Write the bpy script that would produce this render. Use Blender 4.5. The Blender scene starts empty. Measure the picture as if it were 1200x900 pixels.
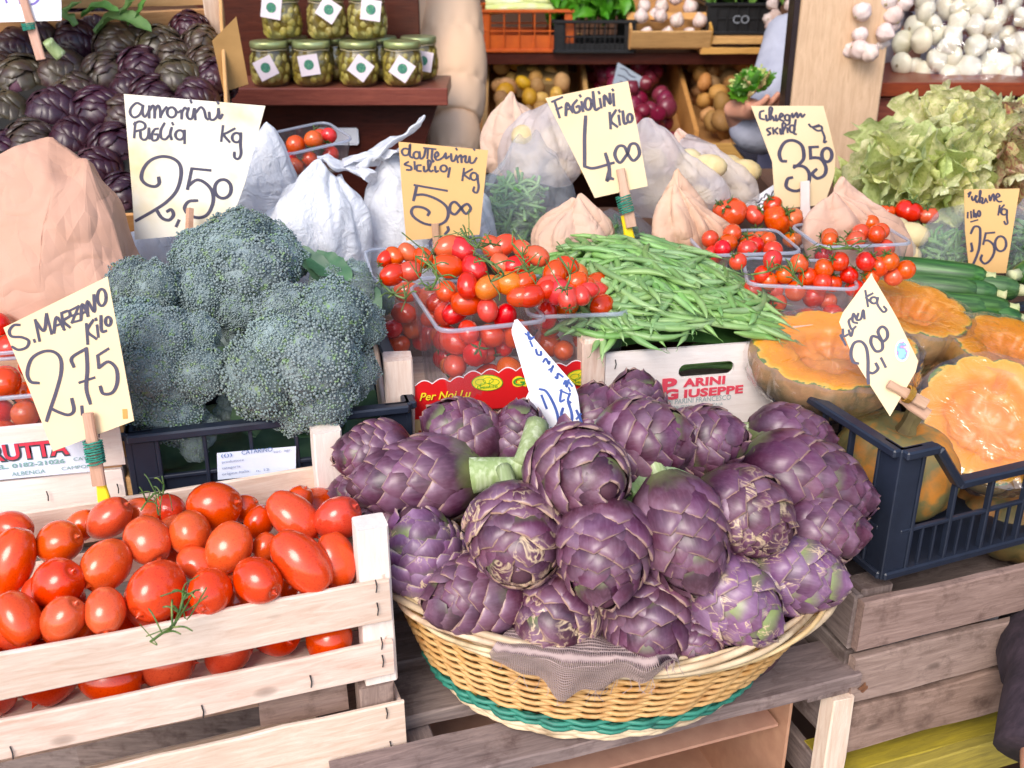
import bpy, math, random
import numpy as np
from mathutils import Vector, Matrix, Euler, Quaternion
R = math.radians
S = bpy.context.scene
COL = S.collection
rng = random.Random(7)
nr = np.random.RandomState(11)

# ------------------------------------------------------------------ camera
PITCH = R(24); FPX = 1250.0; CAMZ = 1.55
cd = bpy.data.cameras.new('camera'); cam = bpy.data.objects.new('camera', cd); COL.objects.link(cam)
cam.location = (0, 0, CAMZ); cam.rotation_euler = (R(90) - PITCH, 0, 0)
cd.sensor_width = 36; cd.lens = 36 * FPX / 1200; cd.clip_start = 0.05; cd.clip_end = 500
cd.dof.use_dof = True; cd.dof.focus_distance = 1.2; cd.dof.aperture_fstop = 9.0
S.camera = cam
# ------------------------------------------------------------------ daylight
EL, AZ = R(42), R(203)      # sun behind the photographer, a little to the left (azimuth of the sun, from +Y clockwise)
w = bpy.data.worlds.new('World'); S.world = w; w.use_nodes = True
nt = w.node_tree; bg = nt.nodes['Background']
sky = nt.nodes.new('ShaderNodeTexSky'); sky.sky_type = 'NISHITA'; sky.sun_disc = False
sky.sun_elevation = EL; sky.sun_rotation = AZ; sky.air_density = 1.0; sky.dust_density = 2.0
nt.links.new(sky.outputs[0], bg.inputs[0]); bg.inputs[1].default_value = 0.15
sd = bpy.data.lights.new('sun', 'SUN'); sun = bpy.data.objects.new('sun', sd); COL.objects.link(sun)
sd.energy = 1.15; sd.angle = R(30); sd.color = (1, 0.94, 0.87)
sv = Vector((math.sin(AZ) * math.cos(EL), math.cos(AZ) * math.cos(EL), math.sin(EL)))
sun.rotation_euler = sv.to_track_quat('Z', 'Y').to_euler()
S.view_settings.view_transform = 'Standard'; S.view_settings.look = 'None'
S.view_settings.exposure = 0.98; S.view_settings.gamma = 1
S.cycles.max_bounces = 8; S.cycles.transparent_max_bounces = 16; S.cycles.transmission_bounces = 4
S.cycles.diffuse_bounces = 4; S.cycles.glossy_bounces = 3
S.cycles.use_denoising = True

# ------------------------------------------------------------------ picking points in space
CP, SP = math.cos(PITCH), math.sin(PITCH)
def ray(u, v):
    a, b = (u - 600) / FPX, (450 - v) / FPX
    return Vector((a, CP + b * SP, -SP + b * CP))
def at(u, v, t): return Vector((0, 0, CAMZ)) + ray(u, v) * t
def atz(u, v, z):
    r = ray(u, v); return Vector((0, 0, CAMZ)) + r * ((z - CAMZ) / r.z)
def aty(u, v, y):
    r = ray(u, v); return Vector((0, 0, CAMZ)) + r * (y / r.y)
def pdepth(p): return p.y * CP - (p.z - CAMZ) * SP
def proj(p):
    t = pdepth(p); return (600 + FPX * p.x / t, 450 - FPX * (p.y * SP + (p.z - CAMZ) * CP) / t)

# ------------------------------------------------------------------ objects
def tag(o, label=None, cat=None, group=None, kind=None):
    for k, x in (('label', label), ('category', cat), ('group', group), ('kind', kind)):
        if x: o[k] = x
    return o
def empty(name, loc=(0, 0, 0), label=None, cat=None, group=None, rz=0, M=None):
    o = bpy.data.objects.new(name, None); COL.objects.link(o); o.empty_display_size = .02
    if M is not None: o.matrix_world = M
    else:
        o.location = loc; o.rotation_euler = (0, 0, rz)
    return tag(o, label, cat, group)
def place(name, me, parent=None, M=None):
    o = bpy.data.objects.new(name, me); COL.objects.link(o)
    if parent is not None: o.parent = parent
    if M is not None: o.matrix_basis = M
    return o
def mesh(name, V, F, mat=None, smooth=False, uv=None):
    me = bpy.data.meshes.new(name)
    me.from_pydata([tuple(map(float, v)) for v in V], [], [tuple(int(i) for i in f) for f in F])
    for m in (mat if isinstance(mat, (list, tuple)) else [mat]):
        if m: me.materials.append(m)
    if smooth: me.shade_smooth()
    if uv is not None:
        l = me.uv_layers.new(name='UVMap'); li = np.empty(len(me.loops), dtype=np.int32)
        me.loops.foreach_get('vertex_index', li)
        l.data.foreach_set('uv', np.asarray(uv, dtype=np.float32)[li].ravel())
    me.update(); return me
def obj(name, V, F, mat, parent=None, smooth=False, M=None, uv=None):
    return place(name, mesh(name, V, F, mat, smooth, uv), parent, M)
class MB:
    """collects shapes for ONE mesh"""
    def __init__(s): s.V = []; s.F = []
    def add(s, V, F, M=None):
        n = len(s.V)
        if M is not None: V = [M @ Vector(v) for v in V]
        s.V += [tuple(v) for v in V]; s.F += [tuple(i + n for i in f) for f in F]; return s
    def mesh(s, name, mat, smooth=False): return mesh(name, s.V, s.F, mat, smooth)
    def build(s, name, mat, parent=None, smooth=False, M=None): return place(name, s.mesh(name, mat, smooth), parent, M)
def T(x, y=None, z=None): return Matrix.Translation(Vector(x) if y is None else Vector((x, y, z)))
def RZ(a): return Matrix.Rotation(a, 4, 'Z')
def RX(a): return Matrix.Rotation(a, 4, 'X')
def RY(a): return Matrix.Rotation(a, 4, 'Y')
def SC(x, y=None, z=None):
    y = x if y is None else y; z = x if z is None else z
    return Matrix.Diagonal((x, y, z, 1))
def frame(o, x, zhint=(0, 0, 1)):
    """matrix with origin o, X along x, Z near zhint"""
    x = Vector(x).normalized(); z = Vector(zhint); y = z.cross(x).normalized(); z = x.cross(y)
    return Matrix(((x.x, y.x, z.x, o[0]), (x.y, y.y, z.y, o[1]), (x.z, y.z, z.z, o[2]), (0, 0, 0, 1)))
def zframe(o, z, roll=0):
    q = Vector(z).to_track_quat('Z', 'Y'); return T(o) @ q.to_matrix().to_4x4() @ RZ(roll)

# ------------------------------------------------------------------ shapes
def box(sx, sy, sz, b=0.0, o=(0, 0, 0)):
    """box centred on o, edges chamfered by b"""
    x, y, z = sx / 2, sy / 2, sz / 2
    if b <= 0:
        V = [(i * x + o[0], j * y + o[1], k * z + o[2]) for k in (-1, 1) for j in (-1, 1) for i in (-1, 1)]
        return V, [(0, 2, 3, 1), (4, 5, 7, 6), (0, 1, 5, 4), (2, 6, 7, 3), (0, 4, 6, 2), (1, 3, 7, 5)]
    V = []; idx = {}
    for k in (-1, 1):
        for j in (-1, 1):
            for i in (-1, 1):
                for a in range(3):
                    d = [b, b, b]; d[a] = 0
                    idx[(i, j, k, a)] = len(V)
                    V.append((i * (x - d[0]) + o[0], j * (y - d[1]) + o[1], k * (z - d[2]) + o[2]))
    F = []
    for a in range(3):
        p, q = [c for c in range(3) if c != a]
        for s in (-1, 1):
            cyc = [(-1, -1), (1, -1), (1, 1), (-1, 1)]; f = []
            for cp, cq in cyc:
                key = [0, 0, 0]; key[a] = s; key[p] = cp; key[q] = cq
                f.append(idx[(key[0], key[1], key[2], a)])
            F.append(tuple(f))
    for a in range(3):          # edges parallel to a
        p, q = [c for c in range(3) if c != a]
        for cp in (-1, 1):
            for cq in (-1, 1):
                def kk(s, ax):
                    key = [0, 0, 0]; key[a] = s; key[p] = cp; key[q] = cq; return idx[(key[0], key[1], key[2], ax)]
                F.append((kk(-1, p), kk(1, p), kk(1, q), kk(-1, q)))
    for k in (-1, 1):
        for j in (-1, 1):
            for i in (-1, 1): F.append(tuple(idx[(i, j, k, a)] for a in range(3)))
    return V, F
def fixn(me):
    import bmesh
    bm = bmesh.new(); bm.from_mesh(me); bmesh.ops.recalc_face_normals(bm, faces=bm.faces[:]); bm.to_mesh(me); bm.free(); return me
def grid(fn, nu, nv, wrap=False):
    """fn(a,b) a,b in 0..1"""
    V = []; F = []
    for j in range(nv + 1):
        for i in range(nu if wrap else nu + 1): V.append(fn(i / nu, j / nv))
    m = nu if wrap else nu + 1
    for j in range(nv):
        for i in range(nu):
            a = j * m + i; b = j * m + (i + 1) % m
            F.append((a, b, b + m, a + m))
    return V, F
def lathe(prof, n=24, cap=True):
    V = []; F = []
    for r, z in prof:
        for i in range(n):
            a = 2 * math.pi * i / n; V.append((r * math.cos(a), r * math.sin(a), z))
    for j in range(len(prof) - 1):
        for i in range(n): F.append((j * n + i, j * n + (i + 1) % n, (j + 1) * n + (i + 1) % n, (j + 1) * n + i))
    if cap:
        F.append(tuple(range(n - 1, -1, -1))); F.append(tuple(range((len(prof) - 1) * n, len(prof) * n)))
    return V, F
def smoothpath(P, k=4, closed=False):
    P = [Vector(p) for p in P]; n = len(P)
    if n < 3 and not closed: return [P[0].lerp(P[-1], i / k) for i in range(k + 1)]
    out = []
    for i in range(n if closed else n - 1):
        p0 = P[(i - 1) % n] if closed or i > 0 else P[0] * 2 - P[1]
        p1 = P[i]; p2 = P[(i + 1) % n]
        p3 = P[(i + 2) % n] if closed or i + 2 < n else p2 * 2 - p1
        for s in range(k):
            t = s / k
            out.append(0.5 * ((2 * p1) + (p2 - p0) * t + (2 * p0 - 5 * p1 + 4 * p2 - p3) * t * t + (3 * p1 - p0 - 3 * p2 + p3) * t ** 3))
    if not closed: out.append(P[-1])
    return out
def tube(P, r, n=6, closed=False, cap=True, flat=1.0):
    """sweep a circle along P; r number or list"""
    P = [Vector(p) for p in P]; m = len(P); V = []; F = []
    rs = r if isinstance(r, (list, tuple)) else [r] * m
    up = Vector((0.13, 0.21, 1)).normalized(); prev = None
    for i in range(m):
        a = P[(i - 1) % m] if closed or i > 0 else P[0]; b = P[(i + 1) % m] if closed or i < m - 1 else P[-1]
        d = (b - a)
        d = d.normalized() if d.length > 1e-9 else Vector((0, 0, 1))
        if prev is None:
            x = d.cross(up)
            if x.length < 1e-3: x = d.cross(Vector((1, 0, 0)))
        else: x = prev - d * prev.dot(d)
        x.normalize(); prev = x; y = d.cross(x)
        for k in range(n):
            c = 2 * math.pi * k / n; V.append(P[i] + x * (rs[i] * math.cos(c)) + y * (rs[i] * flat * math.sin(c)))
    for i in range(m if closed else m - 1):
        for k in range(n):
            a = i * n + k; b = i * n + (k + 1) % n; j = ((i + 1) % m) * n
            F.append((a, b, j + (k + 1) % n, j + k))
    if cap and not closed:
        F.append(tuple(range(n - 1, -1, -1))); F.append(tuple(range((m - 1) * n, m * n)))
    return V, F
def uvs(nu=20, nv=12):
    """unit sphere"""
    V = [(0, 0, -1)]; F = []
    for j in range(1, nv):
        p = -math.pi / 2 + math.pi * j / nv
        for i in range(nu):
            a = 2 * math.pi * i / nu; V.append((math.cos(p) * math.cos(a), math.cos(p) * math.sin(a), math.sin(p)))
    V.append((0, 0, 1)); L = len(V) - 1
    for i in range(nu): F.append((0, 1 + (i + 1) % nu, 1 + i))
    for j in range(nv - 2):
        for i in range(nu):
            a = 1 + j * nu + i; b = 1 + j * nu + (i + 1) % nu; F.append((a, b, b + nu, a + nu))
    for i in range(nu): F.append((L, L - nu + i, L - nu + (i + 1) % nu))
    return V, F
_g = (1 + 5 ** .5) / 2
ICOV = [Vector(v).normalized() for v in [(-1, _g, 0), (1, _g, 0), (-1, -_g, 0), (1, -_g, 0), (0, -1, _g), (0, 1, _g), (0, -1, -_g), (0, 1, -_g), (_g, 0, -1), (_g, 0, 1), (-_g, 0, -1), (-_g, 0, 1)]]
ICOF = [(0, 11, 5), (0, 5, 1), (0, 1, 7), (0, 7, 10), (0, 10, 11), (1, 5, 9), (5, 11, 4), (11, 10, 2), (10, 7, 6), (7, 1, 8), (3, 9, 4), (3, 4, 2), (3, 2, 6), (3, 6, 8), (3, 8, 9), (4, 9, 5), (2, 4, 11), (6, 2, 10), (8, 6, 7), (9, 8, 1)]
# numpy value noise -------------------------------------------------------
def _h(i, j, k, s):
    n = (i * 374761393 + j * 668265263 + k * 2147483647 + s * 974634777).astype(np.int64)
    n = (n ^ (n >> 13)) * 1274126177; n = n ^ (n >> 16)
    return (n & 0xffff) / 65535.0
def vn(P, f=1.0, seed=0):
    P = np.asarray(P, dtype=float) * f + 100.0; I = np.floor(P).astype(np.int64); D = P - I; D = D * D * (3 - 2 * D)
    r = 0
    for dx in (0, 1):
        for dy in (0, 1):
            for dz in (0, 1):
                wgt = (D[:, 0] if dx else 1 - D[:, 0]) * (D[:, 1] if dy else 1 - D[:, 1]) * (D[:, 2] if dz else 1 - D[:, 2])
                r = r + wgt * _h(I[:, 0] + dx, I[:, 1] + dy, I[:, 2] + dz, seed)
    return r * 2 - 1
def fbm(P, f=1.0, seed=0, o=3):
    return sum(vn(P, f * 2 ** i, seed + i) * .5 ** i for i in range(o))
def crumple(P, f=1.0, seed=0, n=7):
    """sum of folded plane waves: straight sharp creases like crushed paper"""
    rs = np.random.RandomState(seed); P = np.asarray(P, dtype=float); r = np.zeros(len(P))
    Wp = P + .25 / f * np.stack([vn(P, f * .7, seed + 50 + i) for i in range(3)], 1)
    for i in range(n):
        d = rs.normal(size=3); d /= np.linalg.norm(d); ff = f * rs.uniform(.6, 2.2)
        x = Wp @ d * ff + rs.uniform(0, 1); r += np.abs((x % 1) - .5) * 2 / ff * f * rs.uniform(.5, 1)
    return (r - r.mean()) / (r.std() + 1e-9)

# ------------------------------------------------------------------ materials
def c(h):
    h = h.lstrip('#'); v = [int(h[i:i + 2], 16) / 255 for i in (0, 2, 4)]
    return tuple((x / 12.92 if x <= .04045 else ((x + .055) / 1.055) ** 2.4) for x in v)
class NT:
    def __init__(s, name):
        s.m = bpy.data.materials.new(name); s.m.use_nodes = True; s.t = s.m.node_tree; s.n = s.t.nodes
        s.b = s.n['Principled BSDF']; s.out = s.n['Material Output']
    def new(s, ty, **k):
        n = s.n.new('ShaderNode' + ty)
        for a, v in k.items(): setattr(n, a, v)
        return n
    def l(s, a, b): s.t.links.new(a, b)
    def coords(s, scale=(1, 1, 1), kind='Object', rnd=True):
        tc = s.new('TexCoord'); mp = s.new('Mapping'); mp.inputs['Scale'].default_value = scale
        if rnd:
            oi = s.new('ObjectInfo'); ad = s.new('VectorMath', operation='ADD'); mu = s.new('VectorMath', operation='SCALE')
            cx = s.new('CombineXYZ'); s.l(oi.outputs['Random'], cx.inputs[0]); s.l(oi.outputs['Random'], cx.inputs[1]); s.l(oi.outputs['Random'], cx.inputs[2])
            s.l(cx.outputs[0], mu.inputs[0]); mu.inputs['Scale'].default_value = 37.0
            s.l(tc.outputs[kind], mp.inputs[0]); s.l(mp.outputs[0], ad.inputs[0]); s.l(mu.outputs[0], ad.inputs[1]); return ad.outputs[0]
        s.l(tc.outputs[kind], mp.inputs[0]); return mp.outputs[0]
    def noise(s, vec, scale, detail=3, rough=.55, dist=0):
        n = s.new('TexNoise'); n.inputs['Scale'].default_value = scale; n.inputs['Detail'].default_value = detail
        n.inputs['Roughness'].default_value = rough; n.inputs['Distortion'].default_value = dist
        if vec is not None: s.l(vec, n.inputs['Vector'])
        return n.outputs['Fac']
    def ramp(s, fac, stops, interp='LINEAR'):
        r = s.new('ValToRGB'); e = r.color_ramp.elements; r.color_ramp.interpolation = interp
        while len(e) < len(stops): e.new(.5)
        for x, (p, col) in zip(e, stops):
            x.position = p; x.color = tuple(col) + (1,) if len(col) == 3 else col
        s.l(fac, r.inputs[0]); return r.outputs[0]
    def mix(s, fac, a, b, blend='MIX'):
        m = s.new('Mix', data_type='RGBA', blend_type=blend)
        if isinstance(fac, (int, float)): m.inputs[0].default_value = fac
        else: s.l(fac, m.inputs[0])
        for k, x in ((6, a), (7, b)):
            if isinstance(x, tuple): m.inputs[k].default_value = x + (1,) if len(x) == 3 else x
            else: s.l(x, m.inputs[k])
        return m.outputs[2]
    def vary(s, col, hue=.02, sat=.1, val=.15):
        oi = s.new('ObjectInfo'); h = s.new('HueSaturation')
        def mr(mul, off, srcnode=oi):
            wn = s.new('TexWhiteNoise', noise_dimensions='1D'); ad = s.new('Math', operation='ADD'); ad.inputs[1].default_value = off
            s.l(oi.outputs['Random'], ad.inputs[0]); s.l(ad.outputs[0], wn.inputs['W'])
            m = s.new('MapRange'); m.inputs[3].default_value = mul[0]; m.inputs[4].default_value = mul[1]
            s.l(wn.outputs['Value'], m.inputs[0]); return m.outputs[0]
        hh = hue if isinstance(hue, tuple) else (-hue, hue); s.l(mr((.5 + hh[0], .5 + hh[1]), .1), h.inputs['Hue']); s.l(mr((1 - sat, 1 + sat), .2), h.inputs['Saturation'])
        s.l(mr((1 - val, 1 + val), .3), h.inputs['Value']); s.l(col, h.inputs['Color']); return h.outputs[0]
    def base(s, col):
        if isinstance(col, tuple): s.b.inputs['Base Color'].default_value = col + (1,)
        else: s.l(col, s.b.inputs['Base Color'])
    def set(s, **k):
        for a, v in k.items(): s.b.inputs[a.replace('_', ' ')].default_value = v
        return s
    def bump(s, h, strength=.3, dist=.002, prev=None):
        b = s.new('Bump'); b.inputs['Strength'].default_value = strength; b.inputs['Distance'].default_value = dist
        s.l(h, b.inputs['Height'])
        if prev is not None: s.l(prev, b.inputs['Normal'])
        s.l(b.outputs[0], s.b.inputs['Normal']); return b.outputs[0]
def simple(name, stops, scale=20, rough=.5, bump=.2, bdist=.001, bscale=None, spec=.5, var=(.01, .08, .1), detail=4, stretch=(1, 1, 1), **k):
    m = NT(name); v = m.coords(stretch); n = m.noise(v, scale, detail)
    st = [(.3 + .4 * i / max(1, len(stops) - 1), x) for i, x in enumerate(stops)]
    m.base(m.vary(m.ramp(n, st), *var) if var else m.ramp(n, st))
    m.b.inputs['Roughness'].default_value = rough; m.b.inputs['Specular IOR Level'].default_value = spec
    if bump: m.bump(m.noise(v, bscale or scale * 2, detail), bump, bdist)
    m.set(**k); return m.m
def wood(name, light, dark, rough=.75, grain=1.0, var=(.008, .1, .07), stain=None, knots=True):
    m = NT(name); v = m.coords((1, 9, 9))
    g = m.noise(v, 16 * grain, 8, .72, .8); col = m.ramp(g, [(.3, dark), (.5, tuple((a + b) / 2 for a, b in zip(light, dark))), (.7, light)])
    v2 = m.coords((1, 1, 1)); g2 = m.noise(v2, 9, 3); col = m.mix(m.ramp(g2, [(.45, (0, 0, 0)), (.75, (.35, .35, .35))]), col, tuple(x * .72 for x in dark))
    if knots:
        vo = m.new('TexVoronoi'); vo.inputs['Scale'].default_value = 7; m.l(m.coords((1, 2.0, 2.0)), vo.inputs['Vector'])
        kn = m.ramp(vo.outputs['Distance'], [(.0, (.7, .7, .7)), (.06, (.45, .45, .45)), (.1, (0, 0, 0))])
        col = m.mix(kn, col, tuple(x * .35 for x in dark))
    if stain:
        s3 = m.noise(v2, 22, 5, .7); col = m.mix(m.ramp(s3, [(.52, (0, 0, 0)), (.7, (.8, .8, .8))]), col, stain)
    m.base(m.vary(col, *var)); m.b.inputs['Roughness'].default_value = rough; m.b.inputs['Specular IOR Level'].default_value = .3
    m.bump(g, .5, .0014); return m.m
def clear(name, tint=(.95, .97, 1), rough=.08, milk=.06, wr=0, wscale=30, ior=1.45, boost=1.0, milkcol=(.8, .85, .95)):
    """thin clear plastic: transparent, gloss by facing, a little milkiness"""
    m = NT(name); m.n.remove(m.b)
    tr = m.new('BsdfTransparent'); tr.inputs[0].default_value = tint + (1,)
    gl = m.new('BsdfGlossy'); gl.inputs['Roughness'].default_value = rough; gl.inputs['Color'].default_value = (1, 1, 1, 1)
    fr = m.new('LayerWeight'); fr.inputs[0].default_value = .5
    if wr:
        v = m.coords((1, 1, 1)); h = m.noise(v, wscale, 3, .6, 1.5); b = m.new('Bump'); b.inputs['Strength'].default_value = wr; b.inputs['Distance'].default_value = .003
        m.l(h, b.inputs['Height']); m.l(b.outputs[0], gl.inputs['Normal']); m.l(b.outputs[0], fr.inputs['Normal'])
    pw = m.new('Math', operation='POWER'); pw.inputs[1].default_value = 3.5; m.l(fr.outputs['Facing'], pw.inputs[0])
    mu = m.new('Math', operation='MULTIPLY_ADD'); mu.inputs[1].default_value = .75 * min(1.2, boost); mu.inputs[2].default_value = .05 * boost; mu.use_clamp = True; m.l(pw.outputs[0], mu.inputs[0])
    mx = m.new('MixShader'); m.l(mu.outputs[0], mx.inputs[0]); m.l(tr.outputs[0], mx.inputs[1]); m.l(gl.outputs[0], mx.inputs[2])
    df = m.new('BsdfDiffuse'); df.inputs[0].default_value = milkcol + (1,); tl = m.new('BsdfTranslucent'); tl.inputs[0].default_value = milkcol + (1,)
    ms = m.new('MixShader'); ms.inputs[0].default_value = .5; m.l(df.outputs[0], ms.inputs[1]); m.l(tl.outputs[0], ms.inputs[2])
    m2 = m.new('MixShader'); m2.inputs[0].default_value = milk; m.l(mx.outputs[0], m2.inputs[1]); m.l(ms.outputs[0], m2.inputs[2])
    m.l(m2.outputs[0], m.out.inputs[0]); return m.m
def papermat(name, cols, dist=.0035, sc=9):
    m = NT(name); v = m.coords(); n = m.noise(v, 6, 4); col = m.vary(m.ramp(n, [(.3, cols[0]), (.5, cols[1]), (.7, cols[2])]), .01, .08, .06); m.base(col); m.set(Roughness=.72)
    def ridge(scale, seed):
        a = m.noise(v, scale, 1, .4, .8); s_ = m.new('Math', operation='SUBTRACT'); s_.inputs[1].default_value = .5; m.l(a, s_.inputs[0]); b = m.new('Math', operation='ABSOLUTE'); m.l(s_.outputs[0], b.inputs[0]); return b.outputs[0]
    r1, r2 = ridge(sc, 0), ridge(sc * 2.7, 1); ad = m.new('Math', operation='MULTIPLY_ADD'); m.l(r2, ad.inputs[0]); ad.inputs[1].default_value = .45; m.l(r1, ad.inputs[2])
    m.bump(ad.outputs[0], 1.0, dist * 6); return m.m
def leafmat(name, stops, scale=15, rough=.45, bump=.4, var=(.015, .15, .2), trans=.25, bscale=40, bdist=.001):
    m = NT(name); v = m.coords(); n = m.noise(v, scale, 4); st = [(.3 + .4 * i / max(1, len(stops) - 1), x) for i, x in enumerate(stops)]
    col = m.vary(m.ramp(n, st), *var); m.base(col); m.set(Roughness=rough); m.bump(m.noise(v, bscale, 3), bump, bdist)
    tl = m.new('BsdfTranslucent'); m.l(col, tl.inputs[0]); mx = m.new('MixShader'); mx.inputs[0].default_value = trans
    m.l(m.b.outputs[0], mx.inputs[1]); m.l(tl.outputs[0], mx.inputs[2]); m.l(mx.outputs[0], m.out.inputs[0]); return m.m

W_NEW = wood('fresh_poplar', c('#f1dfd0'), c('#d4b29c'))
W_PALE = wood('pale_plywood', c('#f2e6dc'), c('#e3d0c4'), knots=False)
W_OLD = wood('weathered_plank', c('#9c8b85'), c('#685a57'), stain=c('#54433f'), rough=.85)
W_OLD2 = wood('aged_crate_plank', c('#ac9286'), c('#7e665c'), stain=c('#5f4a42'), rough=.85)
W_DARK = wood('dark_varnished_wood', c('#5b2c20'), c('#3a1812'), rough=.4, knots=False)
W_RED = wood('reddish_shelf_wood', c('#8c4a30'), c('#6b3222'), rough=.35, knots=False)
W_WHITE = wood('whitish_plywood', c('#f7eee9'), c('#e9dcd5'), knots=False)
W_ORANGE = wood('orange_plywood', c('#dcae7c'), c('#c08c58'))
W_POST = wood('light_post_wood', c('#d9b391'), c('#b98d6c'), rough=.6)
W_YEL = wood('yellow_painted_plank', c('#b8a440'), c('#857838'), rough=.6, knots=False)
CARD = simple('cardboard', [c('#a87a62'), c('#b88b70')], 40, .9, .15)
CARD2 = simple('cardboard_flap', [c('#a98052'), c('#8d683f')], 12, .9, .3)
BLACKP = simple('dark_crate_plastic', [c('#1c2230'), c('#252c3c')], 30, .42, .12, spec=.5, var=None)
BLACKP2 = simple('black_crate_plastic', [c('#121214'), c('#1d1d20')], 30, .45, .12, var=None)
ORP = simple('orange_crate_plastic', [c('#c0521c'), c('#d8661f')], 30, .35, .1, var=None)
IRON = simple('staple_metal', [c('#3a3a40'), c('#55555c')], 60, .45, .1, Metallic=.8)
STR_G = simple('green_string', [c('#2f8a72'), c('#1f6b58')], 200, .8, .5)
PEG_Y = simple('yellow_plastic', [c('#e8c916'), c('#f2d92c')], 20, .4, .05)
STAKE = wood('stake_wood', c('#d0a68e'), c('#b08468'), knots=False)
INK = simple('marker_ink', [c('#3c3a4e'), c('#4a4558')], 90, .6, 0, var=None)
INKB = simple('blue_marker_ink', [c('#3a4f93'), c('#4a66ad')], 90, .6, 0, var=None)
VINE = simple('vine_green', [c('#5c7a35'), c('#3f5c28'), c('#87954f')], 60, .6, .4)
PIT = simple('shadowy_filling', [c('#14120f'), c('#1d1a15')], 20, .9, .2)  # near-black colour that stands in for shade in the gaps
# ================================================================== SETTING
ANG = R(19)          # the front stalls stand turned by this much
DX = Vector((math.cos(ANG), math.sin(ANG), 0)); DY = Vector((-math.sin(ANG), math.cos(ANG), 0))
mg = NT('stone_paving'); v = mg.coords((1, 1, 1), rnd=False); br = mg.new('TexBrick'); mg.l(v, br.inputs[0])
br.inputs['Scale'].default_value = 2.2; br.inputs['Color1'].default_value = c('#9a948c') + (1,); br.inputs['Color2'].default_value = c('#87817a') + (1,)
br.inputs['Mortar'].default_value = c('#5c5650') + (1,); br.inputs['Mortar Size'].default_value = .012
mg.base(br.outputs[0]); mg.set(Roughness=.8); mg.bump(mg.noise(v, 30, 4), .3, .004)
o = obj('ground', [(-60, -60, 0), (60, -60, 0), (60, 60, 0), (-60, 60, 0)], [(0, 1, 2, 3)], mg.m); tag(o, kind='structure')
fl = simple('shop_floor_tile', [c('#4b3e36'), c('#5c4c40')], 3, .6, .1, var=None)
o = obj('floor', [(-2.6, 2.0, .05), (2.6, 2.0, .05), (2.6, 4.6, .05), (-2.6, 4.6, .05), (-2.6, 2.0, 0), (2.6, 2.0, 0)], [(0, 1, 2, 3), (4, 5, 1, 0)], fl); tag(o, kind='structure')
WALLM = simple('dark_shop_wall', [c('#55392a'), c('#684834')], 4, .85, .2, var=None)
def slab(name, a, b, mat, parent=None):
    V, F = box(b[0] - a[0], b[1] - a[1], b[2] - a[2], .004, [(p + q) / 2 for p, q in zip(a, b)]); o = obj(name, V, F, mat, parent); fixn(o.data); return o
for nm, a, b in (('wall_back', (-2.7, 4.6, 0), (2.7, 4.75, 3.1)), ('wall_left', (-2.7, 1.9, 0), (-2.6, 4.595, 3.1)), ('wall_right', (2.6, 1.9, 0), (2.7, 4.595, 3.1)), ('ceiling', (-2.75, 3.3, 3.105), (2.75, 4.8, 3.2))):
    tag(slab(nm, a, b, WALLM), kind='structure')

def nice_plank(L, W, Th, mat, seed=0, rough=.0008):
    """plank along X, top rounded edges, slightly uneven; origin at its centre"""
    rs = np.random.RandomState(seed); n = max(4, int(L / .04)); V = []; F = []
    b = min(.0018, Th * .25)
    sec = [(-W/2+b, -Th/2), (W/2-b, -Th/2), (W/2, -Th/2+b), (W/2, Th/2-b), (W/2-b, Th/2), (-W/2+b, Th/2), (-W/2, Th/2-b), (-W/2, -Th/2+b)]
    jw = np.cumsum(rs.normal(0, rough, n + 1)); jt = np.cumsum(rs.normal(0, rough * .5, n + 1)); jw -= jw.mean(); jt -= jt.mean()
    for i in range(n + 1):
        x = -L / 2 + L * i / n
        for (y, z) in sec: V.append((x + (rs.uniform(-.0008, .0008) if i in (0, n) else 0), y + jw[i] * (1 if y > 0 else -.7), z + jt[i]))
    for i in range(n):
        for k in range(8): F.append((i * 8 + k, i * 8 + (k + 1) % 8, (i + 1) * 8 + (k + 1) % 8, (i + 1) * 8 + k))
    F.append(tuple(range(7, -1, -1))); F.append(tuple(range(n * 8, n * 8 + 8)))
    me = mesh('plank', V, F, mat); fixn(me); return me
_pk = [0]
ORDN = ["first", "second", "third", "fourth", "fifth", "sixth", "seventh", "eighth", "ninth", "tenth", "eleventh", "twelfth"]
def plank(name, parent, p, q, W, Th, mat, up=(0, 0, 1), rough=.0008):
    """from p to q (parent space); W measured along 'up x axis', Th along up"""
    p, q = Vector(p), Vector(q); _pk[0] += 1
    return place(name, nice_plank((q - p).length, W, Th, mat, _pk[0], rough), parent, frame((p + q) / 2, q - p, up))
def staple(parent, p, L=.02, M=None, d=(0, 0, 1)):
    d = Vector(d); V, F = tube([Vector(p), Vector(p) + d * L * .5 + Vector((.001, -.001, 0)), Vector(p) + d * L], .0007, 4)
    return obj('staple', V, F, IRON, parent)

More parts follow.
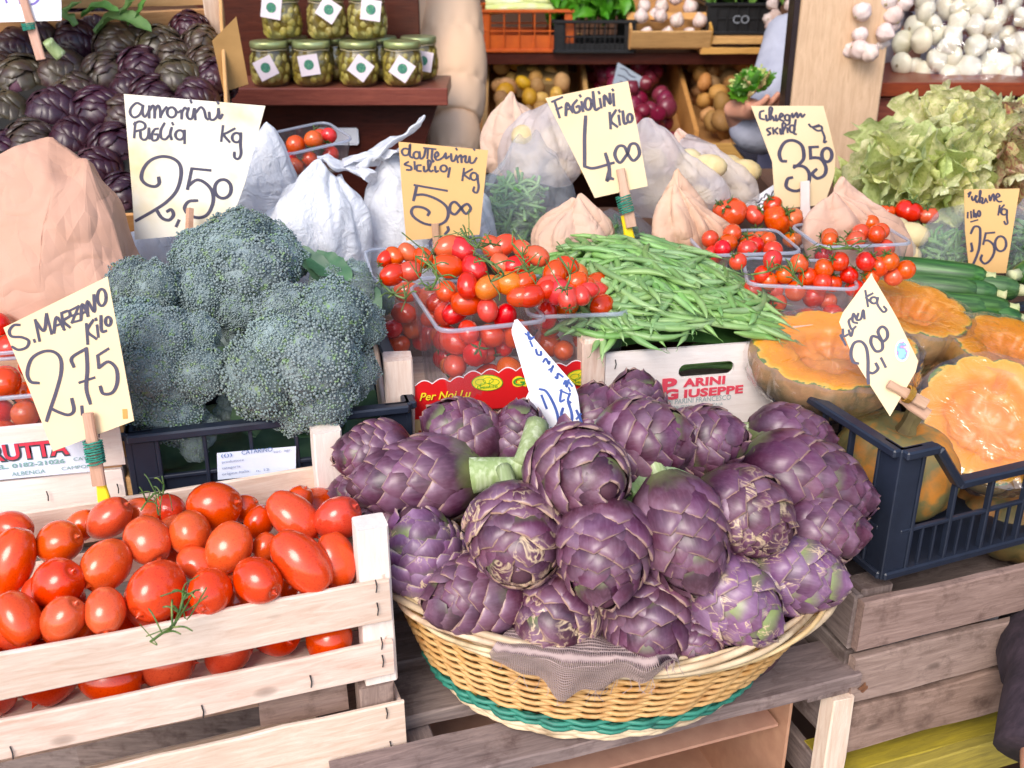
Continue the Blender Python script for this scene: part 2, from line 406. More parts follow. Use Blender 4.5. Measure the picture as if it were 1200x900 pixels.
# ------------------------------------------------------------------ signs
PAPER_Y = simple('cream_card', [c('#e6cfa8'), c('#dcbf94')], 5, .75, .1, bscale=60, bdist=.0004, var=None)
PAPER_O = simple('tan_card', [c('#dcb276'), c('#d2a466')], 5, .75, .1, bscale=60, bdist=.0004, var=None)
PAPER_P = simple('pale_stained_card', [c('#e9e3da'), c('#e6ddca'), c('#dcc48e')], 11, .75, .1, bscale=60, bdist=.0004, var=None)
PAPER_W = simple('white_card', [c('#f2f2f6'), c('#e9ebf4')], 8, .7, .1, bscale=60, bdist=.0004, var=None)
class Sheet:
    """a card whose outline and ink are laid on one bent surface in space"""
    def __init__(s, uc, vc, t, yaw=0, tilt=0, bend=0, axis=0):
        s.o = at(uc, vc, t); n = Vector((0, -1, 0)); n = (RZ(yaw) @ RX(-tilt)).to_3x3() @ n; s.n = n.normalized()
        s.x = (RZ(yaw).to_3x3() @ Vector((1, 0, 0))); s.y = s.n.cross(s.x) * -1; s.y = s.x.cross(s.n) * -1 if s.y.z < 0 else s.y
        if s.y.z < 0: s.y = -s.y
        s.bend = bend; s.axis = axis
    def P(s, u, v, lift=0):
        r = ray(u, v); c0 = Vector((0, 0, CAMZ)); k = (s.o - c0).dot(s.n) / r.dot(s.n); p = c0 + r * k
        if s.bend:
            a = (p - s.o).dot(s.x if s.axis == 0 else s.y); p = p + r * (s.bend * a * a)
        return p + s.n * lift
    def card(s, outline, mat, parent, name='card', grain=14, th=.0009):
        """outline: left edge list (top to bottom) and right edge list, in picture points"""
        L, Rr = outline
        def along(E, t):
            x = t * (len(E) - 1); i = min(int(x), len(E) - 2); f = x - i
            return (E[i][0] * (1 - f) + E[i + 1][0] * f, E[i][1] * (1 - f) + E[i + 1][1] * f)
        n = grain; V = []; F = []
        for lift in (0, -th):
            for j in range(n + 1):
                a = along(L, j / n); b = along(Rr, j / n)
                for i in range(n + 1):
                    f = i / n; V.append(s.P(a[0] * (1 - f) + b[0] * f, a[1] * (1 - f) + b[1] * f, lift) - parent.location)
        m = n + 1; q = m * m
        for j in range(n):
            for i in range(n):
                a = j * m + i; F.append((a, a + m, a + m + 1, a + 1)); F.append((q + a, q + a + 1, q + a + m + 1, q + a + m))
        for i in range(n):
            F += [(i, i + 1, q + i + 1, q + i), (n * m + i, q + n * m + i, q + n * m + i + 1, n * m + i + 1),
                  (i * m, q + i * m, q + (i + 1) * m, (i + 1) * m), (i * m + n, (i + 1) * m + n, q + (i + 1) * m + n, q + i * m + n)]
        return obj(name, V, F, mat, parent, smooth=False)
    def ink(s, strokes, wpx, mat, parent, name='lettering', cal=.25):
        """strokes: polylines in picture points drawn as a felt pen would"""
        V = []; F = []; kk = 0
        for st in strokes:
            w0 = wpx
            if isinstance(st, tuple) and isinstance(st[0], (int, float)) is True: w0, st = st
            P2 = smoothpath([(x, y, 0) for x, y in st], 5) if len(st) > 2 else [Vector((st[0][0], st[0][1], 0)), Vector((st[-1][0], st[-1][1], 0))]
            kk += 1; b = len(V); m = len(P2); w0 = w0 * (1.22 if w0 < 5 else 1)
            for i, p in enumerate(P2):
                d = (P2[min(i + 1, m - 1)] - P2[max(i - 1, 0)]); d = d.normalized() if d.length else Vector((1, 0, 0))
                nn = Vector((-d.y, d.x, 0)); wd = w0 * .5 * (1 + cal * (abs(nn.y) - .5) * -1.2) * (.85 if i in (0, m - 1) else 1)
                e = d * (w0 * .3 if i == m - 1 else (-w0 * .3 if i == 0 else 0))
                for sg in (-1, 1):
                    q = p + nn * (wd * sg) + e; V.append(s.P(q.x, q.y, .0004 + .00006 * (kk % 5)) - parent.location)
            for i in range(m - 1): F.append((b + 2 * i, b + 2 * i + 1, b + 2 * i + 3, b + 2 * i + 2))
        return obj(name, V, F, mat, parent)
def tr(s, ox, oy, k):
    """strokes written in enlarged-crop units -> picture points"""
    return [[(ox + x / k, oy + y / k) for x, y in st] for st in s]
def text_mesh(txt, size, mat, M, parent, name='lettering', bold=.0, shear=0, xs=1.0, space=1.0):
    cu = bpy.data.curves.new('t', 'FONT'); cu.body = txt; cu.size = size; cu.offset = bold; cu.shear = shear; cu.space_character = space
    cu.resolution_u = 3
    o = bpy.data.objects.new('t', cu); me = bpy.data.meshes.new_from_object(o); bpy.data.objects.remove(o)
    me.materials.clear(); me.materials.append(mat)
    for vv in me.vertices: vv.co.x *= xs
    return place(name, me, parent, M)
def flatm(name, col, rough=.6): return simple(name, [col, tuple(x * .93 for x in col)], 60, rough, 0, var=None)

def bez_circle(cx, cy, rx, ry, n=14, a0=0, a1=360):
    return [(cx + rx * math.cos(R(a0 + (a1 - a0) * i / n)), cy + ry * math.sin(R(a0 + (a1 - a0) * i / n))) for i in range(n + 1)]

# --- amorini
s = Sheet(222, 190, 1.42, R(6), R(10), bend=.6)
e = empty('price_sign', s.o, 'large white paper price sign hand-lettered amorini Puglia 2.50 behind the broccoli', 'price sign', 'handwritten price signs')
s.card(([(145, 110), (150, 170), (155, 230), (158, 281)], [(311, 124), (300, 165), (287, 215), (270, 262), (262, 272)]), PAPER_P, e)
K = 4.739
am = [[(125,110),(95,98),(65,125),(60,155),(80,178),(110,165),(128,130),(130,108),(128,150),(140,175),(160,150),(168,118)],
      [(165,115),(165,180)], [(167,140),(185,112),(195,130),(195,180)], [(197,140),(213,112),(225,130),(228,178)], [(228,170),(245,140),(262,120)],
      bez_circle(290,150,25,28), [(300,125),(325,150),(345,140),(345,185)], [(347,150),(362,125),(372,130)], [(385,125),(375,160),(385,185),(405,180),(415,130)],
      [(418,130),(422,190)], [(422,155),(450,122),(470,138),(480,178),(492,190)], [(498,150),(503,186),(525,190),(546,165),(550,130)], [(550,130),(556,184),(572,162)],
      [(395,84),(400,96)], [(545,92),(550,102)],
      [(88,205),(82,290)], [(80,215),(110,200),(140,213),(138,240),(88,256)], [(116,258),(120,292),(142,302),(160,280),(164,238)], [(164,238),(168,296)],
      [(215,240),(195,245),(180,275),(185,305),(210,300),(215,275),(195,272)], [(250,210),(230,250),(232,290),(255,300),(275,280)], [(290,235),(282,270),(290,300)], [(293,208),(298,218)],
      bez_circle(335,275,24,26), [(362,250),(362,322)],
      [(575,225),(565,310)], [(640,240),(600,262),(580,275),(612,315)], bez_circle(650,290,24,26), [(674,265),(672,330),(675,380),(660,408),(640,400),(638,372)]]
s.ink(tr(am, 140, 100, K), 2.6, INK, e)
big = [[(218,512),(220,545),(195,562),(150,550),(122,515),(135,460),(175,415),(235,395),(295,405),(335,440),(342,500),(320,580),(270,640),(200,690),(92,752)],
       [(205,690),(235,735),(275,748),(300,720),(288,690),(265,700)], [(405,462),(505,472)], [(402,462),(378,575)], [(380,560),(430,525),(480,545),(515,590),(520,650),(490,715),(440,735),(385,718),(362,680),(385,645),(432,640)],
       bez_circle(575,575,46,52), [(330,750),(316,782)]]
s.ink(tr(big, 140, 100, K), 3.4, INK, e, 'price_figures')
V, F = tube([at(223, 245, 1.415), at(221, 300, 1.40), at(218, 420, 1.36)], .0055, 5); obj('stake', [Vector(x) - s.o for x in V], F, STAKE, e)

# --- S. Marzano
s = Sheet(80, 420, 1.085, R(-8), R(12))
e = empty('price_sign', s.o, 'cream price card lettered S.MARZANO Kilo 2,75 on a stake bound with green string', 'price sign', 'handwritten price signs')
s.card(([(4, 384), (34, 456), (62, 529)], [(126, 324), (142, 410), (157, 493)]), PAPER_Y, e)
K = 4.2875
sm = [[(100,260),(70,262),(48,290),(60,318),(110,322),(145,340),(135,372),(95,385),(62,370)], [(172,335),(176,345)],
      [(178,235),(200,340)], [(180,240),(222,290),(235,205)], [(235,205),(260,305)], [(272,300),(285,220),(325,285)], [(275,268),(312,252)],
      [(310,200),(320,280)], [(312,200),(345,190),(352,215),(320,240),(352,272)], [(352,188),(396,166)], [(396,166),(362,248)], [(362,248),(408,236)], [(362,214),(394,204)],
      [(408,232),(415,155),(445,215)], [(408,205),(440,190)], [(442,215),(440,140),(475,195),(472,110)], bez_circle(512,122,22,42),
      [(435,255),(442,355)], [(470,235),(440,290),(485,330)], [(488,262),(495,320)], [(482,228),(485,236)], [(508,215),(512,290),(535,290)], bez_circle(545,242,14,22)]
s.ink(tr(sm, 0, 320, K), 3.0, INK, e)
big = [[(195,552),(155,545),(138,500),(160,430),(215,395),(270,395),(305,430),(308,500),(285,590),(255,680),(235,742)], [(258,680),(300,700),(345,712),(372,690),(362,632)],
       [(372,470),(362,425),(435,378)], [(435,378),(440,480),(435,580),(455,655)], [(400,550),(475,525)], [(412,670),(415,710)],
       [(545,380),(490,415)], [(492,415),(498,475)], [(498,475),(545,445),(585,480),(590,550),(565,600),(520,605),(505,570)]]
s.ink(tr(big, 0, 320, K), 3.4, INK, e, 'price_figures')
s.ink([[(146.5, 481), (147, 489)]], 6, flatm('orange_sticker', c('#e8944a')), e, 'orange_dot')
def rod(parent, pts, r, mat, name, n=6):
    V, F = tube(smoothpath(pts, 3) if len(pts) > 2 else pts, r, n); return obj(name, [Vector(x) - parent.location for x in V], F, mat, parent)
def stake_set(e, p0, p1, w, name='stake', th=.006, mat=None):
    """flat lath from p0 to p1 (world)"""
    me = nice_plank((p1 - p0).length, w, th, mat or STAKE, 5); ax = p1 - p0
    return place(name, me, e, T(-e.location) @ frame((p0 + p1) / 2, ax, (0, -1, .3)))
def coil(e, p0, p1, r, turns, mat, tr_=.0011, name='string'):
    P = []; ax = (p1 - p0); z = ax.normalized(); x = z.orthogonal().normalized(); y = z.cross(x); n = turns * 10
    rs = np.random.RandomState(3)
    for i in range(n + 1):
        a = 2 * math.pi * i / 10; P.append(p0 + ax * (i / n + rs.uniform(-.03, .03)) + x * r * math.cos(a) + y * r * math.sin(a))
    V, F = tube(P, tr_, 5); return obj(name, [Vector(q) - e.location for q in V], F, mat, e)
d = Vector((0, -.006, 0))
stake_set(e, s.P(108, 482, .008), s.P(122, 566, .010), .0125)
coil(e, s.P(113, 514, .008), s.P(118, 540, .009), .0092, 9, STR_G)
stake_set(e, s.P(118, 556, .002), s.P(128, 612, .002), .012, 'plastic_prong', .005, PEG_Y)

# --- datterini
s = Sheet(518, 227, 1.50, R(4), R(10))
e = empty('price_sign', s.o, 'tan price card lettered datterini sicilia 5,80 stuck in the small tomatoes on the vine', 'price sign', 'handwritten price signs')
s.card(([(467, 166), (471, 225), (476, 282)], [(572, 176), (567, 224), (562, 275)]), PAPER_O, e)
K = 6.425
da = [[(120,95),(90,90),(70,110),(85,140),(120,130),(132,55),(130,140),(150,160)], bez_circle(180,140,22,26), [(202,115),(210,165),(235,150),(250,90)], [(235,85),(325,95)], [(268,90),(262,165)], [(300,95),(295,165),(310,185),(290,195)],
      [(318,160),(345,140),(335,115),(318,140),(330,175),(360,170),(385,150),(400,125)], [(400,125),(402,165),(425,150),(440,150)], [(440,130),(445,180),(465,180),(480,145)], [(480,140),(492,195)], [(492,160),(515,140),(520,195)], [(522,160),(550,145),(548,190),(570,190),(580,150)], [(580,150),(585,195),(610,195),(632,160)],
      [(478,90),(485,100)], [(612,95),(618,102)],
      [(120,190),(90,210),(135,225),(140,250),(105,250)], [(165,190),(168,245)], [(215,215),(185,220),(185,255),(215,260)], [(235,225),(240,262),(265,250),(290,195),(268,180),(270,230),(285,262),(305,255)], [(320,225),(325,265),(345,258)], bez_circle(385,240,24,24), [(432,235),(425,270),(418,305)],
      [(538,240),(525,330)], [(600,245),(560,268),(540,285),(580,320)], bez_circle(612,300,25,28), [(640,290),(642,330),(648,380),(635,422),(608,410),(615,380)]]
s.ink(tr(da, 460, 160, K), 2.2, INK, e)
big = [[(165,365),(410,408)], [(182,370),(172,420),(158,480)], [(170,440),(240,438),(330,470),(400,520),(420,580),(395,640),(330,665),(240,655),(165,610),(142,565),(165,530),(230,535),(275,565),(265,592)],
       [(515,540),(470,585),(432,560),(438,510),(470,492),(510,530),(550,580),(588,545),(565,508),(535,520),(515,545)], [(415,680),(420,705),(395,735)], [(400,765),(330,755),(285,790),(285,830)]]
s.ink(tr(big, 460, 160, K), 2.8, INK, e, 'price_figures')
stake_set(e, s.P(510, 262, .004), s.P(516, 345, .006), .012)

# --- fagiolini
s = Sheet(700, 160, 1.52, R(-6), R(12))
e = empty('price_sign', s.o, 'cream price card lettered FAGIOLINI Kilo 4.00 on a yellow-footed stake in the green beans', 'price sign', 'handwritten price signs')
s.card(([(639, 115), (668, 172), (697, 232)], [(736, 95), (748, 155), (759, 218)]), PAPER_Y, e)
K = 4.0923
fa = [[(48,120),(98,98)], [(62,120),(85,195)], [(70,158),(95,145)], [(115,185),(120,125),(148,170)], [(115,160),(140,150)], [(168,112),(148,140),(160,172),(182,162),(178,140),(165,145)], [(190,120),(198,165)], [(182,88),(186,95)], bez_circle(222,130,16,28), [(245,72),(255,155),(275,150)], [(278,105),(285,148)], [(272,72),(276,80)],
      [(300,140),(300,88),(328,130),(325,80)], [(342,82),(346,138)], [(338,60),(342,66)],
      [(325,172),(330,248)], [(355,160),(330,208),(362,240)], [(368,185),(374,230)], [(370,160),(374,168)], [(388,165),(395,222),(410,220)], bez_circle(422,198,12,20)]
s.ink(tr(fa, 635, 90, K), 2.8, INK, e)
big = [[(210,190),(205,280),(205,370),(205,430)], [(205,430),(250,438),(345,412)], [(305,368),(322,430),(325,490)], [(322,450),(312,498),(325,485),(342,490)], [(410,370),(375,412),(350,375),(365,335),(395,335),(415,375),(440,402),(468,370),(455,325),(425,325),(410,370)]]
s.ink(tr(big, 635, 90, K), 3.2, INK, e, 'price_figures')
stake_set(e, s.P(727, 198, .006), s.P(740, 266, .008), .014)
coil(e, s.P(730, 229, .006), s.P(735, 249, .007), .0105, 8, STR_G)
stake_set(e, s.P(733, 252, .001), s.P(744, 318, .001), .015, 'plastic_prong', .006, PEG_Y)

# --- ciliegini
s = Sheet(935, 185, 1.72, R(8), R(8), bend=.9)
e = empty('price_sign', s.o, 'curling cream price card lettered ciliegini sicilia Kg 3.50 on a white plastic stake', 'price sign', 'handwritten price signs')
s.card(([(880, 124), (893, 158), (905, 190), (907, 220), (908, 245)], [(965, 124), (972, 150), (979, 180), (978, 205), (966, 240)]), PAPER_Y, e)
K = 4.7333
ci = [[(118,70),(98,78),(98,110),(120,118)], [(130,95),(135,125),(150,110),(165,60),(150,55),(152,120),(165,100),(175,125)], [(185,95),(188,125),(200,115)], [(205,110),(225,95),(212,85),(205,115),(230,128)], bez_circle(248,108,13,16), [(262,95),(260,140),(245,150)], [(275,85),(280,108),(300,80),(305,108),(322,85),(330,105),(345,90)],
      [(155,165),(135,175),(155,195),(140,205)], [(168,165),(172,198)], [(195,165),(180,180),(195,198)], [(208,170),(215,200),(240,150),(222,140),(225,198)], [(248,165),(250,190)], bez_circle(275,170,14,20), [(295,120),(285,190),(298,200)],
      [(368,145),(385,160),(425,148)], [(385,160),(415,180),(440,175),(435,155),(405,160)], [(440,178),(455,215),(452,245),(465,240)]]
s.ink(tr(ci, 870, 115, K), 2.2, INK, e)
big = [[(242,350),(215,345),(205,300),(235,245),(285,235),(330,265),(340,330),(315,365),(285,385)], [(285,375),(340,380),(370,420),(360,480),(300,515),(245,495),(250,450),(275,440)],
       [(370,272),(418,270)], [(375,275),(378,335)], [(378,330),(430,335),(462,380),(455,425),(415,445),(388,420),(410,395)], bez_circle(468,315,28,38)]
s.ink(tr(big, 870, 115, K), 3.4, INK, e, 'price_figures')
WSTK = simple('milky_plastic', [c('#e6d6cf'), c('#d8c4bd')], 30, .35, .1)
stake_set(e, s.P(941, 212, .008), s.P(941, 310, .012), .017, 'stake', .004, WSTK)
coil(e, s.P(938, 255, .008), s.P(942, 261, .009), .011, 4, simple('pink_band', [c('#c98a8a'), c('#b87878')], 50, .6, .2), .0018, 'rubber_band')
# little slip beside it
s = Sheet(895, 234, 1.80, R(15), R(35))
e = empty('paper_slip', s.o, 'small white handwritten slip half hidden behind the curling cream card', 'paper slip')
s.card(([(870, 241), (880, 246)], [(910, 214), (910, 247)]), PAPER_W, e)
s.ink([[(878,238),(884,234),(888,238),(893,232)], [(895,232),(898,227),(902,232),(906,224)], [(885,243),(892,239),(900,243),(906,238)]], 1.3, INK, e)

# --- zucchine
s = Sheet(1160, 268, 1.56, R(4), R(8), bend=-1.2)
e = empty('price_sign', s.o, 'tan price card lettered zucchine sicilia Kg 1.50 above the courgettes', 'price sign', 'handwritten price signs')
s.card(([(1130, 222), (1131, 270), (1136, 320)], [(1195, 221), (1187, 270), (1179, 320)]), PAPER_O, e)
K = 8.575
zu = [[(122,105),(150,85),(128,135)], [(160,130),(165,165),(185,160),(200,120)], [(215,125),(195,150),(212,190),(235,150),(250,85),(240,80),(240,190)], [(250,140),(268,150),(262,195),(285,190),(300,150)], [(300,150),(318,190)], [(335,120),(345,175),(365,120),(380,110),(385,175)], [(400,145),(440,125),(420,100),(400,140),(425,180),(460,180)],
      [(120,290),(118,345)], [(150,280),(155,345)], [(180,265),(182,340),(195,300),(205,340)], bez_circle(232,302,14,28), [(150,385),(220,365)],
      [(440,220),(425,315)], [(485,215),(440,270),(465,310)], bez_circle(485,285,28,30), [(515,265),(512,340),(520,395),(500,410),(485,380)]]
s.ink(tr(zu, 1120, 215, K), 1.9, INK, e)
big = [[(150,500),(185,435),(235,440),(245,500),(235,640),(205,740),(165,830)], [(155,600),(165,670),(150,680)], [(295,500),(388,492)], [(300,500),(275,610)], [(280,575),(330,575),(378,620),(385,690),(345,770),(290,805),(250,765),(262,720)], bez_circle(450,605,56,75)]
s.ink(tr(big, 1120, 215, K), 2.4, INK, e, 'price_figures')
stake_set(e, s.P(1150, 300, -.004), s.P(1156, 372, -.004), .012)

# --- zucca
s = Sheet(1030, 410, 1.18, R(-14), R(28), bend=.3)
e = empty('price_sign', s.o, 'tilted cream card lettered Zucca Kg 2,00 with a round blue sticker over the pumpkins', 'price sign', 'handwritten price signs')
s.card(([(1021, 321), (982, 374), (1000, 420), (1043, 488)], [(1021, 321), (1050, 370), (1078, 427), (1043, 488)]), PAPER_Y, e)
K = 4.8667
zc = [[(60,405),(48,375),(78,435)], [(62,345),(65,385),(90,375)], [(95,350),(108,385),(120,345)], [(112,280),(95,300),(112,345),(135,330)], [(140,290),(122,255),(118,300),(145,310)], [(150,255),(140,290),(165,285),(178,235),(185,285)],
      [(190,125),(205,215)], [(232,140),(195,165),(230,195)], bez_circle(238,180,20,18), [(262,165),(258,200),(290,245),(310,235),(295,215)]]
s.ink(tr(zc, 975, 315, K), 2.4, INK, e)
big = [[(150,540),(120,530),(108,480),(125,425),(165,415),(195,450),(205,520),(205,600),(208,655)], [(208,590),(235,595),(262,570),(250,540)], [(270,395),(230,385),(222,425),(250,470),(285,460),(285,415),(262,360),(285,330),(312,350),(315,390),(290,415),(270,400)], [(280,510),(305,560)]]
s.ink(tr(big, 975, 315, K), 3.0, INK, e, 'price_figures')
st_b = NT('round_sticker'); vv_ = st_b.coords((1, 1, 1)); st_b.base(st_b.ramp(st_b.noise(vv_, 120, 2), [(.42, c('#7ab0dc')), (.5, c('#5a86c8')), (.58, c('#b46aa8')), (.7, c('#dfe6f2'))])); st_b.set(Roughness=.4)
V = [s.P(1057, 411, .0006) - s.o] + [s.P(x, y, .0006) - s.o for x, y in bez_circle(1057, 411, 8.5, 13)[:-1]]
obj('sticker_rim', V, [(0, i, i % 14 + 1) for i in range(1, 15)], PAPER_W, e)
V = [s.P(1057, 411, .0010) - s.o] + [s.P(x, y, .0010) - s.o for x, y in bez_circle(1057, 411, 6.8, 11)[:-1]]
obj('sticker', V, [(0, i, i % 14 + 1) for i in range(1, 15)], st_b.m, e)
stake_set(e, s.P(1040, 450, .006), s.P(1087, 474, -.004), .011, 'peg_jaw', .006)
stake_set(e, s.P(1052, 462, -.006), s.P(1090, 486, -.016), .013, 'peg_jaw', .007)
coil(e, s.P(1062, 461, .002), s.P(1068, 464, .0), .009, 4, simple('brass_spring', [c('#d8b060'), c('#b89040')], 50, .3, .1, Metallic=.7), .0012, 'spring')

# --- carciofi (white card seen from the side, blue pen)
s = Sheet(650, 445, 1.20, R(-38), R(8))
e = empty('price_sign', s.o, 'leaning white folded card with blue handwriting stuck among the basket artichokes', 'price sign', 'handwritten price signs')
s.card(([(603, 375), (599, 388), (614, 440), (640, 525)], [(606, 374), (630, 402), (676, 455), (684, 520)]), PAPER_W, e)
K = 6.0
ca = [[(155,125),(205,160)], [(175,115),(185,165),(215,150)], [(190,180),(205,215)], [(230,235),(240,270),(265,275),(265,250)], [(280,325),(300,300),(320,340),(325,320)], [(320,380),(345,365),(350,350),(335,395)], [(365,430),(380,440),(385,405),(420,430)], [(425,480),(440,455),(445,500),(460,450)], [(455,455),(485,495)], [(460,505),(470,530)],
      [(400,525),(470,555)], [(410,520),(400,600),(430,590)], [(470,545),(455,590),(475,610)]]
s.ink(tr(ca, 590, 370, K), 2.2, INKB, e)
big = [[(255,515),(300,530),(345,600),(380,690),(395,790)], [(270,560),(305,650)], [(335,790),(360,810),(395,800)], [(420,650),(410,700),(440,755),(480,740),(480,680),(455,600)], [(515,725),(545,690)], [(515,665),(540,720),(550,755)], [(420,770),(435,800)]]
s.ink(tr(big, 590, 370, K), 2.6, INKB, e, 'price_figures')
V = [s.P(x, y, -.004) - s.o for x, y in ((620, 455), (612, 470), (640, 530), (648, 520))]; obj('folded_back', V, [(0, 1, 2, 3)], PAPER_W, e)
stake_set(e, at(622, 505, 1.22), at(640, 560, 1.2), .014, 'stake', .005, PAPER_W)

# --- corner sign top left
s = Sheet(20, -40, 1.75, R(0), R(6))
e = empty('price_sign', s.o, 'white price card cut by the top left corner on a stake in the dark artichokes', 'price sign', 'handwritten price signs')
s.card(([(-70, -110), (-70, 28)], [(70, -110), (72, 24)]), PAPER_W, e)
s.ink([[(46, -20), (48, -6), (42, 3), (37, 5)], [(20, -10), (24, 4)], [(2, -14), (8, 3)]], 2.6, simple('violet_ink', [c('#6a5aa8'), c('#7a6ab8')], 50, .6, 0, var=None), e)
stake_set(e, s.P(28, -5, .006), s.P(50, 70, .006), .015)
coil(e, s.P(35, 27, .006), s.P(37, 35, .006), .011, 5, STR_G)
# --- slip in the onion bin
s = Sheet(735, 92, 3.4, R(10), R(10))
e = empty('paper_slip', s.o, 'small bluish white paper slip leaning in the red onion bin', 'paper slip')
s.card(([(724, 73), (718, 98), (738, 115)], [(724, 73), (754, 91), (742, 117)]), simple('bluish_paper', [c('#a9b6c4'), c('#9caab8')], 30, .8, .1, var=None), e)
s.ink([[(727,80),(733,82),(738,88),(745,91)], [(724,88),(731,90),(739,96)], [(727,95),(736,100),(743,96)]], 1.2, INK, e)
# ================================================================== helpers for produce
def vplane(o, d, u, v, lift=0.0):
    """where the sight line through picture point (u, v) meets the upright plane through o along d"""
    d = Vector(d).normalized(); n = Vector((d.y, -d.x, 0)); r = ray(u, v); c0 = Vector((0, 0, CAMZ))
    return c0 + r * ((Vector(o) - c0).dot(n) / r.dot(n)) + n * lift
AUTO = []      # (objects, describe, where) labelled at the end by rows
def auto(objs, desc, where, cat, group, row=40, kinds=None): AUTO.append((objs, desc, where, cat, group, row))
def blobmat(name, stops, rough=.22, scale=12, coat=.3, var=(.012, .08, .12), bump=.05, sss=0.0, spec=.5, dots=None):
    m = NT(name); v = m.coords(); n = m.noise(v, scale, 3); st = [(.3 + .4 * i / max(1, len(stops) - 1), x) for i, x in enumerate(stops)]
    col = m.ramp(n, st)
    if dots: col = m.mix(m.ramp(m.noise(v, dots[1], 2), [(.62, (0, 0, 0)), (.7, (1, 1, 1))]), col, dots[0])
    m.base(m.vary(col, *var)); m.set(Roughness=rough, Coat_Weight=coat, Coat_Roughness=.12)
    m.b.inputs['Specular IOR Level'].default_value = spec
    if sss: m.set(Subsurface_Weight=sss, Subsurface_Scale=.01)
    m.bump(m.noise(v, 60, 2), bump, .0008); return m.m
TOM = blobmat('plum_tomato_skin', [c('#d23006'), c('#e0420c'), c('#c62404')], .16, 14, .35, ((-.002, .010), .04, .10))
TOMC = blobmat('cherry_tomato_skin', [c('#c81408'), c('#d9230f'), c('#bd1208')], .16, 25, .4, ((-.004, .02), .05, .1))
TOMO = blobmat('orange_tomato_skin', [c('#e2661a'), c('#d8420f'), c('#e8822a')], .2, 22, .35, ((-.005, .02), .05, .08))
TIPM = simple('tomato_tip', [c('#c9501f'), c('#a8481f')], 90, .5, .2)
CALYX = simple('calyx_green', [c('#54702c'), c('#3c5a24'), c('#7b8a40')], 40, .6, .4)

def tomato_plum(seed, lobes=.05):
    """long plum tomato, axis +Z ends in a little nipple; unit: half-width 1, half-length about 1.3"""
    rs = np.random.RandomState(seed); ph = rs.uniform(0, 6.28, 3); pinch = rs.uniform(-.08, .1); L = rs.uniform(1.22, 1.45); n = 28; V = []; F = []
    th = [0.0, .05, .09, .13, .18, .24, .32, .45, .6, .8, 1.0, 1.2, 1.4, 1.6, 1.8, 2.0, 2.25, 2.5, 2.7, 2.85, 3.0, math.pi]
    for k, t in enumerate(th):
        z = math.cos(t); r = math.sin(t)
        zz = z * L * (1 if t < 1.6 else .98)
        if t < .46: zz -= .15 * (1 - abs(t - .17) / .29) if t > .0 else 0
        if t < .13: zz += .10 * (1 - t / .13)
        if t > 2.7: zz += .16 * (t - 2.7) / .44
        for i in range(n):
            a_ = 2 * math.pi * i / n; kk = 1 + lobes * math.cos(3 * a_ + ph[0]) * (.4 + .6 * abs(z)) * min(1, r * 2) + .02 * math.cos(2 * a_ + ph[1])
            rr = max(r, .004) * kk * (1 + pinch * z) * (1 + .05 * (1 - z * z)); V.append((rr * math.cos(a_) + .05 * z * z, rr * math.sin(a_), zz))
    for k in range(len(th) - 1):
        for i in range(n): F.append((k * n + i, (k + 1) * n + i, (k + 1) * n + (i + 1) % n, k * n + (i + 1) % n))
    return V, F
PLUMS = [mesh('plum_tomato', *tomato_plum(i), TOM, True) for i in range(5)]
V, F = uvs(8, 4); TIPME = mesh('blossom_scar', [(x * .085, y * .085, z * .05) for x, y, z in V], F, TIPM, True)
def round_tom(seed, ax=1.0, flat=.92):
    rs = np.random.RandomState(seed); V, F = uvs(16, 10); o = []
    for x, y, z in V:
        d = .10 * math.exp(-((1 - z) / .06)) if z > .7 else 0
        a = math.atan2(y, x); o.append((x * (1 + .015 * math.cos(4 * a)), y, (z * flat - d) * ax))
    return o, F
CHER = [mesh('cherry_tomato', *round_tom(i, 1.0, .93), TOMC, True) for i in range(2)]
DATT = [mesh('date_tomato', *round_tom(i, a, 1), m, True) for i, (a, m) in enumerate([(1.3, TOMC), (1.4, TOMC), (1.25, TOMO), (1.35, TOMC), (1.3, TOMC), (1.25, TOMC), (1.2, TOMC)])]
def calyx_mesh():
    m = MB()
    for k in range(5):
        a = 2 * math.pi * k / 5 + .1 * k; P = [Vector((math.cos(a) * r, math.sin(a) * r, z)) for r, z in ((.05, .0), (.3, .06), (.55, .03), (.8, .15))]
        V, F = tube(P, [.09, .12, .08, .02], 4, flat=.4); m.add(V, F)
    V, F = tube([Vector((0, 0, -.05)), Vector((.03, 0, .25)), Vector((.1, 0, .55))], [.08, .06, .06], 5); m.add(V, F)
    return m.mesh('calyx', CALYX, True)
CALME = calyx_mesh()
def tomato(me, p, r, axis, calyx=0, roll=0, tip=False, name=None, cz=.86):
    o = place(name or me.name.split('.')[0], me, None, zframe(p, axis, roll) @ SC(r))
    if calyx: place('calyx', CALME, o, T(0, 0, cz))
    return o

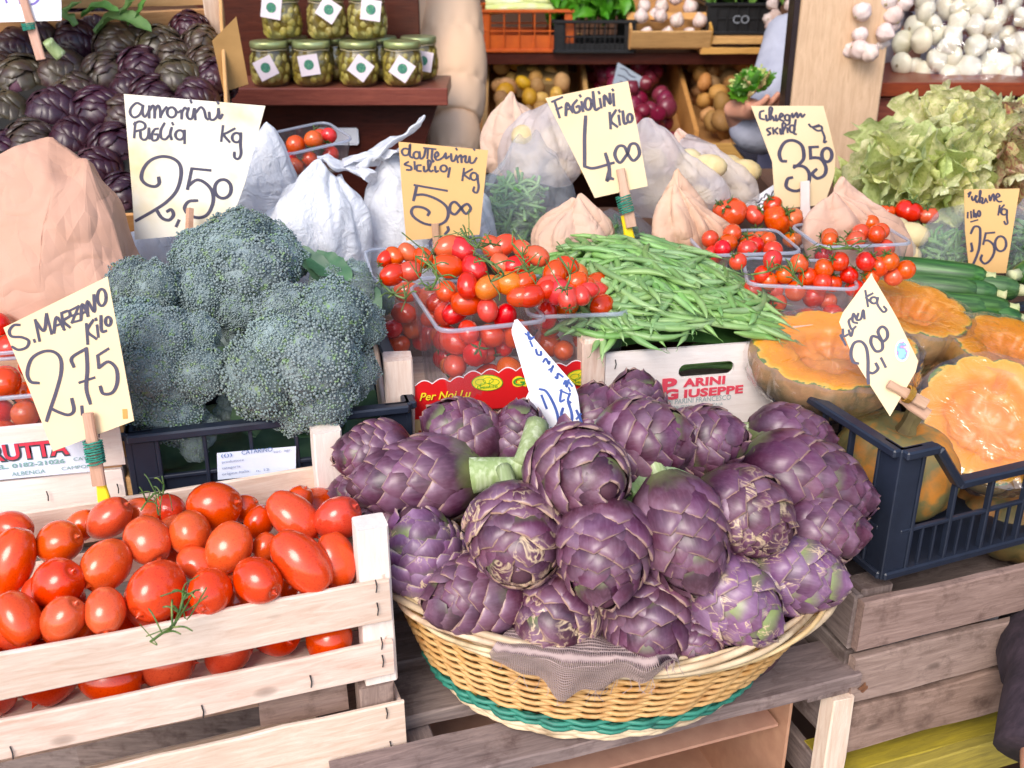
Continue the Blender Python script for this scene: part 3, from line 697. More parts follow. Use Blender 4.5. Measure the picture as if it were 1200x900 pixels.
def pile(n, r, W, D, floor=0.0, cap=99, slope=0.0, seed=0, jit=.15, cand=50, cen=(0, 0), ky=0.0):
    """rest n spheres one on another in a W x D footprint (corner at 0,0); returns centres"""
    rs = np.random.RandomState(seed); P = np.zeros((0, 3)); Rr = []
    for i in range(n):
        ri = r * (1 + rs.uniform(-jit, jit)); X = rs.uniform(ri, max(ri + 1e-4, W - ri), cand); Y = rs.uniform(ri, max(ri + 1e-4, D - ri), cand)
        Z = np.full(cand, floor + ri)
        for (x, y, z), rj in zip(P, Rr):
            d2 = (X - x) ** 2 + (Y - y) ** 2; s = (ri + rj) * .97; m = d2 < s * s
            Z[m] = np.maximum(Z[m], z + np.sqrt(s * s - d2[m]))
        cost = Z + slope * np.hypot((X - W / 2 - cen[0]) , (Y - D / 2 - cen[1])) - ky * Y
        k = int(np.argmin(cost))
        if Z[k] > cap: continue
        P = np.vstack([P, [X[k], Y[k], Z[k]]]); Rr.append(ri)
    return [(Vector(p), rr) for p, rr in zip(P, Rr)]
def rdir(rs, up=0.0):
    v = Vector(rs.normal(size=3)); v.z += up; return v.normalized()

# ================================================================== front tomato crate
FR = Vector((-.121, .879, 0)); Lc, Dc = .62, .218
def loc_root(name, o, z, ang, label, cat, group=None):
    return empty(name, (o.x, o.y, z), label, cat, group, rz=ang)
cr = loc_root('slatted_crate', FR, .834, ANG, 'fresh pale slatted wooden crate full of plum tomatoes at the front left', 'crate')
th = .006
for z, h, k in ((.022, .044, 0), (.091, .05, 0)):
    plank('slat', cr, (-Lc, -.0, z), (0, -.0, z), h, th, W_NEW, (0, -1, 0))
plank('slat', cr, (-Lc, Dc, .11), (-.0, Dc, .11), .05, th, W_NEW, (0, 1, 0)); plank('slat', cr, (-Lc, Dc, .05), (0, Dc, .05), .045, th, W_NEW, (0, 1, 0))
for z in (.024, .096):
    plank('slat', cr, (-.004, .004, z), (-.004, Dc - .004, z), .045, th, W_NEW, (1, 0, 0)); plank('slat', cr, (-Lc + .004, .004, z), (-Lc + .004, Dc - .004, z), .045, th, W_NEW, (-1, 0, 0))
for x, y, zt in ((-.012, .018, .172), (-.022, Dc - .016, .190), (-Lc + .025, .018, .187), (-Lc + .025, Dc - .018, .187)):
    plank('corner_post', cr, (x, y, -.012), (x, y, zt), .032, .028, W_PALE, (0, -1, 0))
for i in range(6): plank('bottom_board', cr, (-Lc + .012, .022 + i * .035, .006), (-.012, .022 + i * .035, .006), .031, .005, W_NEW)
for x, z in ((-.014, .105), (-.014, .078), (-.012, .036), (-.012, .014), (-.19, .0), (-.36, .0), (-.085, .008)):
    staple(cr, (x, -.0042, z), .015)
# tomatoes
def crt(u, v): return ((u) / 2.25, 500 + v / 2.25)
SM = [(287,243,100,1.3,(62,-48),.2),(565,212,135,1.1,(60,-12),.5),(155,305,112,1.12,(38,-14),.5),(278,365,125,1.08,(-14,22),.85),(152,415,128,1.1,(15,-12),.6),
      (390,300,118,1.15,(35,40),.6),(500,280,112,1.1,(8,25),.9),(605,318,116,1.2,(-16,38),.55),(165,510,108,1.15,(32,-36),.5),(278,485,105,1.15,(10,32),.7),
      (412,432,150,1.1,(-12,22),.9),(553,435,116,1.1,(-4,22),.95),(680,405,120,1.15,(40,20),.7),(796,355,128,1.45,(55,58),.25),(772,238,112,1.4,(60,52),.3),
      (890,243,116,1.12,(42,-28),.5),(790,192,70,1.1,(10,-20),.3),(30,355,116,1.6,(-20,80),.1),(48,505,110,1.3,(25,40),.4),(30,268,90,1.2,(40,10),.3),
      (445,215,72,1.2,(30,10),.3),(215,262,75,1.3,(20,-20),.3),(682,252,78,1.2,(10,-20),.3),(885,350,105,1.3,(10,40),.3),(520,362,90,1.2,(20,10),.3),(375,228,80,1.3,(40,5),.2),(700,318,70,1.2,(-10,20),.3),(640,215,70,1.2,(20,-10),.3)]
toms = []
Rt, Up, Fw = Vector((1, 0, 0)), Vector((0, SP, CP)), Vector((0, CP, -SP))
def vdir(dx, dy, tw):
    """direction given as seen: right, down, towards the viewer"""
    l = math.hypot(dx, dy) or 1
    k = math.sqrt(max(0, 1 - tw * tw)); return (Rt * (dx / l * k) - Up * (dy / l * k) - Fw * tw).normalized()
for i, (x, y, wd, el, dr, tw) in enumerate(SM):
    u, v = crt(x, y); behind = i in (16, 20, 21, 22, 23, 24, 25, 26, 27)
    # heap surface rises a little towards the back
    base = FR + DX * ((u - 455) / 1190); z = .955 + max(0, (735 - v)) * .00018 + (.0 if not behind else -.012)
    p = atz(u, v, z); t = pdepth(p); r = wd / 2.25 * t / FPX / 2
    o = tomato(PLUMS[i % 5], p, r * .97, vdir(dr[0], dr[1], max(.08, tw - .22)), roll=rng.uniform(0, 6)); o.scale.z *= el / 1.20
    place('blossom_scar', TIPME, o, T(.05, 0, 1.27)); toms.append(o)
rs = np.random.RandomState(4)
M0 = T(FR.x, FR.y, .834) @ RZ(ANG)
KEEP = set()
for p, r in pile(190, .0262, Lc - .03, Dc - .022, .010, .108, seed=5, cand=140):
    q = M0 @ (p + Vector((-Lc + .012, .010, 0))); toms.append(tomato(PLUMS[rs.randint(5)], q, r * .96, rdir(rs), roll=rs.uniform(0, 6)))
    if p.y < .04: KEEP.add(toms[-1].name)
auto(toms, lambda o, k: ['glossy red plum tomato', 'orange-red plum tomato', 'deep red plum tomato'][k % 3], 'in the pale front crate', 'tomato', 'plum tomatoes in the front crate', 30)
def vine(name, pts_w, r, label, leaves=0, seed=0, mat=None):
    rs = np.random.RandomState(seed); o0 = pts_w[0]; e = empty(name, o0, label, 'vine')
    V, F = tube([p - o0 for p in smoothpath(pts_w, 4)], r, 5); obj('main_stem', V, F, mat or VINE, e, True)
    for k in range(1, len(pts_w)):
        for s in range(2):
            p = pts_w[k] - o0; d = Vector(rs.normal(size=3)) * .012; d.z = abs(d.z) * .7
            V, F = tube(smoothpath([p, p + d * .6 + Vector((0, 0, .003)), p + d], 3), [r * .7] * 6 + [r * .5], 4); obj('side_stem', V, F, mat or VINE, e, True)
    for k in range(leaves):
        p = pts_w[rs.randint(len(pts_w))] - o0
        V, F = tube(smoothpath([p, p + Vector(rs.normal(size=3)) * .008, p + Vector(rs.normal(size=3)) * .014 + Vector((0, 0, .005))], 4), r * .5, 4); obj('tendril', V, F, mat or VINE, e, True)
    return e
vine('tomato_vine', [atz(u, v, z) for u, v, z in ((176, 752, .95), (190, 742, .957), (202, 735, .965), (210, 718, .972), (214, 704, .98), (218, 696, .985))], .0014, 'withered green tomato stem hanging over the front crate top slat', 8, 1)
vine('tomato_vine', [atz(u, v, z) for u, v, z in ((165, 598, .985), (172, 588, .99), (182, 578, .995), (190, 580, 1.0), (192, 568, 1.005))], .0011, 'thin tomato stem standing at the back edge of the front crate', 6, 2)

# crates stacked under it
for nm, z0, lab in (('slatted_crate', .565, 'pale slatted wooden crate directly under the plum tomato crate'),):
    e = loc_root(nm, FR + DX * .004 - DY * .004, z0, ANG, lab, 'crate')
    for z, h in ((.03, .06), (.115, .06), (.195, .083)):
        plank('slat', e, (-Lc, 0, z), (0.004, 0, z), h, th, W_NEW, (0, -1, 0)); plank('slat', e, (0, .004, z), (0, Dc, z), h * .8, th, W_NEW, (1, 0, 0))
        plank('slat', e, (-Lc, Dc, z), (0, Dc, z), h * .9, th, W_NEW, (0, 1, 0))
    for x, y in ((-.022, .02), (-.022, Dc - .02), (-Lc + .025, .02), (-Lc + .025, Dc - .02)): plank('corner_post', e, (x, y, 0), (x, y, .255), .035, .03, W_OLD2, (0, -1, 0))
    plank('end_board', e, (-.14, .03, .235), (-.05, .03, .235), .04, .004, CARD2 if 0 else W_OLD2, (0, -1, 0))
    for i in range(3): plank('bottom_board', e, (-Lc + .01, .04 + i * .065, .006), (-.01, .04 + i * .065, .006), .055, .005, W_NEW)
    for x, z in ((-.016, .22), (-.014, .175), (-.02, .168)): staple(e, (x, -.0042, z), .014)
# shadowy lower stand carrying everything
def stand(name, o, ang, a, b, label, mat=WALLM):
    e = loc_root(name, o, 0, ang, label, 'stand'); V, F = box(b[0] - a[0], b[1] - a[1], b[2] - a[2], .004, [(p + q) / 2 for p, q in zip(a, b)]); me = obj('body', V, F, mat, e); fixn(me.data)
    for k in range(4): plank('front_board', e, (a[0] + .01, a[1] - .008, a[2] + .05 + k * (b[2] - a[2] - .06) / 4), (b[0] - .01, a[1] - .008, a[2] + .05 + k * (b[2] - a[2] - .06) / 4), (b[2] - a[2]) / 4.6, .014, W_OLD, (0, -1, 0))
    return e
stand('wooden_stand', FR, ANG, (-.66, .02, 0), (.0, .24, .56), 'dark wooden stand under the front left crates')

# ================================================================== basket of artichokes
BC = Vector((.108, .990, 0)); BZ0, BZ1 = .757, .890
WICK = simple('honey_wicker', [c('#c9974e'), c('#e0b878'), c('#b98240')], 30, .55, .4, var=(.01, .15, .2))
WICKL = simple('pale_wicker_rim', [c('#b99a74'), c('#d6bd98'), c('#8f7250')], 18, .55, .4, var=(.012, .15, .22))
WICKG = simple('green_wicker', [c('#1f6a58'), c('#2c7f68'), c('#1a5548')], 25, .5, .3)
bk = empty('wicker_basket', (BC.x, BC.y, BZ0), 'oval wicker basket with a green woven band heaped with purple artichokes', 'basket')
def brad(z):      # half axes of the oval at height z above the foot
    f = min(1, max(0, z / (BZ1 - BZ0))); g = f ** .75
    return .160 + .080 * g, .118 + .040 * g
def bpt(a, z, off=0.0):
    A, B = brad(z); return Vector(((A + off) * math.cos(a) - .02 * (1 - z / (BZ1 - BZ0)), (B + off) * math.sin(a), z + .006 * math.sin(a * 2 + 1) * z / .1))
NS = 40
def strand(zf, ph, amp, r, n=5, off=0, tw=0):
    P = []
    m = NS * 3
    for i in range(m):
        a = 2 * math.pi * i / m; s = math.sin(NS / 2 * a + ph); P.append(bpt(a, zf + tw * math.sin(a * 9 + ph), amp * s + off))
    return tube(P, r, n, closed=True)
wv = MB()
for k in range(16):
    zz = .042 + k * .0053
    wv.add(*strand(zz, math.pi * (k % 2), .0035, .0026))
wv.build('woven_wall', WICK, bk, True)['kind'] = 'stuff'
g_ = MB()
for k in range(4): g_.add(*strand(.021 + k * .0048, math.pi * (k % 2) + .4, .0042, .0028, off=.002))
g_.build('green_band', WICKG, bk, True)
f_ = MB()
for k in range(4): f_.add(*strand(.002 + k * .0052, math.pi * (k % 2) * .7, .002, .0032, off=.001))
f_.build('foot_ring', WICKL, bk, True)
stk_ = MB()
for i in range(NS):
    a = 2 * math.pi * i / NS; stk_.add(*tube([bpt(a, z, -.001) for z in (0, .04, .08, .125)], .0024, 5))
stk_.build('upright_rods', WICK, bk, True)
for k in range(7):
    P = []; m = 120; ph = k * 6.28 / 7
    for i in range(m):
        a = 2 * math.pi * i / m; tw = 3 * a + ph + .3 * math.sin(5 * a + k); P.append(bpt(a, .128 + .010 * math.sin(tw) + (k % 3) * .002, .003 + .008 * math.cos(tw)))
    V, F = tube(P, .0027 + .0006 * (k % 3), 6, closed=True); obj('rim_rod', V, F, WICKL, bk, True)
V = [bpt(2 * math.pi * i / 40, .004, -.004) for i in range(40)]; obj('base', V, [tuple(range(40))], WICK, bk)
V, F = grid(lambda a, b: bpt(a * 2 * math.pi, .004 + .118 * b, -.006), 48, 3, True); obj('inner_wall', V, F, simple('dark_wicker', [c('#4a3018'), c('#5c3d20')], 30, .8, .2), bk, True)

# --- artichoke model
def egg(z, L, Rm, wide=.42):
    z = min(max(z, -.05), 1.02)
    if z < wide: return Rm * math.sqrt(max(.02, 1 - ((wide - z) / (wide + .07)) ** 2.3))
    q = (z - wide) / (1.03 - wide); return Rm * max(.16, (1 - q ** 2.35)) ** .72
def bractmat(name, cols, green, tip, crack=0.0, grn=.35):
    m = NT(name); v = m.coords((1, 1, 1)); uvn = m.new('UVMap'); sp = m.new('SeparateXYZ'); m.l(uvn.outputs[0], sp.inputs[0])
    n = m.noise(v, 26, 4); col = m.vary(m.ramp(n, [(.3, cols[0]), (.5, cols[1]), (.72, cols[2])]), .02, .15, .22)
    mp = m.coords((120, 120, 10)); st = m.noise(mp, 3, 3); col = m.mix(m.ramp(st, [(.45, (0, 0, 0)), (.75, (.15, .15, .15))]), col, tuple(min(1, x * 2.0) for x in cols[2]))
    col = m.mix(m.ramp(sp.outputs[1], [(.30, (.55, .55, .55)), (.62, (0, 0, 0))]), col, tuple(x * .45 for x in cols[0]))  # dark base, paler tip: shade between bracts painted into the colour
    col = m.mix(m.ramp(sp.outputs[1], [(.62, (0, 0, 0)), (.95, (.30, .30, .30))]), col, tuple(min(1, x * 1.7) for x in cols[2]))
    # green towards the base of the bract, on some bracts more
    oi = m.new('ObjectInfo'); mr = m.new('MapRange'); mr.inputs[1].default_value = 0; mr.inputs[2].default_value = 1; mr.inputs[3].default_value = grn - .5; mr.inputs[4].default_value = grn + .2
    m.l(oi.outputs['Random'], mr.inputs[0]); sb = m.new('Math', operation='SUBTRACT'); m.l(mr.outputs[0], sb.inputs[0]); m.l(sp.outputs[1], sb.inputs[1])
    ad = m.new('Math', operation='ADD'); m.l(sb.outputs[0], ad.inputs[0]); nm2 = m.new('Math', operation='MULTIPLY_ADD'); m.l(m.noise(v, 45, 2), nm2.inputs[0]); nm2.inputs[1].default_value = .6; nm2.inputs[2].default_value = -.3; m.l(nm2.outputs[0], ad.inputs[1])
    col = m.mix(m.ramp(ad.outputs[0], [(.0, (0, 0, 0)), (.45, (.8, .8, .8))]), col, green)
    # dry tan tip and edge
    ab = m.new('Math', operation='ABSOLUTE'); m.l(sp.outputs[0], ab.inputs[0])
    t2 = m.new('Math', operation='MULTIPLY'); m.l(sp.outputs[1], t2.inputs[0]); m.l(sp.outputs[1], t2.inputs[1])
    e1 = m.new('Math', operation='MULTIPLY_ADD'); m.l(ab.outputs[0], e1.inputs[0]); e1.inputs[1].default_value = .30; m.l(t2.outputs[0], e1.inputs[2])
    col = m.mix(m.ramp(e1.outputs[0], [(.92, (0, 0, 0)), (1.22, (.5, .5, .5))]), col, tip)
    if crack:
        ck = m.noise(m.coords((1, 1, .6)), 38, 3, .5, 2.5); bnd = m.ramp(ck, [(.50 - crack * .05, (0, 0, 0)), (.51, (1, 1, 1)), (.52 + crack * .06, (0, 0, 0))])
        msk = m.ramp(m.noise(v, 16, 2), [(.5, (0, 0, 0)), (.6, (1, 1, 1))]); mm = m.new('Mix', data_type='RGBA', blend_type='MULTIPLY'); mm.inputs[0].default_value = 1; m.l(bnd, mm.inputs[6]); m.l(msk, mm.inputs[7])
        col = m.mix(mm.outputs[2], col, c('#cdb491'))
    m.base(col); m.set(Roughness=.36); m.b.inputs['Specular IOR Level'].default_value = .55
    m.bump(st, .12, .0005); return m.m
PUR = [c('#3d1b2e'), c('#583044'), c('#7a5a6e')]
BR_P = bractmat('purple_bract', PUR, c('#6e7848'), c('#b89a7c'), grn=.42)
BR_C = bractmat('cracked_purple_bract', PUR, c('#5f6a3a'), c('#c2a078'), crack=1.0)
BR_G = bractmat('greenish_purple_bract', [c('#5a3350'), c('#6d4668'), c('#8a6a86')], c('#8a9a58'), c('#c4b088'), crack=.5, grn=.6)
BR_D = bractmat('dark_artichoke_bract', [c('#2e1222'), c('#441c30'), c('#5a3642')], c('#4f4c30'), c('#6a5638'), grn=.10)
STEMG = simple('artichoke_stem', [c('#a6b284'), c('#8a9a66'), c('#c4ccaa')], 30, .6, .5, stretch=(3, 3, .3), bscale=60)
COREM = simple('artichoke_heart', [c('#42202f'), c('#573040')], 30, .7, .2)
NL = 12
def bract_shapes(L, Rm, wide, mat, lift=.0088, nb=None):
    out = []
    for k in range(NL):
        f = k / (NL - 1); zb = -.03 + .86 * f ** .93; ln = .46 - .26 * f; hw = (.70 - .08 * f) * 1.0
        V = []; UV = []; F = []; na, nl = 4, 6
        rb = max(egg(zb + .2, L, Rm, wide), .012)
        for j in range(nl + 1):
            s = (0, .3, .55, .75, .88, .96, 1)[j]; z = zb + ln * s
            wd = hw * Rm * (math.sin(math.pi * (.22 + .78 * s) ** .95) ** .60 if s < 1 else 0) * (1.05 - .25 * f)
            if s > .8: wd *= .92
            for i in range(na + 1):
                x = -1 + 2 * i / na; rr = egg(z - .02 * x * x, L, Rm, wide) + .0012
                of = lift * (s ** 1.2) * (1.05 - .6 * f) * (1 - .35 * s ** 6) + .0040 * (1 - x * x) * math.sin(math.pi * (.15 + .7 * s)) * (1 - .5 * f) - .0012 * abs(x) ** 3
                if z > .93: rr *= 1 - 2.2 * (z - .93)
                r2 = rr + of; an = x * wd / max(rr, .014)
                V.append((r2 * math.sin(an), -r2 * math.cos(an), z * L - .03 * L * x * x * s)); UV.append((x, s))
        m = na + 1
        for j in range(nl):
            for i in range(na): a = j * m + i; F.append((a, a + 1, a + m + 1, a + m))
        out.append(mesh('bract', V, F, mat, True, UV))
    return out
def arti_proto(L, Rm, wide, mat, stem=.04, per=6, stemr=.009, seed=0, lift=.0115):
    br = bract_shapes(L, Rm, wide, mat, lift); rs = np.random.RandomState(seed)
    V, F = lathe([(max(.002, egg(z, L, Rm, wide) * (.90 + .12 * z ** 3)), z * L * (.96 + .03 * z)) for z in [i / 12 for i in range(13)]] + [(Rm * .20, L * 1.01), (Rm * .10, L * 1.03), (.001, L * 1.04)], 18); core = mesh('core', V, F, COREM, True)
    P = smoothpath([Vector((0, 0, .01)), Vector((.002, 0, -stem * .5)), Vector((.005, .002, -stem))], 3)
    V, F = tube(P, [stemr * 1.3] * 2 + [stemr] * (len(P) - 2), 9); stm = mesh('stem', V, F, STEMG, True)
    lay = []
    for k in range(NL):
        n = per
        for j in range(n): lay.append((br[k], 2 * math.pi * (j + .5 * (k % 2) + .13 * k) / n + rs.uniform(-.10, .10), rs.uniform(.96, 1.04), rs.uniform(-.01, .03)))
    return core, stm, lay, L
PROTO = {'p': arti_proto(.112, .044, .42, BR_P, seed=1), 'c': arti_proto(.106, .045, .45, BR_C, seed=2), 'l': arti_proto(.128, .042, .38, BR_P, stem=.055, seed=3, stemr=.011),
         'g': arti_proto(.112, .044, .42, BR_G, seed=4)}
def artichoke(kind, ctr, r, axis, roll=0, scale_z=1.0, stem=True, label=None, cat='artichoke', group=None):
    core, stm, lay, L = PROTO[kind]; s = r / .046
    M = zframe(ctr, axis, roll) @ SC(s, s, s * scale_z) @ T(0, 0, -L * .47)
    e = empty('artichoke', M=M, label=label, cat=cat, group=group); place('core', core, e)
    if stem: place('stem', stm, e)
    for me, a, q, tl in lay: place('bract', me, e, RZ(a) @ RX(-tl) @ SC(q, q, q * .99 + .01))
    return e
GA = 'purple artichokes in the wicker basket'
#      u    v    z    w(px) dir        tow  kind len  label
AR = [(492,561,.985, 94,(-1,.12),.20,'l',1.12,'long purple artichoke lying at the far left of the heap, thick stem to the right'),
      (440,532,1.00, 70,(-1,.05),.3,'p',1.0,'purple artichoke whose tip shows above and left of the long lying one'),
      (432,578,.95, 66,(-1,.1),.3,'p',1.0,'half hidden purple artichoke left of the heap beside the tomato crate'),
      (545,512,1.01, 78,(-.8,-.5),.1,'p',1.0,'purple artichoke at the back in front of the yellow ITALIA slat'),
      (608,512,1.01, 62,(.1,-1),.1,'p',1.0,'small upright purple artichoke behind the thick cut stem'),
      (677,556,1.035,104,(.35,.15),.86,'p',.95,'round purple artichoke facing the viewer right under the white card'),
      (750,520,1.04, 96,(.8,-.12),.35,'p',.95,'purple artichoke just left of the brown one under the red printed box'),
      (744,478,1.03, 70,(0,-1),.15,'p',.9,'upright purple artichoke rising highest, in front of the beans box lettering'),
      (822,520,1.03, 82,(.9,-.25),.45,'p',.95,'brown purple artichoke under the beans box, tip to the right'),
      (605,625,.985,106,(.1,.7),.72,'c',.95,'artichoke with many cream cracks on its bracts, mid left'),
      (707,643,.985,101,(-.02,1),.50,'p',.98,'smooth violet artichoke with a green stub on top in the middle'),
      (797,622,.99, 100,(.30,1),.35,'p',1.1,'smooth violet artichoke right of the middle one, tip down to the right'),
      (868,600,.99, 96,(.9,.45),.35,'c',1.0,'cracked purple artichoke with a lightning shaped scar, right of the middle'),
      (936,561,.985,100,(.95,.18),.15,'l',1.0,'large purple artichoke lying tip right next to the dark pumpkin crate'),
      (925,512,1.00, 72,(1,.15),.1,'l',.95,'slim purple artichoke lying behind the large right hand one'),
      (985,583,.965,66,(1,.1),.3,'p',.9,'artichoke of which little more than the tip shows beside the crate corner'),
      (960,622,.95, 76,(1,.0),.25,'p',1.05,'bluish purple artichoke low on the right under the large one'),
      (925,672,.92, 88,(.95,.1),.3,'g',1.1,'green striped artichoke at the right rim of the basket'),
      (855,702,.92, 92,(.85,.5),.35,'g',1.05,'artichoke with greenish tips low right, tip towards the rim'),
      (758,722,.905,98,(.05,.75),.66,'p',1.0,'purple artichoke at the bottom middle, tip facing down'),
      (656,714,.905,98,(-.45,.55),.70,'c',1.0,'artichoke with pale scars on the burlap at the bottom'),
      (562,698,.915,92,(-1,.15),.3,'p',1.05,'dark purple artichoke at the lower left, tip to the left'),
      (497,652,.925,94,(-.25,-.9),.25,'g',.95,'greenish purple artichoke at the left rim of the basket'),
      (460,612,.94, 66,(-.9,.4),.3,'p',.9,'shaded artichoke squeezed between the tomato crate and the heap'),
      (812,748,.885,66,(.3,1),.6,'p',.9,'shaded artichoke low behind the front rim'),
      (690,505,1.0, 80,(.2,-1),.2,'p',1.0,'bluish artichoke behind the foot of the white card')]
for i, (u, v, z, wp, dr, tw, kd, ln, lab) in enumerate(AR):
    p = atz(u, v, z); r = wp * pdepth(p) / FPX / 2 * .97
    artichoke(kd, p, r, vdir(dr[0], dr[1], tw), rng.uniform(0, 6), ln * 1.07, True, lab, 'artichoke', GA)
# hidden ones that fill the middle of the heap
for k, (x, y, z) in enumerate(((-.12, -.02, .075), (-.07, -.08, .075), (0, -.085, .075), (.07, -.08, .075), (.13, -.04, .075), (-.13, .05, .09), (-.08, .02, .055), (.02, .05, .06), (.1, .03, .06), (-.02, -.05, .05), (.07, -.06, .05), (-.1, .09, .07), (.05, .12, .09), (.14, .08, .07), (0, .04, .15), (.09, .02, .15), (-.07, .03, .13), (.15, -.02, .06))):
    V, F = uvs(14, 9); o = obj('artichoke', [(a * .046, b * .046, cc * .055) for a, b, cc in V], F, COREM, None, True, M=T(BC.x + x, BC.y + y, BZ0 + z))
    tag(o, 'shaded artichoke buried deep inside the heap in the basket', 'artichoke', GA + ', buried')
# big cut stem of the long artichoke
def stalk(pts, r, label, name='artichoke_stalk'):
    P = smoothpath(pts, 4); o0 = pts[0]; V, F = tube([p - o0 for p in P], r if not isinstance(r, list) else [r[0] + (r[1] - r[0]) * i / (len(P) - 1) for i in range(len(P))], 12)
    V = [Vector(q) * 1 for q in V]; o = obj(name, V, F, STEMG, None, True, M=T(o0)); tag(o, label, 'stalk'); return o
stalk([atz(553, 557, 1.0), atz(590, 552, 1.005), atz(622, 547, 1.01)], [.020, .011], 'thick pale green cut artichoke stalk left of the round artichoke')
stalk([atz(608, 545, 1.015), atz(618, 528, 1.025), atz(630, 497, 1.04)], [.008, .013], 'pale ribbed artichoke stalk pointing up beside the white card')
BLEAF = leafmat('grey_green_leaf', [c('#5f7f4a'), c('#86a070'), c('#a8b892')], 20)
def leafsheet(name, pts, wid, mat, parent=None, label=None, curl=.3, ruf=.0, seed=0, cat='leaf', nu=8, nl=12, shape=1.0):
    """leaf along pts with half-width wid"""
    P = smoothpath(pts, max(2, nl // (len(pts) - 1))); o0 = P[0].copy(); V = []; F = []; n = len(P); rs = np.random.RandomState(seed); ph = rs.uniform(0, 6)
    for i, p in enumerate(P):
        d = (P[min(i + 1, n - 1)] - P[max(0, i - 1)]).normalized(); sd = d.cross(Vector((0, -.3, 1))).normalized(); up = sd.cross(d)
        s = i / (n - 1); w = wid * (math.sin(math.pi * min(1, (.08 + .92 * s)) ** shape) ** .6 + .03)
        for j in range(nu + 1):
            x = -1 + 2 * j / nu; V.append(p - o0 + sd * (x * w) + up * (curl * w * x * x + ruf * abs(x) ** 2 * math.sin(s * 22 + ph + x * 2) - (.12 * w * (1 - abs(x)) ** 3)))
    for i in range(n - 1):
        for j in range(nu): a = i * (nu + 1) + j; F.append((a, a + 1, a + nu + 2, a + nu + 1))
    o = obj(name, V, F, mat, parent, True, M=T(o0) if parent is None else T(o0 - parent.location))
    if parent is None: tag(o, label, cat)
    return o
leafsheet('artichoke_leaf', [atz(748, 588, 1.0), atz(756, 570, 1.02), atz(790, 560, 1.03), atz(826, 573, 1.02)], .011, BLEAF, None, 'curled grey green leaf over the top of the right middle artichoke', .5, .001)
leafsheet('artichoke_leaf', [atz(735, 590, 1.0), atz(745, 578, 1.015), atz(765, 565, 1.015)], .010, BLEAF, None, 'small pale leaf tucked between the middle artichokes', .4, .001)
# burlap
m = NT('burlap'); vv_ = m.coords((1, 1, 1), 'UV', rnd=False); ch = m.new('TexWave', wave_type='BANDS', bands_direction='X'); ch.inputs['Scale'].default_value = 14; ch.inputs['Distortion'].default_value = 1.5; m.l(vv_, ch.inputs[0])
ch2 = m.new('TexWave', wave_type='BANDS', bands_direction='Y'); ch2.inputs['Scale'].default_value = 9; ch2.inputs['Distortion'].default_value = 1.5; m.l(vv_, ch2.inputs[0])
mx_ = m.new('Math', operation='MAXIMUM'); m.l(ch.outputs['Fac'], mx_.inputs[0]); m.l(ch2.outputs['Fac'], mx_.inputs[1])
m.base(m.ramp(mx_.outputs[0], [(.3, c('#6a5252')), (.9, c('#b49c96'))])); m.set(Roughness=.95); m.bump(mx_.outputs[0], .8, .0015)
tp = m.new('BsdfTransparent'); ms_ = m.new('MixShader'); al = m.ramp(mx_.outputs[0], [(.12, (0, 0, 0)), (.3, (1, 1, 1))]); m.l(al, ms_.inputs[0]); m.l(tp.outputs[0], ms_.inputs[1]); m.l(m.b.outputs[0], ms_.inputs[2]); m.l(ms_.outputs[0], m.out.inputs[0])
bl = empty('burlap_cloth', (BC.x, BC.y, BZ0), 'small frayed piece of grey brown burlap hanging over the front rim', 'cloth')
def burl(a, b):
    an = -math.pi / 2 + (a - .72) * .72; wv_ = .5 + .5 * math.cos((a - .45) * 5.2); dep = .008 + .040 * max(0, wv_) ** 1.5 + .007 * math.sin(a * 21) * math.sin(a * 5)
    if b < .4:
        q = b / .4; p = bpt(an, .13, .008) ; base = bpt(an, .11, -.045); p = base.lerp(p, q); p.z = .122 + .028 * (1 - (1 - q) ** 2) - .008 * q
    else:
        q = (b - .4) / .6; o_ = .023 + .004 * math.sin(a * 17) - .002 * q; pp = bpt(an, max(.02, .13 - dep * q), o_); p = Vector((pp.x, pp.y, .142 - dep * q - .003 * math.cos(a * 30)))
    p.z += .003 * math.sin(a * 26) * math.sin(b * 9); return p
V, F = grid(burl, 60, 26); UV = [(i / 60 * 2.2, j / 26) for j in range(27) for i in range(61)]
obj('fabric', V, F, m.m, bl, True, uv=UV)
fr_ = MB(); rs = np.random.RandomState(8)
for k in range(70):
    a = rs.uniform(0, 1); p = Vector(burl(a, rs.choice([0.35, 1.0]))); q = p + Vector((rs.normal() * .006, -.003 - abs(rs.normal()) * .004, -rs.uniform(0, .014))); fr_.add(*tube([p, p.lerp(q, .5) + Vector((rs.normal() * .002, -.002, 0)), q], .00035, 3))
fr_.build('loose_threads', simple('burlap_thread', [c('#8f7a74'), c('#a58c86')], 50, .9, 0), bl)

# pallet crate under the basket
pz = .750; PO = Vector((.40, .98, 0))
pl = loc_root('wooden_crate', PO, 0, ANG, 'weathered slatted crate on its side carrying the artichoke basket', 'crate')
for i, (y0, wd) in enumerate(((.034, .066), (.135, .072), (.232, .08), (.325, .07))):
    plank('slat', pl, (-.60, y0, pz - .009), (0, y0, pz - .009), wd, .018, W_OLD, (0, 0, 1), .0012)
plank('cross_board', pl, (-.535, .01, pz - .026), (-.535, .36, pz - .026), .10, .014, W_OLD, (0, 0, 1)); plank('cross_board', pl, (-.03, .01, pz - .026), (-.03, .36, pz - .026), .06, .014, W_OLD, (0, 0, 1))
plank('corner_post', pl, (-.016, .014, pz - .033), (-.016, .014, pz - .30), .03, .026, W_NEW, (0, -1, 0)); plank('corner_post', pl, (-.585, .014, pz - .033), (-.585, .014, pz - .30), .03, .026, W_OLD, (0, -1, 0))
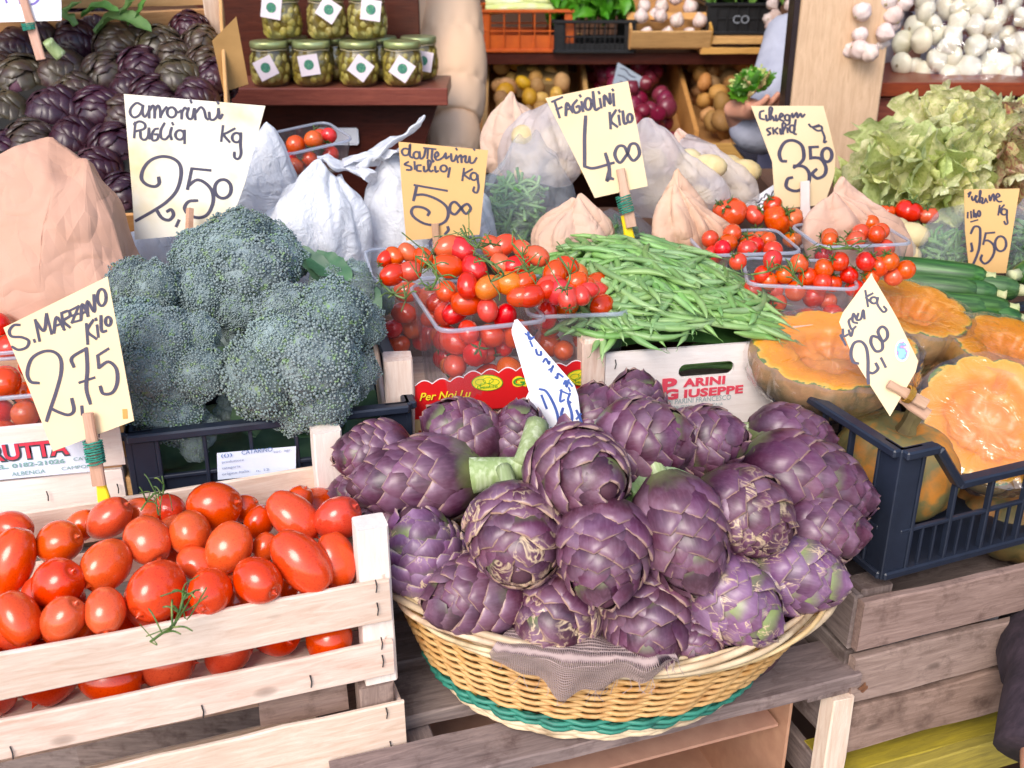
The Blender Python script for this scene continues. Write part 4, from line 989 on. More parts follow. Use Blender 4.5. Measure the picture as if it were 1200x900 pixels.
plank('front_board', pl, (-.60, -.004, pz - .22), (0, -.004, pz - .22), .07, .012, W_OLD, (0, -1, 0)); plank('front_board', pl, (-.60, .004, pz - .33), (0, .004, pz - .33), .07, .012, W_OLD, (0, -1, 0))
plank('back_board', pl, (-.60, .37, pz - .08), (0, .37, pz - .08), .10, .012, W_OLD, (0, 1, 0))
cb = loc_root('cardboard_box', PO, pz - .31, ANG, 'open brown cardboard box inside the crate under the basket', 'box')
for nm, a, b in (('wall', (-.50, .33, 0), (-.05, .334, .25)), ('wall', (-.054, .05, 0), (-.05, .33, .255)), ('wall', (-.50, .05, 0), (-.496, .33, .25)), ('bottom', (-.496, .05, .0), (-.054, .33, .004)), ('wall', (-.496, .04, 0.0), (-.054, .044, .13))):
    V, F = box(b[0] - a[0], b[1] - a[1], b[2] - a[2], 0, [(p + q) / 2 for p, q in zip(a, b)]); obj(nm, V, F, CARD, cb)
V = [(-.49, .06, .205), (-.06, .06, .205), (-.06, .325, .215), (-.49, .325, .215)]; obj('flap', V + [(x, y, z - .004) for x, y, z in V], [(0, 1, 2, 3), (7, 6, 5, 4), (0, 4, 5, 1), (1, 5, 6, 2), (2, 6, 7, 3), (3, 7, 4, 0)], CARD, cb)
stand('wooden_stand', PO, ANG, (-.60, .02, 0), (0, .38, .40), 'low dark stand under the crate of the artichoke basket')

# ================================================================== right: weathered crate, dark plastic crate, pumpkins
CO = atz(1010, 703, .845); CO.z = 0
wc = loc_root('wooden_crate', CO, .60, ANG, 'weathered brown slatted crate under the dark pumpkin crate on the right', 'crate')
for z in (.21, .135, .058): plank('slat', wc, (0, 0, z), (.62, 0, z), .066, .012, W_OLD2, (0, -1, 0), .001)
for z in (.21, .135, .058): plank('slat', wc, (.002, .008, z), (.002, .38, z), .066, .012, W_OLD, (-1, 0, 0), .001)
for x, y in ((.03, .026), (.03, .36), (.59, .026)): plank('corner_post', wc, (x, y, .02), (x, y, .248), .04, .03, W_OLD, (0, -1, 0))
plank('knot_plug', wc, (.012, -.0075, .128), (.020, -.0075, .118), .010, .001, simple('knot', [c('#8a5a3c'), c('#5c3626')], 80, .7, .1), (0, -1, 0))
V, F = box(.60, .36, .008, 0, (.31, .19, .19)); obj('inner_board', V, F, W_OLD, wc)
yc = loc_root('yellow_crate', CO - DY * .01, .348, ANG, 'yellow painted wooden crate at the bottom right corner', 'crate')
for z in (.215, .13, .05): plank('slat', yc, (0, 0, z), (.62, 0, z), .05, .016, W_YEL, (0, -1, 0)); 
plank('top_slat', yc, (0, .04, .236), (.62, .04, .236), .07, .012, W_YEL, (0, 0, 1))
for z in (.215, .13, .05): plank('slat', yc, (0, .012, z), (0, .36, z), .05, .012, W_OLD, (-1, 0, 0))
stand('wooden_stand', CO, ANG, (.0, .04, 0), (.62, .38, .345), 'low dark stand under the right hand crates')

def bar(m, p, q, w, t, up=(0, 0, 1)):
    V, F = box((Vector(q) - Vector(p)).length, w, t, min(w, t) * .2); m.add(V, F, frame((Vector(p) + Vector(q)) / 2, Vector(q) - Vector(p), up))
def lattice(root, o, dx, n, L, H, mat, low=None, name='side_lattice', cols=9, rows=(.42,), solid=0.0, post=.03, th=.004, ribs=2):
    """one openwork side: frame, main uprights, thin ribs"""
    o, dx = Vector(o), Vector(dx); up = Vector((0, 0, 1)); n = Vector(n); m = MB(); top = H if not low else H - low
    a = post; b = L - post
    P = lambda x, z, k=0: o + dx * x + up * z + n * k
    bar(m, P(0, .005), P(L, .005), .010, .012, n); 
    if low:
        for s in (0, 1):
            x0, x1, x2 = (0, .045, .085) if s == 0 else (L, L - .045, L - .085)
            bar(m, P(x0, H - .005, .002), P(x1, H - .005, .002), .010, .016, n); bar(m, P(x1, H - .005, .002), P(x2, top - .005, .002), .010, .016, n)
        bar(m, P(.083, top - .005, .002), P(L - .083, top - .005, .002), .010, .016, n)
    else: bar(m, P(0, H - .005, .002), P(L, H - .005, .002), .010, .016, n)
    for r in rows: bar(m, P(a * .5, H * r), P(L - a * .5, H * r), .0045, .006, n)
    for i in range(cols + 1):
        x = a + (b - a) * i / cols; zt = H if (not low or x < .045 or x > L - .045) else (top if .085 < x < L - .085 else H - low * (min(x, L - x) - .045) / .04)
        bar(m, P(x, .008), P(x, zt - .008), .0045, .008, n)
        if i < cols:
            for k in range(ribs):
                xx = x + (b - a) / cols * (k + 1) / (ribs + 1); z2 = H * (rows[-1] if rows else 1); bar(m, P(xx, .008), P(xx, z2), .0028, .004, n)
    if solid: 
        V, F = box(L - 2 * a * .5, .002, H * solid, 0); m.add(V, F, T(P(L / 2, H * solid / 2, -.003)) @ frame((0, 0, 0), dx, up))
    return fixn(m.build(name, mat, root).data)
def pcrate(name, O, z, ang, L, D, H, mat, label, low=None, rows=(.45,), cols=8, solid=0, ribs=2, cat='crate'):
    e = loc_root(name, O, z, ang, label, cat)
    lattice(e, (0, 0, 0), (1, 0, 0), (0, -1, 0), L, H, mat, low, cols=cols, rows=rows, solid=solid, ribs=ribs); lattice(e, (0, D, 0), (1, 0, 0), (0, 1, 0), L, H, mat, None, cols=cols, rows=rows, solid=solid, ribs=ribs)
    lattice(e, (0, 0, 0), (0, 1, 0), (-1, 0, 0), D, H, mat, None, cols=max(3, int(cols * D / L)), rows=rows, ribs=ribs); lattice(e, (L, 0, 0), (0, 1, 0), (1, 0, 0), D, H, mat, None, cols=max(3, int(cols * D / L)), rows=rows, ribs=ribs)
    for x in (0, L):
        for y in (0, D):
            sx = 1 if x == 0 else -1; sy = 1 if y == 0 else -1
            m = MB(); V, F = box(.030, .005, H, .001, (x + sx * .013, y + sy * .0005, H / 2)); m.add(V, F); V, F = box(.005, .030, H, .001, (x + sx * .0005, y + sy * .0135, H / 2)); m.add(V, F)
            V, F = box(.007, .007, H * .99, .001, (x + sx * .0025 - sx * .002, y + sy * .0025 - sy * .002, H / 2)); m.add(V, F)
            fixn(m.build('corner_post', mat, e).data)
    V, F = box(L - .012, D - .012, .004, 0, (L / 2, D / 2, .003)); obj('bottom', V, F, mat, e)
    return e
PA = R(22)
pc = pcrate('plastic_crate', Vector((.412, 1.0, 0)), .866, PA, .60, .30, .163, BLACKP, 'dark blue black plastic crate with a lowered front rim full of pumpkins', low=.052, rows=(.36,), cols=10)
# ================================================================== broccoli crate
BO = Vector((-.419, 1.036, 0)); BA = R(15)
PLB = pcrate('plastic_crate', BO, .885, BA, .31, .26, .145, BLACKP, 'dark blue black plastic crate holding the broccoli, with a white printed label', rows=(.60,), cols=5, solid=.58, ribs=0)
def onfront(root, x, z, lift=.0):
    return Vector((x, -lift, z))
bd = Vector((math.cos(BA), math.sin(BA), 0))
def lab_rect(root, O, d, uv4, mat, lift=.012, name='label', th=.0004):
    P = [vplane(O, d, u, v, lift) - root.matrix_basis.translation for u, v in uv4]
    Rm = root.matrix_basis.to_3x3().inverted(); P = [Rm @ p for p in P]; n = Vector((0, -1, 0)) * th
    return obj(name, P + [p - n * 2 for p in P], [(0, 1, 2, 3), (7, 6, 5, 4), (0, 4, 5, 1), (1, 5, 6, 2), (2, 6, 7, 3), (3, 7, 4, 0)], mat, root)
def on_text(root, O, d, txt, u, v, hpx, wpx, mat, lift=.013, shear=0, bold=0, name='lettering', space=1.0):
    """text whose lower left corner is at picture point (u, v), cap height hpx, width wpx, lying on the upright plane"""
    p = vplane(O, d, u, v, lift); t = pdepth(p); d = Vector(d).normalized(); n = Vector((d.y, -d.x, 0))
    size = hpx * t / FPX / .70 / .92
    o = text_mesh(txt, size, mat, Matrix.Identity(4), root, name, bold, shear, 1.0, space)
    xs = [w_.co.x for w_ in o.data.vertices]; wid = max(xs) - min(xs); k = (wpx * t / FPX / max(.35, abs(d.x))) / wid; x0 = min(xs)
    for w_ in o.data.vertices: w_.co.x = (w_.co.x - x0) * k
    M = Matrix(((d.x, 0, n.x, p.x), (d.y, 0, n.y, p.y), (0, 1, 0, p.z), (0, 0, 0, 1)))
    o.matrix_basis = root.matrix_basis.inverted() @ M; return o
LABW = simple('white_label', [c('#dfe6f4'), c('#d3dcee')], 12, .5, .1, var=None)
LBLUE = flatm('label_blue', c('#5878b0')); LGREY = flatm('label_grey', c('#8a98b8'))
BOv = Vector((BO.x, BO.y, 0))
lab_rect(PLB, BOv, bd, [(255, 558), (346, 549), (346, 519), (254, 527)], LABW, .009)
on_text(PLB, BOv, bd, 'CATARINO', 283, 528, 5, 34, LBLUE, .0105); on_text(PLB, BOv, bd, 'soc. agr.', 320, 526, 3.2, 20, LGREY, .0105)
for k, (u, v, t_, wd) in enumerate(((260, 538, 'produttore', 24), (260, 545, 'categoria', 20), (260, 552, 'origine Italia', 30), (300, 548, 'n. 12', 14))): on_text(PLB, BOv, bd, t_, u, v, 3, wd, LGREY, .0105)
on_text(PLB, BOv, bd, '(())', 259, 531, 4, 12, LBLUE, .0105)

# ------- broccoli heads
BRM = NT('broccoli_buds'); v_ = BRM.coords((1, 1, 1), rnd=False); n1 = BRM.noise(v_, 60, 3); n2 = BRM.noise(v_, 5, 3)
geo = BRM.new('NewGeometry')
col = BRM.ramp(n1, [(.3, c('#61716f')), (.5, c('#7f8f90')), (.7, c('#9daaab'))])
col = BRM.mix(BRM.ramp(n2, [(.56, (0, 0, 0)), (.68, (.7, .7, .7))]), col, c('#7fa050')); BRM.base(BRM.vary(col, .012, .12, .14)); BRM.set(Roughness=.8); BRM.b.inputs['Specular IOR Level'].default_value = .25
BRS = simple('broccoli_stem', [c('#7d9a56'), c('#9ab072')], 20, .6, .3)
BLF = leafmat('broccoli_leaf', [c('#2f4f38'), c('#47694a'), c('#6a8a62')], 12, .5, .4, trans=.15)
def floret(seed, n=1500):
    rs = np.random.RandomState(seed); V = []; F = []; k = 0
    for i in range(n):
        z = 1 - (i + .5) / n * 1.25; a = i * 2.39996; r = math.sqrt(max(0, 1 - z * z)); p = Vector((r * math.cos(a), r * math.sin(a), z)) + Vector(rs.normal(size=3)) * .02
        bump_ = 1 + .12 * math.sin(5 * p.x + seed) * math.sin(6 * p.y + 1) + .05 * math.sin(13 * p.x) * math.sin(12 * p.y + seed) + rs.uniform(-.035, .035); q = p * bump_
        rr = .036 * rs.uniform(.75, 1.3); b = len(V); rot = Euler(rs.uniform(0, 6, 3)).to_matrix()
        for u_ in ICOV: V.append(q + rot @ (u_ * rr * rs.uniform(.72, 1.28)))
        F += [tuple(x + b for x in f) for f in ICOF]
    V2, F2 = uvs(14, 9); b = len(V); V += [Vector(x) * .93 for x in V2]; F += [tuple(x + b for x in f) for f in F2]
    return mesh('floret', V, F, BRM.m, True)
FLO = [floret(i) for i in range(4)]
def broccoli(u, v, t, r, ax, n, label, seed, rk=.52, sq=.9):
    """r = radius in metres; dome looks along ax"""
    rs = np.random.RandomState(seed); e = empty('broccoli', M=zframe(at(u, v, t), ax), label=label, cat='broccoli', group='broccoli heads in the dark crate')
    pts = [(0, 0, 1)]
    n = max(5, int(n * .62))
    for i in range(1, n):
        z = 1 - (i) / n * 1.05; a = i * 2.39996 + seed; q = math.sqrt(max(0, 1 - z * z)); pts.append((q * math.cos(a), q * math.sin(a), z))
    for i, p in enumerate(pts):
        p = Vector(p); k = rk * rs.uniform(.70, 1.12); pos = Vector((p.x * r * .80, p.y * r * .80, p.z * r * .60 * sq)) * rs.uniform(.86, 1.14)
        d = Vector((p.x, p.y, p.z + .35)).normalized(); place('floret', FLO[rs.randint(4)], e, zframe(pos, d, rs.uniform(0, 6)) @ SC(r * k * rs.uniform(.9, 1.1), r * k * rs.uniform(.9, 1.1), r * k * .85))
    V, F = uvs(16, 8); obj('crown_core', [(a * r * .78, b * r * .78, cc * r * .42) for a, b, cc in V], F, BRM.m, e, True)
    V, F = tube([Vector((0, 0, 0)), Vector((0, 0, -r * .7)), Vector((.01, 0, -r * 1.3))], [r * .3, r * .22, r * .22], 10); obj('stem', V, F, BRS, e, True)
    return e
va = vdir
broccoli(284, 326, 1.37, .084, va(-.1, -.5, .75), 15, 'topmost broccoli head, right under the white amorini card', 1)
broccoli(170, 352, 1.33, .064, va(-.5, -.5, .7), 9, 'smaller bluish broccoli head at the back left by the brown paper bag', 2)
broccoli(206, 430, 1.21, .070, va(-.2, .1, .95), 15, 'large front broccoli head beside the S.MARZANO card', 3)
broccoli(362, 416, 1.21, .078, va(.15, .1, .95), 17, 'largest broccoli head, front right above the white crate label', 4)
broccoli(408, 352, 1.38, .052, va(.5, -.3, .7), 8, 'shaded broccoli head at the back right beside the tomato punnets', 5)
broccoli(232, 508, 1.22, .028, va(0, .4, .9), 5, 'small broccoli floret showing through the crate side at the left', 6, .5)
broccoli(268, 482, 1.24, .020, va(0, .4, .9), 5, 'tiny greener broccoli floret under the two front heads', 7, .5)
broccoli(288, 395, 1.36, .05, va(0, 0, .95), 9, 'broccoli florets in the gap between the topmost and the two front heads', 9)
broccoli(155, 395, 1.28, .040, va(-.6, 0, .8), 7, 'broccoli head partly hidden behind the left edge of the card', 8)
for i, (pts, wd) in enumerate(((((365, 300), (385, 315), (412, 330)), .022), (((350, 292), (375, 318), (392, 340)), .016), (((395, 330), (425, 345), (440, 380)), .02), (((330, 470), (360, 500), (395, 510)), .022), (((300, 470), (290, 490), (300, 512)), .018), (((372, 490), (385, 505), (380, 520)), .02))):
    tt = 1.36 if i < 3 else 1.235
    leafsheet('broccoli_leaf', [at(u, v, tt - .01 * k) for k, (u, v) in enumerate(pts)], wd, BLF, None, ['dark broccoli leaf against the white plastic bag', 'pale veined broccoli leaf edge behind the right head', 'broccoli leaf drooping towards the tomato punnets', 'broccoli leaf inside the crate behind its white label', 'small dark broccoli leaf seen through the crate side', 'yellow green leaf stub inside the crate by the corner post'][i], .3, .002, i)
V, F = grid(lambda a, b: Vector((.012 + .286 * a, .012 + .236 * b, .06 + .012 * math.sin(a * 17) * math.sin(b * 13))), 24, 16)
o = obj('leafy_bed', V, F, BLF, None, True, M=T(BO.x, BO.y, .885) @ RZ(BA)); tag(o, 'dark green broccoli leaves lying low inside the crate', 'leaves', kind='stuff')

# ================================================================== left box with cherry tomatoes
LO = Vector((-.424, 1.034, 0)); LD = Vector((math.cos(R(13)), math.sin(R(13)), 0)); LB = empty('fruit_box', (LO.x, LO.y, .90), 'pale printed wooden fruit box with red letters RUTTA at the left edge', 'box', rz=R(13))
plank('slat', LB, (-.5, 0, .123), (0, 0, .123), .058, .005, W_PALE, (0, -1, 0)); plank('slat', LB, (-.5, .002, .045), (-.006, .002, .045), .085, .005, W_PALE, (0, -1, 0))
plank('slat', LB, (0, .004, .125), (0, .28, .125), .05, .005, W_ORANGE, (1, 0, 0)); plank('slat', LB, (0, .004, .04), (0, .28, .04), .07, .005, W_ORANGE, (1, 0, 0)); plank('slat', LB, (-.5, .28, .1), (0, .28, .1), .09, .005, W_ORANGE, (0, 1, 0))
plank('corner_post', LB, (-.02, .02, 0), (-.02, .02, .155), .03, .03, W_PALE, (0, -1, 0))
V, F = box(.49, .27, .004, 0, (-.25, .14, .09)); obj('bottom', V, F, W_ORANGE, LB)
lab_rect(LB, LO, LD, [(-60, 566), (106, 551), (106, 511), (-60, 524)], LABW, .0035, 'paper_strip')
REDT = flatm('print_red', c('#d6354c')); GRT = flatm('print_grey_green', c('#7fa8a4')); DKT = flatm('print_dark', c('#3c4a52'))
on_text(LB, LO, LD, 'RUTTA', -10, 539.5, 18, 86, DKT, .0042, bold=.0018); on_text(LB, LO, LD, 'RUTTA', -11, 538.5, 18, 86, REDT, .0048, bold=.0006)
on_text(LB, LO, LD, 'TEL. 0182-21026', -12, 549, 5, 82, GRT, .0045, bold=.0002); on_text(LB, LO, LD, 'ALBENGA', 15, 556, 5, 36, GRT, .0045)
on_text(LB, LO, LD, 'CAT.', 87, 538, 4, 16, GRT, .0045); on_text(LB, LO, LD, 'CAMPO...', 73, 549, 4, 32, GRT, .0045)
for x, z in ((-.022, .13), (-.022, .106), (-.085, .06), (-.012, .06)): staple(LB, (x, -.0032, z), .012)

# ================================================================== clear punnets
CLR = clear('clear_punnet', (.95, .96, .98), .12, .07, boost=1.0); CLR['clear'] = 1
CLRIM = clear('punnet_rim_plastic', (.9, .93, .97), .15, .32, boost=1.3); CLRIM['clear'] = 1
def rrect(a, L, W, rad):
    """point on a rounded rectangle outline, a in 0..1"""
    per = [L - 2 * rad, math.pi / 2 * rad, W - 2 * rad, math.pi / 2 * rad] * 2; s = a * sum(per); k = 0
    while s > per[k] and k < 7: s -= per[k]; k += 1
    q = k // 2; x0, y0 = L / 2 - rad, W / 2 - rad
    cs = [(x0, -y0), (x0, y0), (-x0, y0), (-x0, -y0)]
    if k % 2 == 0: 
        a0 = [(-x0, -W / 2), (L / 2, -y0), (x0, W / 2), (-L / 2, y0)][q]; d = [(1, 0), (0, 1), (-1, 0), (0, -1)][q]; return a0[0] + d[0] * s, a0[1] + d[1] * s
    an = -math.pi / 2 + q * math.pi / 2 + s / rad; return cs[q][0] + rad * math.cos(an), cs[q][1] + rad * math.sin(an)
def punnet(M, L, W, H, label, taper=.86, group=None, mat=CLR):
    e = empty('punnet', M=M, label=label, cat='punnet', group=group)
    def f(a, b):
        k = taper + (1 - taper) * b; x, y = rrect(a, L * k, W * k, .016); rb = .0007 * math.cos(a * 2 * math.pi * 40) * (b < .85); l = math.hypot(x, y); return Vector((x * (1 + rb / l), y * (1 + rb / l), H * b))
    V, F = grid(f, 96, 8, True); F.append(tuple(range(95, -1, -1))); obj('tray', V, F, mat, e, True)
    V, F = tube([Vector((*rrect(i / 64, L * 1.01, W * 1.01, .018), H)) for i in range(64)], .0022, 6, True); obj('rim', V, F, CLRIM, e, True)
    V, F = grid(lambda a, b: Vector((*rrect(a, L * (1 + .045 * b), W * (1 + .06 * b), .019), H + .001 - .003 * b)), 64, 1, True); obj('lip', V, F, CLRIM, e, True)
    return e
def fill(M, L, W, r, n, meshes, floor, cap, seed, slope=.0, up=0, calyx=.5, squash=1, ax=None):
    rs = np.random.RandomState(seed); out = []
    for p, rr in pile(n, r, L, W, floor, cap, slope, seed, .12, 40):
        me = meshes[rs.randint(len(meshes))]; q = M @ (p - Vector((L / 2, W / 2, 0))); d = Vector(rs.normal(size=3)) + Vector((0, 0, up)); d.normalize()
        out.append(tomato(me, q, rr * .97, d, rs.uniform() < calyx, rs.uniform(0, 6), cz=.88 if me in CHER else 1.22))
    return out
# left edge punnets
M1 = T(-.575, 1.10, .99) @ RZ(R(13)); punnet(M1, .17, .115, .078, 'clear punnet of cherry tomatoes at the left edge, front one', taper=.9)
M2 = T(-.60, 1.235, .99) @ RZ(R(13)); punnet(M2, .17, .115, .078, 'clear punnet of cherry tomatoes at the left edge, rear one', taper=.9)
t1 = fill(M1, .15, .10, .0165, 60, CHER, .003, .088, 3); t2 = fill(M2, .15, .10, .0165, 66, CHER, .003, .10, 4)
auto(t1 + t2, lambda o, k: 'round red cherry tomato', 'in the punnets at the left edge', 'tomato', 'cherry tomatoes at the left edge', 26)

# ================================================================== date tomato box
DO = Vector((-.1155, 1.15, 0)); DA = R(10); DD = Vector((math.cos(DA), math.sin(DA), 0))
DB = empty('fruit_box', (DO.x, DO.y, .955), 'low wooden box with a red printed card front holding two punnets of tomatoes', 'box', rz=DA)
plank('slat', DB, (-.03, 0, .02), (.235, 0, .02), .036, .006, simple('yellow_printed_slat', [c('#e3cd95'), c('#dcc386')], 20, .6, .1), (0, -1, 0))
plank('corner_post', DB, (-.018, .004, -.01), (-.018, .004, .118), .033, .030, W_NEW, (0, -1, 0)); plank('corner_post', DB, (.215, .004, -.01), (.215, .004, .128), .026, .030, W_NEW, (0, -1, 0))
plank('slat', DB, (-.035, .005, .03), (-.035, .33, .03), .06, .006, W_NEW, (-1, 0, 0)); plank('slat', DB, (.232, .005, .03), (.232, .33, .03), .06, .006, W_NEW, (1, 0, 0)); plank('slat', DB, (-.03, .34, .03), (.235, .34, .03), .06, .006, W_NEW, (0, 1, 0))
V, F = box(.26, .33, .004, 0, (.1, .17, .004)); obj('bottom', V, F, W_NEW, DB)
REDC = flatm('red_card', c('#d81e22'), .35); YELP = flatm('print_yellow', c('#f2dc2a')); GRP = flatm('print_green', c('#3f9a2c')); WHC = flatm('card_edge_white', c('#efe6e6'))
def scallop(u0, u1, vt0, vt1, vb0, vb1, lift, name='red_card_front', n=4):
    N = 40; V = []; F = []
    Ri = DB.matrix_basis.inverted()
    for lf in (lift, lift - .0006):
        for i in range(N + 1):
            f = i / N; u = u0 + (u1 - u0) * f; s = abs(math.sin(math.pi * f * n)) * 5
            V += [Ri @ vplane(DO, DD, u, vb0 + (vb1 - vb0) * f, lf), Ri @ vplane(DO, DD, u, vt0 + (vt1 - vt0) * f - s, lf)]
    q = 2 * (N + 1)
    for i in range(N):
        a = 2 * i; F += [(a, a + 2, a + 3, a + 1), (q + a, q + a + 1, q + a + 3, q + a + 2), (a + 1, a + 3, q + a + 3, q + a + 1)]
    o = obj(name, V, F, REDC, DB); fixn(o.data)
    V = []; F = []
    for i in range(N + 1):
        f = i / N; u = u0 + (u1 - u0) * f; s = abs(math.sin(math.pi * f * n)) * 5; vt = vt0 + (vt1 - vt0) * f - s
        V += [Ri @ vplane(DO, DD, u, vt + 1.1, lift + .0003), Ri @ vplane(DO, DD, u, vt - .2, lift + .0003)]
    obj('white_edge', V, [(2 * i, 2 * i + 2, 2 * i + 3, 2 * i + 1) for i in range(N)], WHC, o)
scallop(486, 547, 450, 443, 490, 482, .004, n=3); scallop(543, 624, 438, 430, 480, 472, .0055, n=4); scallop(620, 684, 433, 424, 473, 465, .004, n=3)
on_text(DB, DO, DD, 'Per Noi Lu', 491, 467, 9, 60, YELP, .0065, shear=.3, bold=.0002)
def oval(root, O, d, u, v, rx, ry, mat, lift, name):
    Ri = root.matrix_basis.inverted(); V = [Ri @ vplane(O, d, u, v, lift)] + [Ri @ vplane(O, d, x, y, lift) for x, y in bez_circle(u, v, rx, ry, 20)[:-1]]
    return obj(name, V, [(0, i, i % 20 + 1) for i in range(1, 21)], mat, root)
for (u, v) in ((570, 446), (681, 440)):
    oval(DB, DO, DD, u, v, 18.5, 9.5, GRP, .0065, 'emblem_rim'); oval(DB, DO, DD, u, v, 17.5, 8.8, YELP, .0068, 'emblem')
    for dx, dy, rx, ry in ((-8, -1, 6, 3.5), (1, -3, 6, 3.5), (8, -1, 6, 3.5), (-3, 3, 6, 3)):
        Ri = DB.matrix_basis.inverted(); P = [Ri @ vplane(DO, DD, x, y, .0071) for x, y in bez_circle(u + dx, v + dy, rx, ry, 12)]; V, F = tube(P, .0003, 4); obj('emblem_outline', V, F, simple('emblem_line', [c('#9a8a20')] * 2, 9, .6, 0, var=None) if 0 else GRP, DB)
    on_text(DB, DO, DD, 'Gentile', u - 12, v + 7, 4, 24, GRP, .0073)
on_text(DB, DO, DD, 'Ge', 599, 450, 10, 20, YELP, .0063, bold=.0015); on_text(DB, DO, DD, 'Gentile', 600, 449.5, 9, 62, GRP, .0068, bold=.0002)
on_text(DB, DO, DD, 'nti', 576, 510, 14, 26, simple('print_deep_green', [c('#2c7a46')] * 2, 9, .6, 0, var=None), .0045, bold=.0008)
REDP = flatm('print_brick', c('#c4503a'))
on_text(DB, DO, DD, 'prodotti ortofrutticoli selezionati', 555, 488, 2.6, 70, REDP, .0045)
for i, ch_ in enumerate('ITALIA'):
    an = math.pi * (.86 - .72 * i / 5); on_text(DB, DO, DD, ch_, 482 + 16 * math.cos(an) - 2, 517 - 13 * math.sin(an), 4.5, 3.4, REDP, .0045)
staple(DB, (-.014, -.0035, .018), .012)
MA = T(-.045, 1.235, .985) @ RZ(R(17)); MBm = T(.073, 1.265, .985) @ RZ(R(6)); MC = T(-.125, 1.40, .985) @ RZ(R(12))
punnet(MA, .128, .17, .125, 'clear punnet of date tomatoes, left one of the front pair', .84)
punnet(MBm, .120, .15, .125, 'clear punnet of date tomatoes, right one of the front pair', .84)
punnet(MC, .14, .14, .125, 'clear punnet of date tomatoes set back beside the white bag', .84)
dt = fill(MA, .108, .145, .0148, 170, DATT, .004, .150, 12, .75, calyx=.35) + fill(MBm, .102, .13, .0148, 150, DATT, .004, .148, 13, .75, calyx=.35) + fill(MC, .12, .12, .0148, 100, DATT, .004, .118, 14, calyx=.3)
# the heap across both punnets, placed as in the picture
HP = [(525,290,20),(540,292,22),(577,290,18),(556,315,22),(572,337,21),(596,332,21),(622,347,19),(590,288,18),(650,322,24),(665,348,18),(540,352,21),(487,348,22),(470,365,17),(512,340,18),(527,357,18),(460,322,18),(480,318,17),(500,318,17),(605,312,18),(630,300,17),(640,340,17),(588,310,16),(505,372,16),(553,372,16),(676,330,16),(525,312,20),(560,295,16),(615,330,17),(580,352,15),(636,362,15),(645,335,19),(628,325,18),(664,312,17),(610,348,17),(655,342,18),(682,346,15),(598,320,17),(610,365,15),(548,335,18),(496,302,16),(462,300,14),(478,296,14),(452,303,13),(612,292,15),(690,340,14)]
for i, (u, v, rp) in enumerate(HP):
    if v > (350 if u > 595 else 338): continue
    z = 1.122 + (375 - v) * .00062; p = atz(u, v, z); r = min(rp, 20) * .72 * pdepth(p) / FPX
    me = DATT[2] if i in (4, 5, 12, 24) else DATT[(0, 1, 3, 4)[i % 4]]; o = tomato(me, p, r, vdir(rng.uniform(-1, 1), rng.uniform(-.3, 1), rng.uniform(.1, .6)), i % 3 == 0, rng.uniform(0, 6), cz=1.2); dt.append(o)
auto(dt, lambda o, k: 'oval red date tomato' if o.data.materials[0] is TOMC else 'orange tinted date tomato', 'in the red-fronted box', 'tomato', 'date tomatoes in the red-fronted box', 22)
VT = simple('tomato_vine_green', [c('#647a3c'), c('#4c6630'), c('#8a9a5a')], 60, .6, .4)
def truss(P, name_lab, seed, z0=1.155, n=8):
    return vine('tomato_vine', [atz(u, v, z0 + (375 - v) * .00062 + .012) for u, v in P], .0013, name_lab, n, seed, VT)
truss([(487, 300), (505, 312), (512, 325), (505, 340)], 'green tomato vine at the left of the date tomato heap', 1)
truss([(540, 268), (548, 282), (560, 290), (575, 285)], 'green tomato vine sticking up below the datterini card', 2)
truss([(560, 300), (580, 310), (590, 322), (575, 330)], 'green tomato vine in the middle of the date tomato heap', 3)
truss([(600, 285), (612, 300), (618, 318), (630, 312)], 'thick curved tomato vine right of the middle of the heap', 4)
truss([(655, 300), (668, 322), (662, 340)], 'green tomato vine at the right of the date tomato heap', 5, n=4)
truss([(450, 335), (462, 345), (475, 350)], 'short tomato vine over the left punnet rim', 6, n=4)

# ================================================================== green bean box
GO = Vector((.112, 1.18, 0)); GA_ = R(11); GD = Vector((math.cos(GA_), math.sin(GA_), 0)); GH = .108
GB = empty('bean_box', (GO.x, GO.y, .956), 'white plywood box lettered PARINI GIUSEPPE in red, heaped with green beans', 'box', rz=GA_)
def holed_panel(L, H, hx, hz, hw, hh, th=.005, n=8):
    """upright plate in XZ with a stadium shaped hole"""
    out = [(0, 0), (hx, 0), (L, 0), (L, hz), (L, H), (hx, H), (0, H), (0, hz)]; V = []; F = []
    ring = []
    for k in range(4 * n):
        a = 2 * math.pi * k / (4 * n) + math.pi; x = math.cos(a); z = math.sin(a)
        ring.append((hx + (hw / 2 - hh / 2) * (1 if x > 1e-6 else (-1 if x < -1e-6 else 0)) + hh / 2 * x, hz + hh / 2 * z))
    def edgept(k):
        a = 2 * math.pi * k / (4 * n) + math.pi; x, z = math.cos(a), math.sin(a); s = 1e9
        if x > 1e-9: s = min(s, (L - hx) / x)
        if x < -1e-9: s = min(s, -hx / x)
        if z > 1e-9: s = min(s, (H - hz) / z)
        if z < -1e-9: s = min(s, -hz / z)
        return hx + x * s, hz + z * s
    m = 4 * n; oe = [edgept(k) for k in range(m)]
    cs = [(0, 0), (L, 0), (L, H), (0, H)]
    for cx, cz in cs:
        k = min(range(m), key=lambda q: (oe[q][0] - cx) ** 2 + (oe[q][1] - cz) ** 2); oe[k] = (cx, cz)
    for y in (0, th): V += [(x, y, z) for x, z in oe] + [(x, y, z) for x, z in ring]
    for k in range(m):
        j = (k + 1) % m; F += [(k, j, m + j, m + k), (2 * m + k, 3 * m + k, 3 * m + j, 2 * m + j), (m + k, m + j, 3 * m + j, 3 * m + k), (k, 2 * m + k, 2 * m + j, j)]
    return V, F
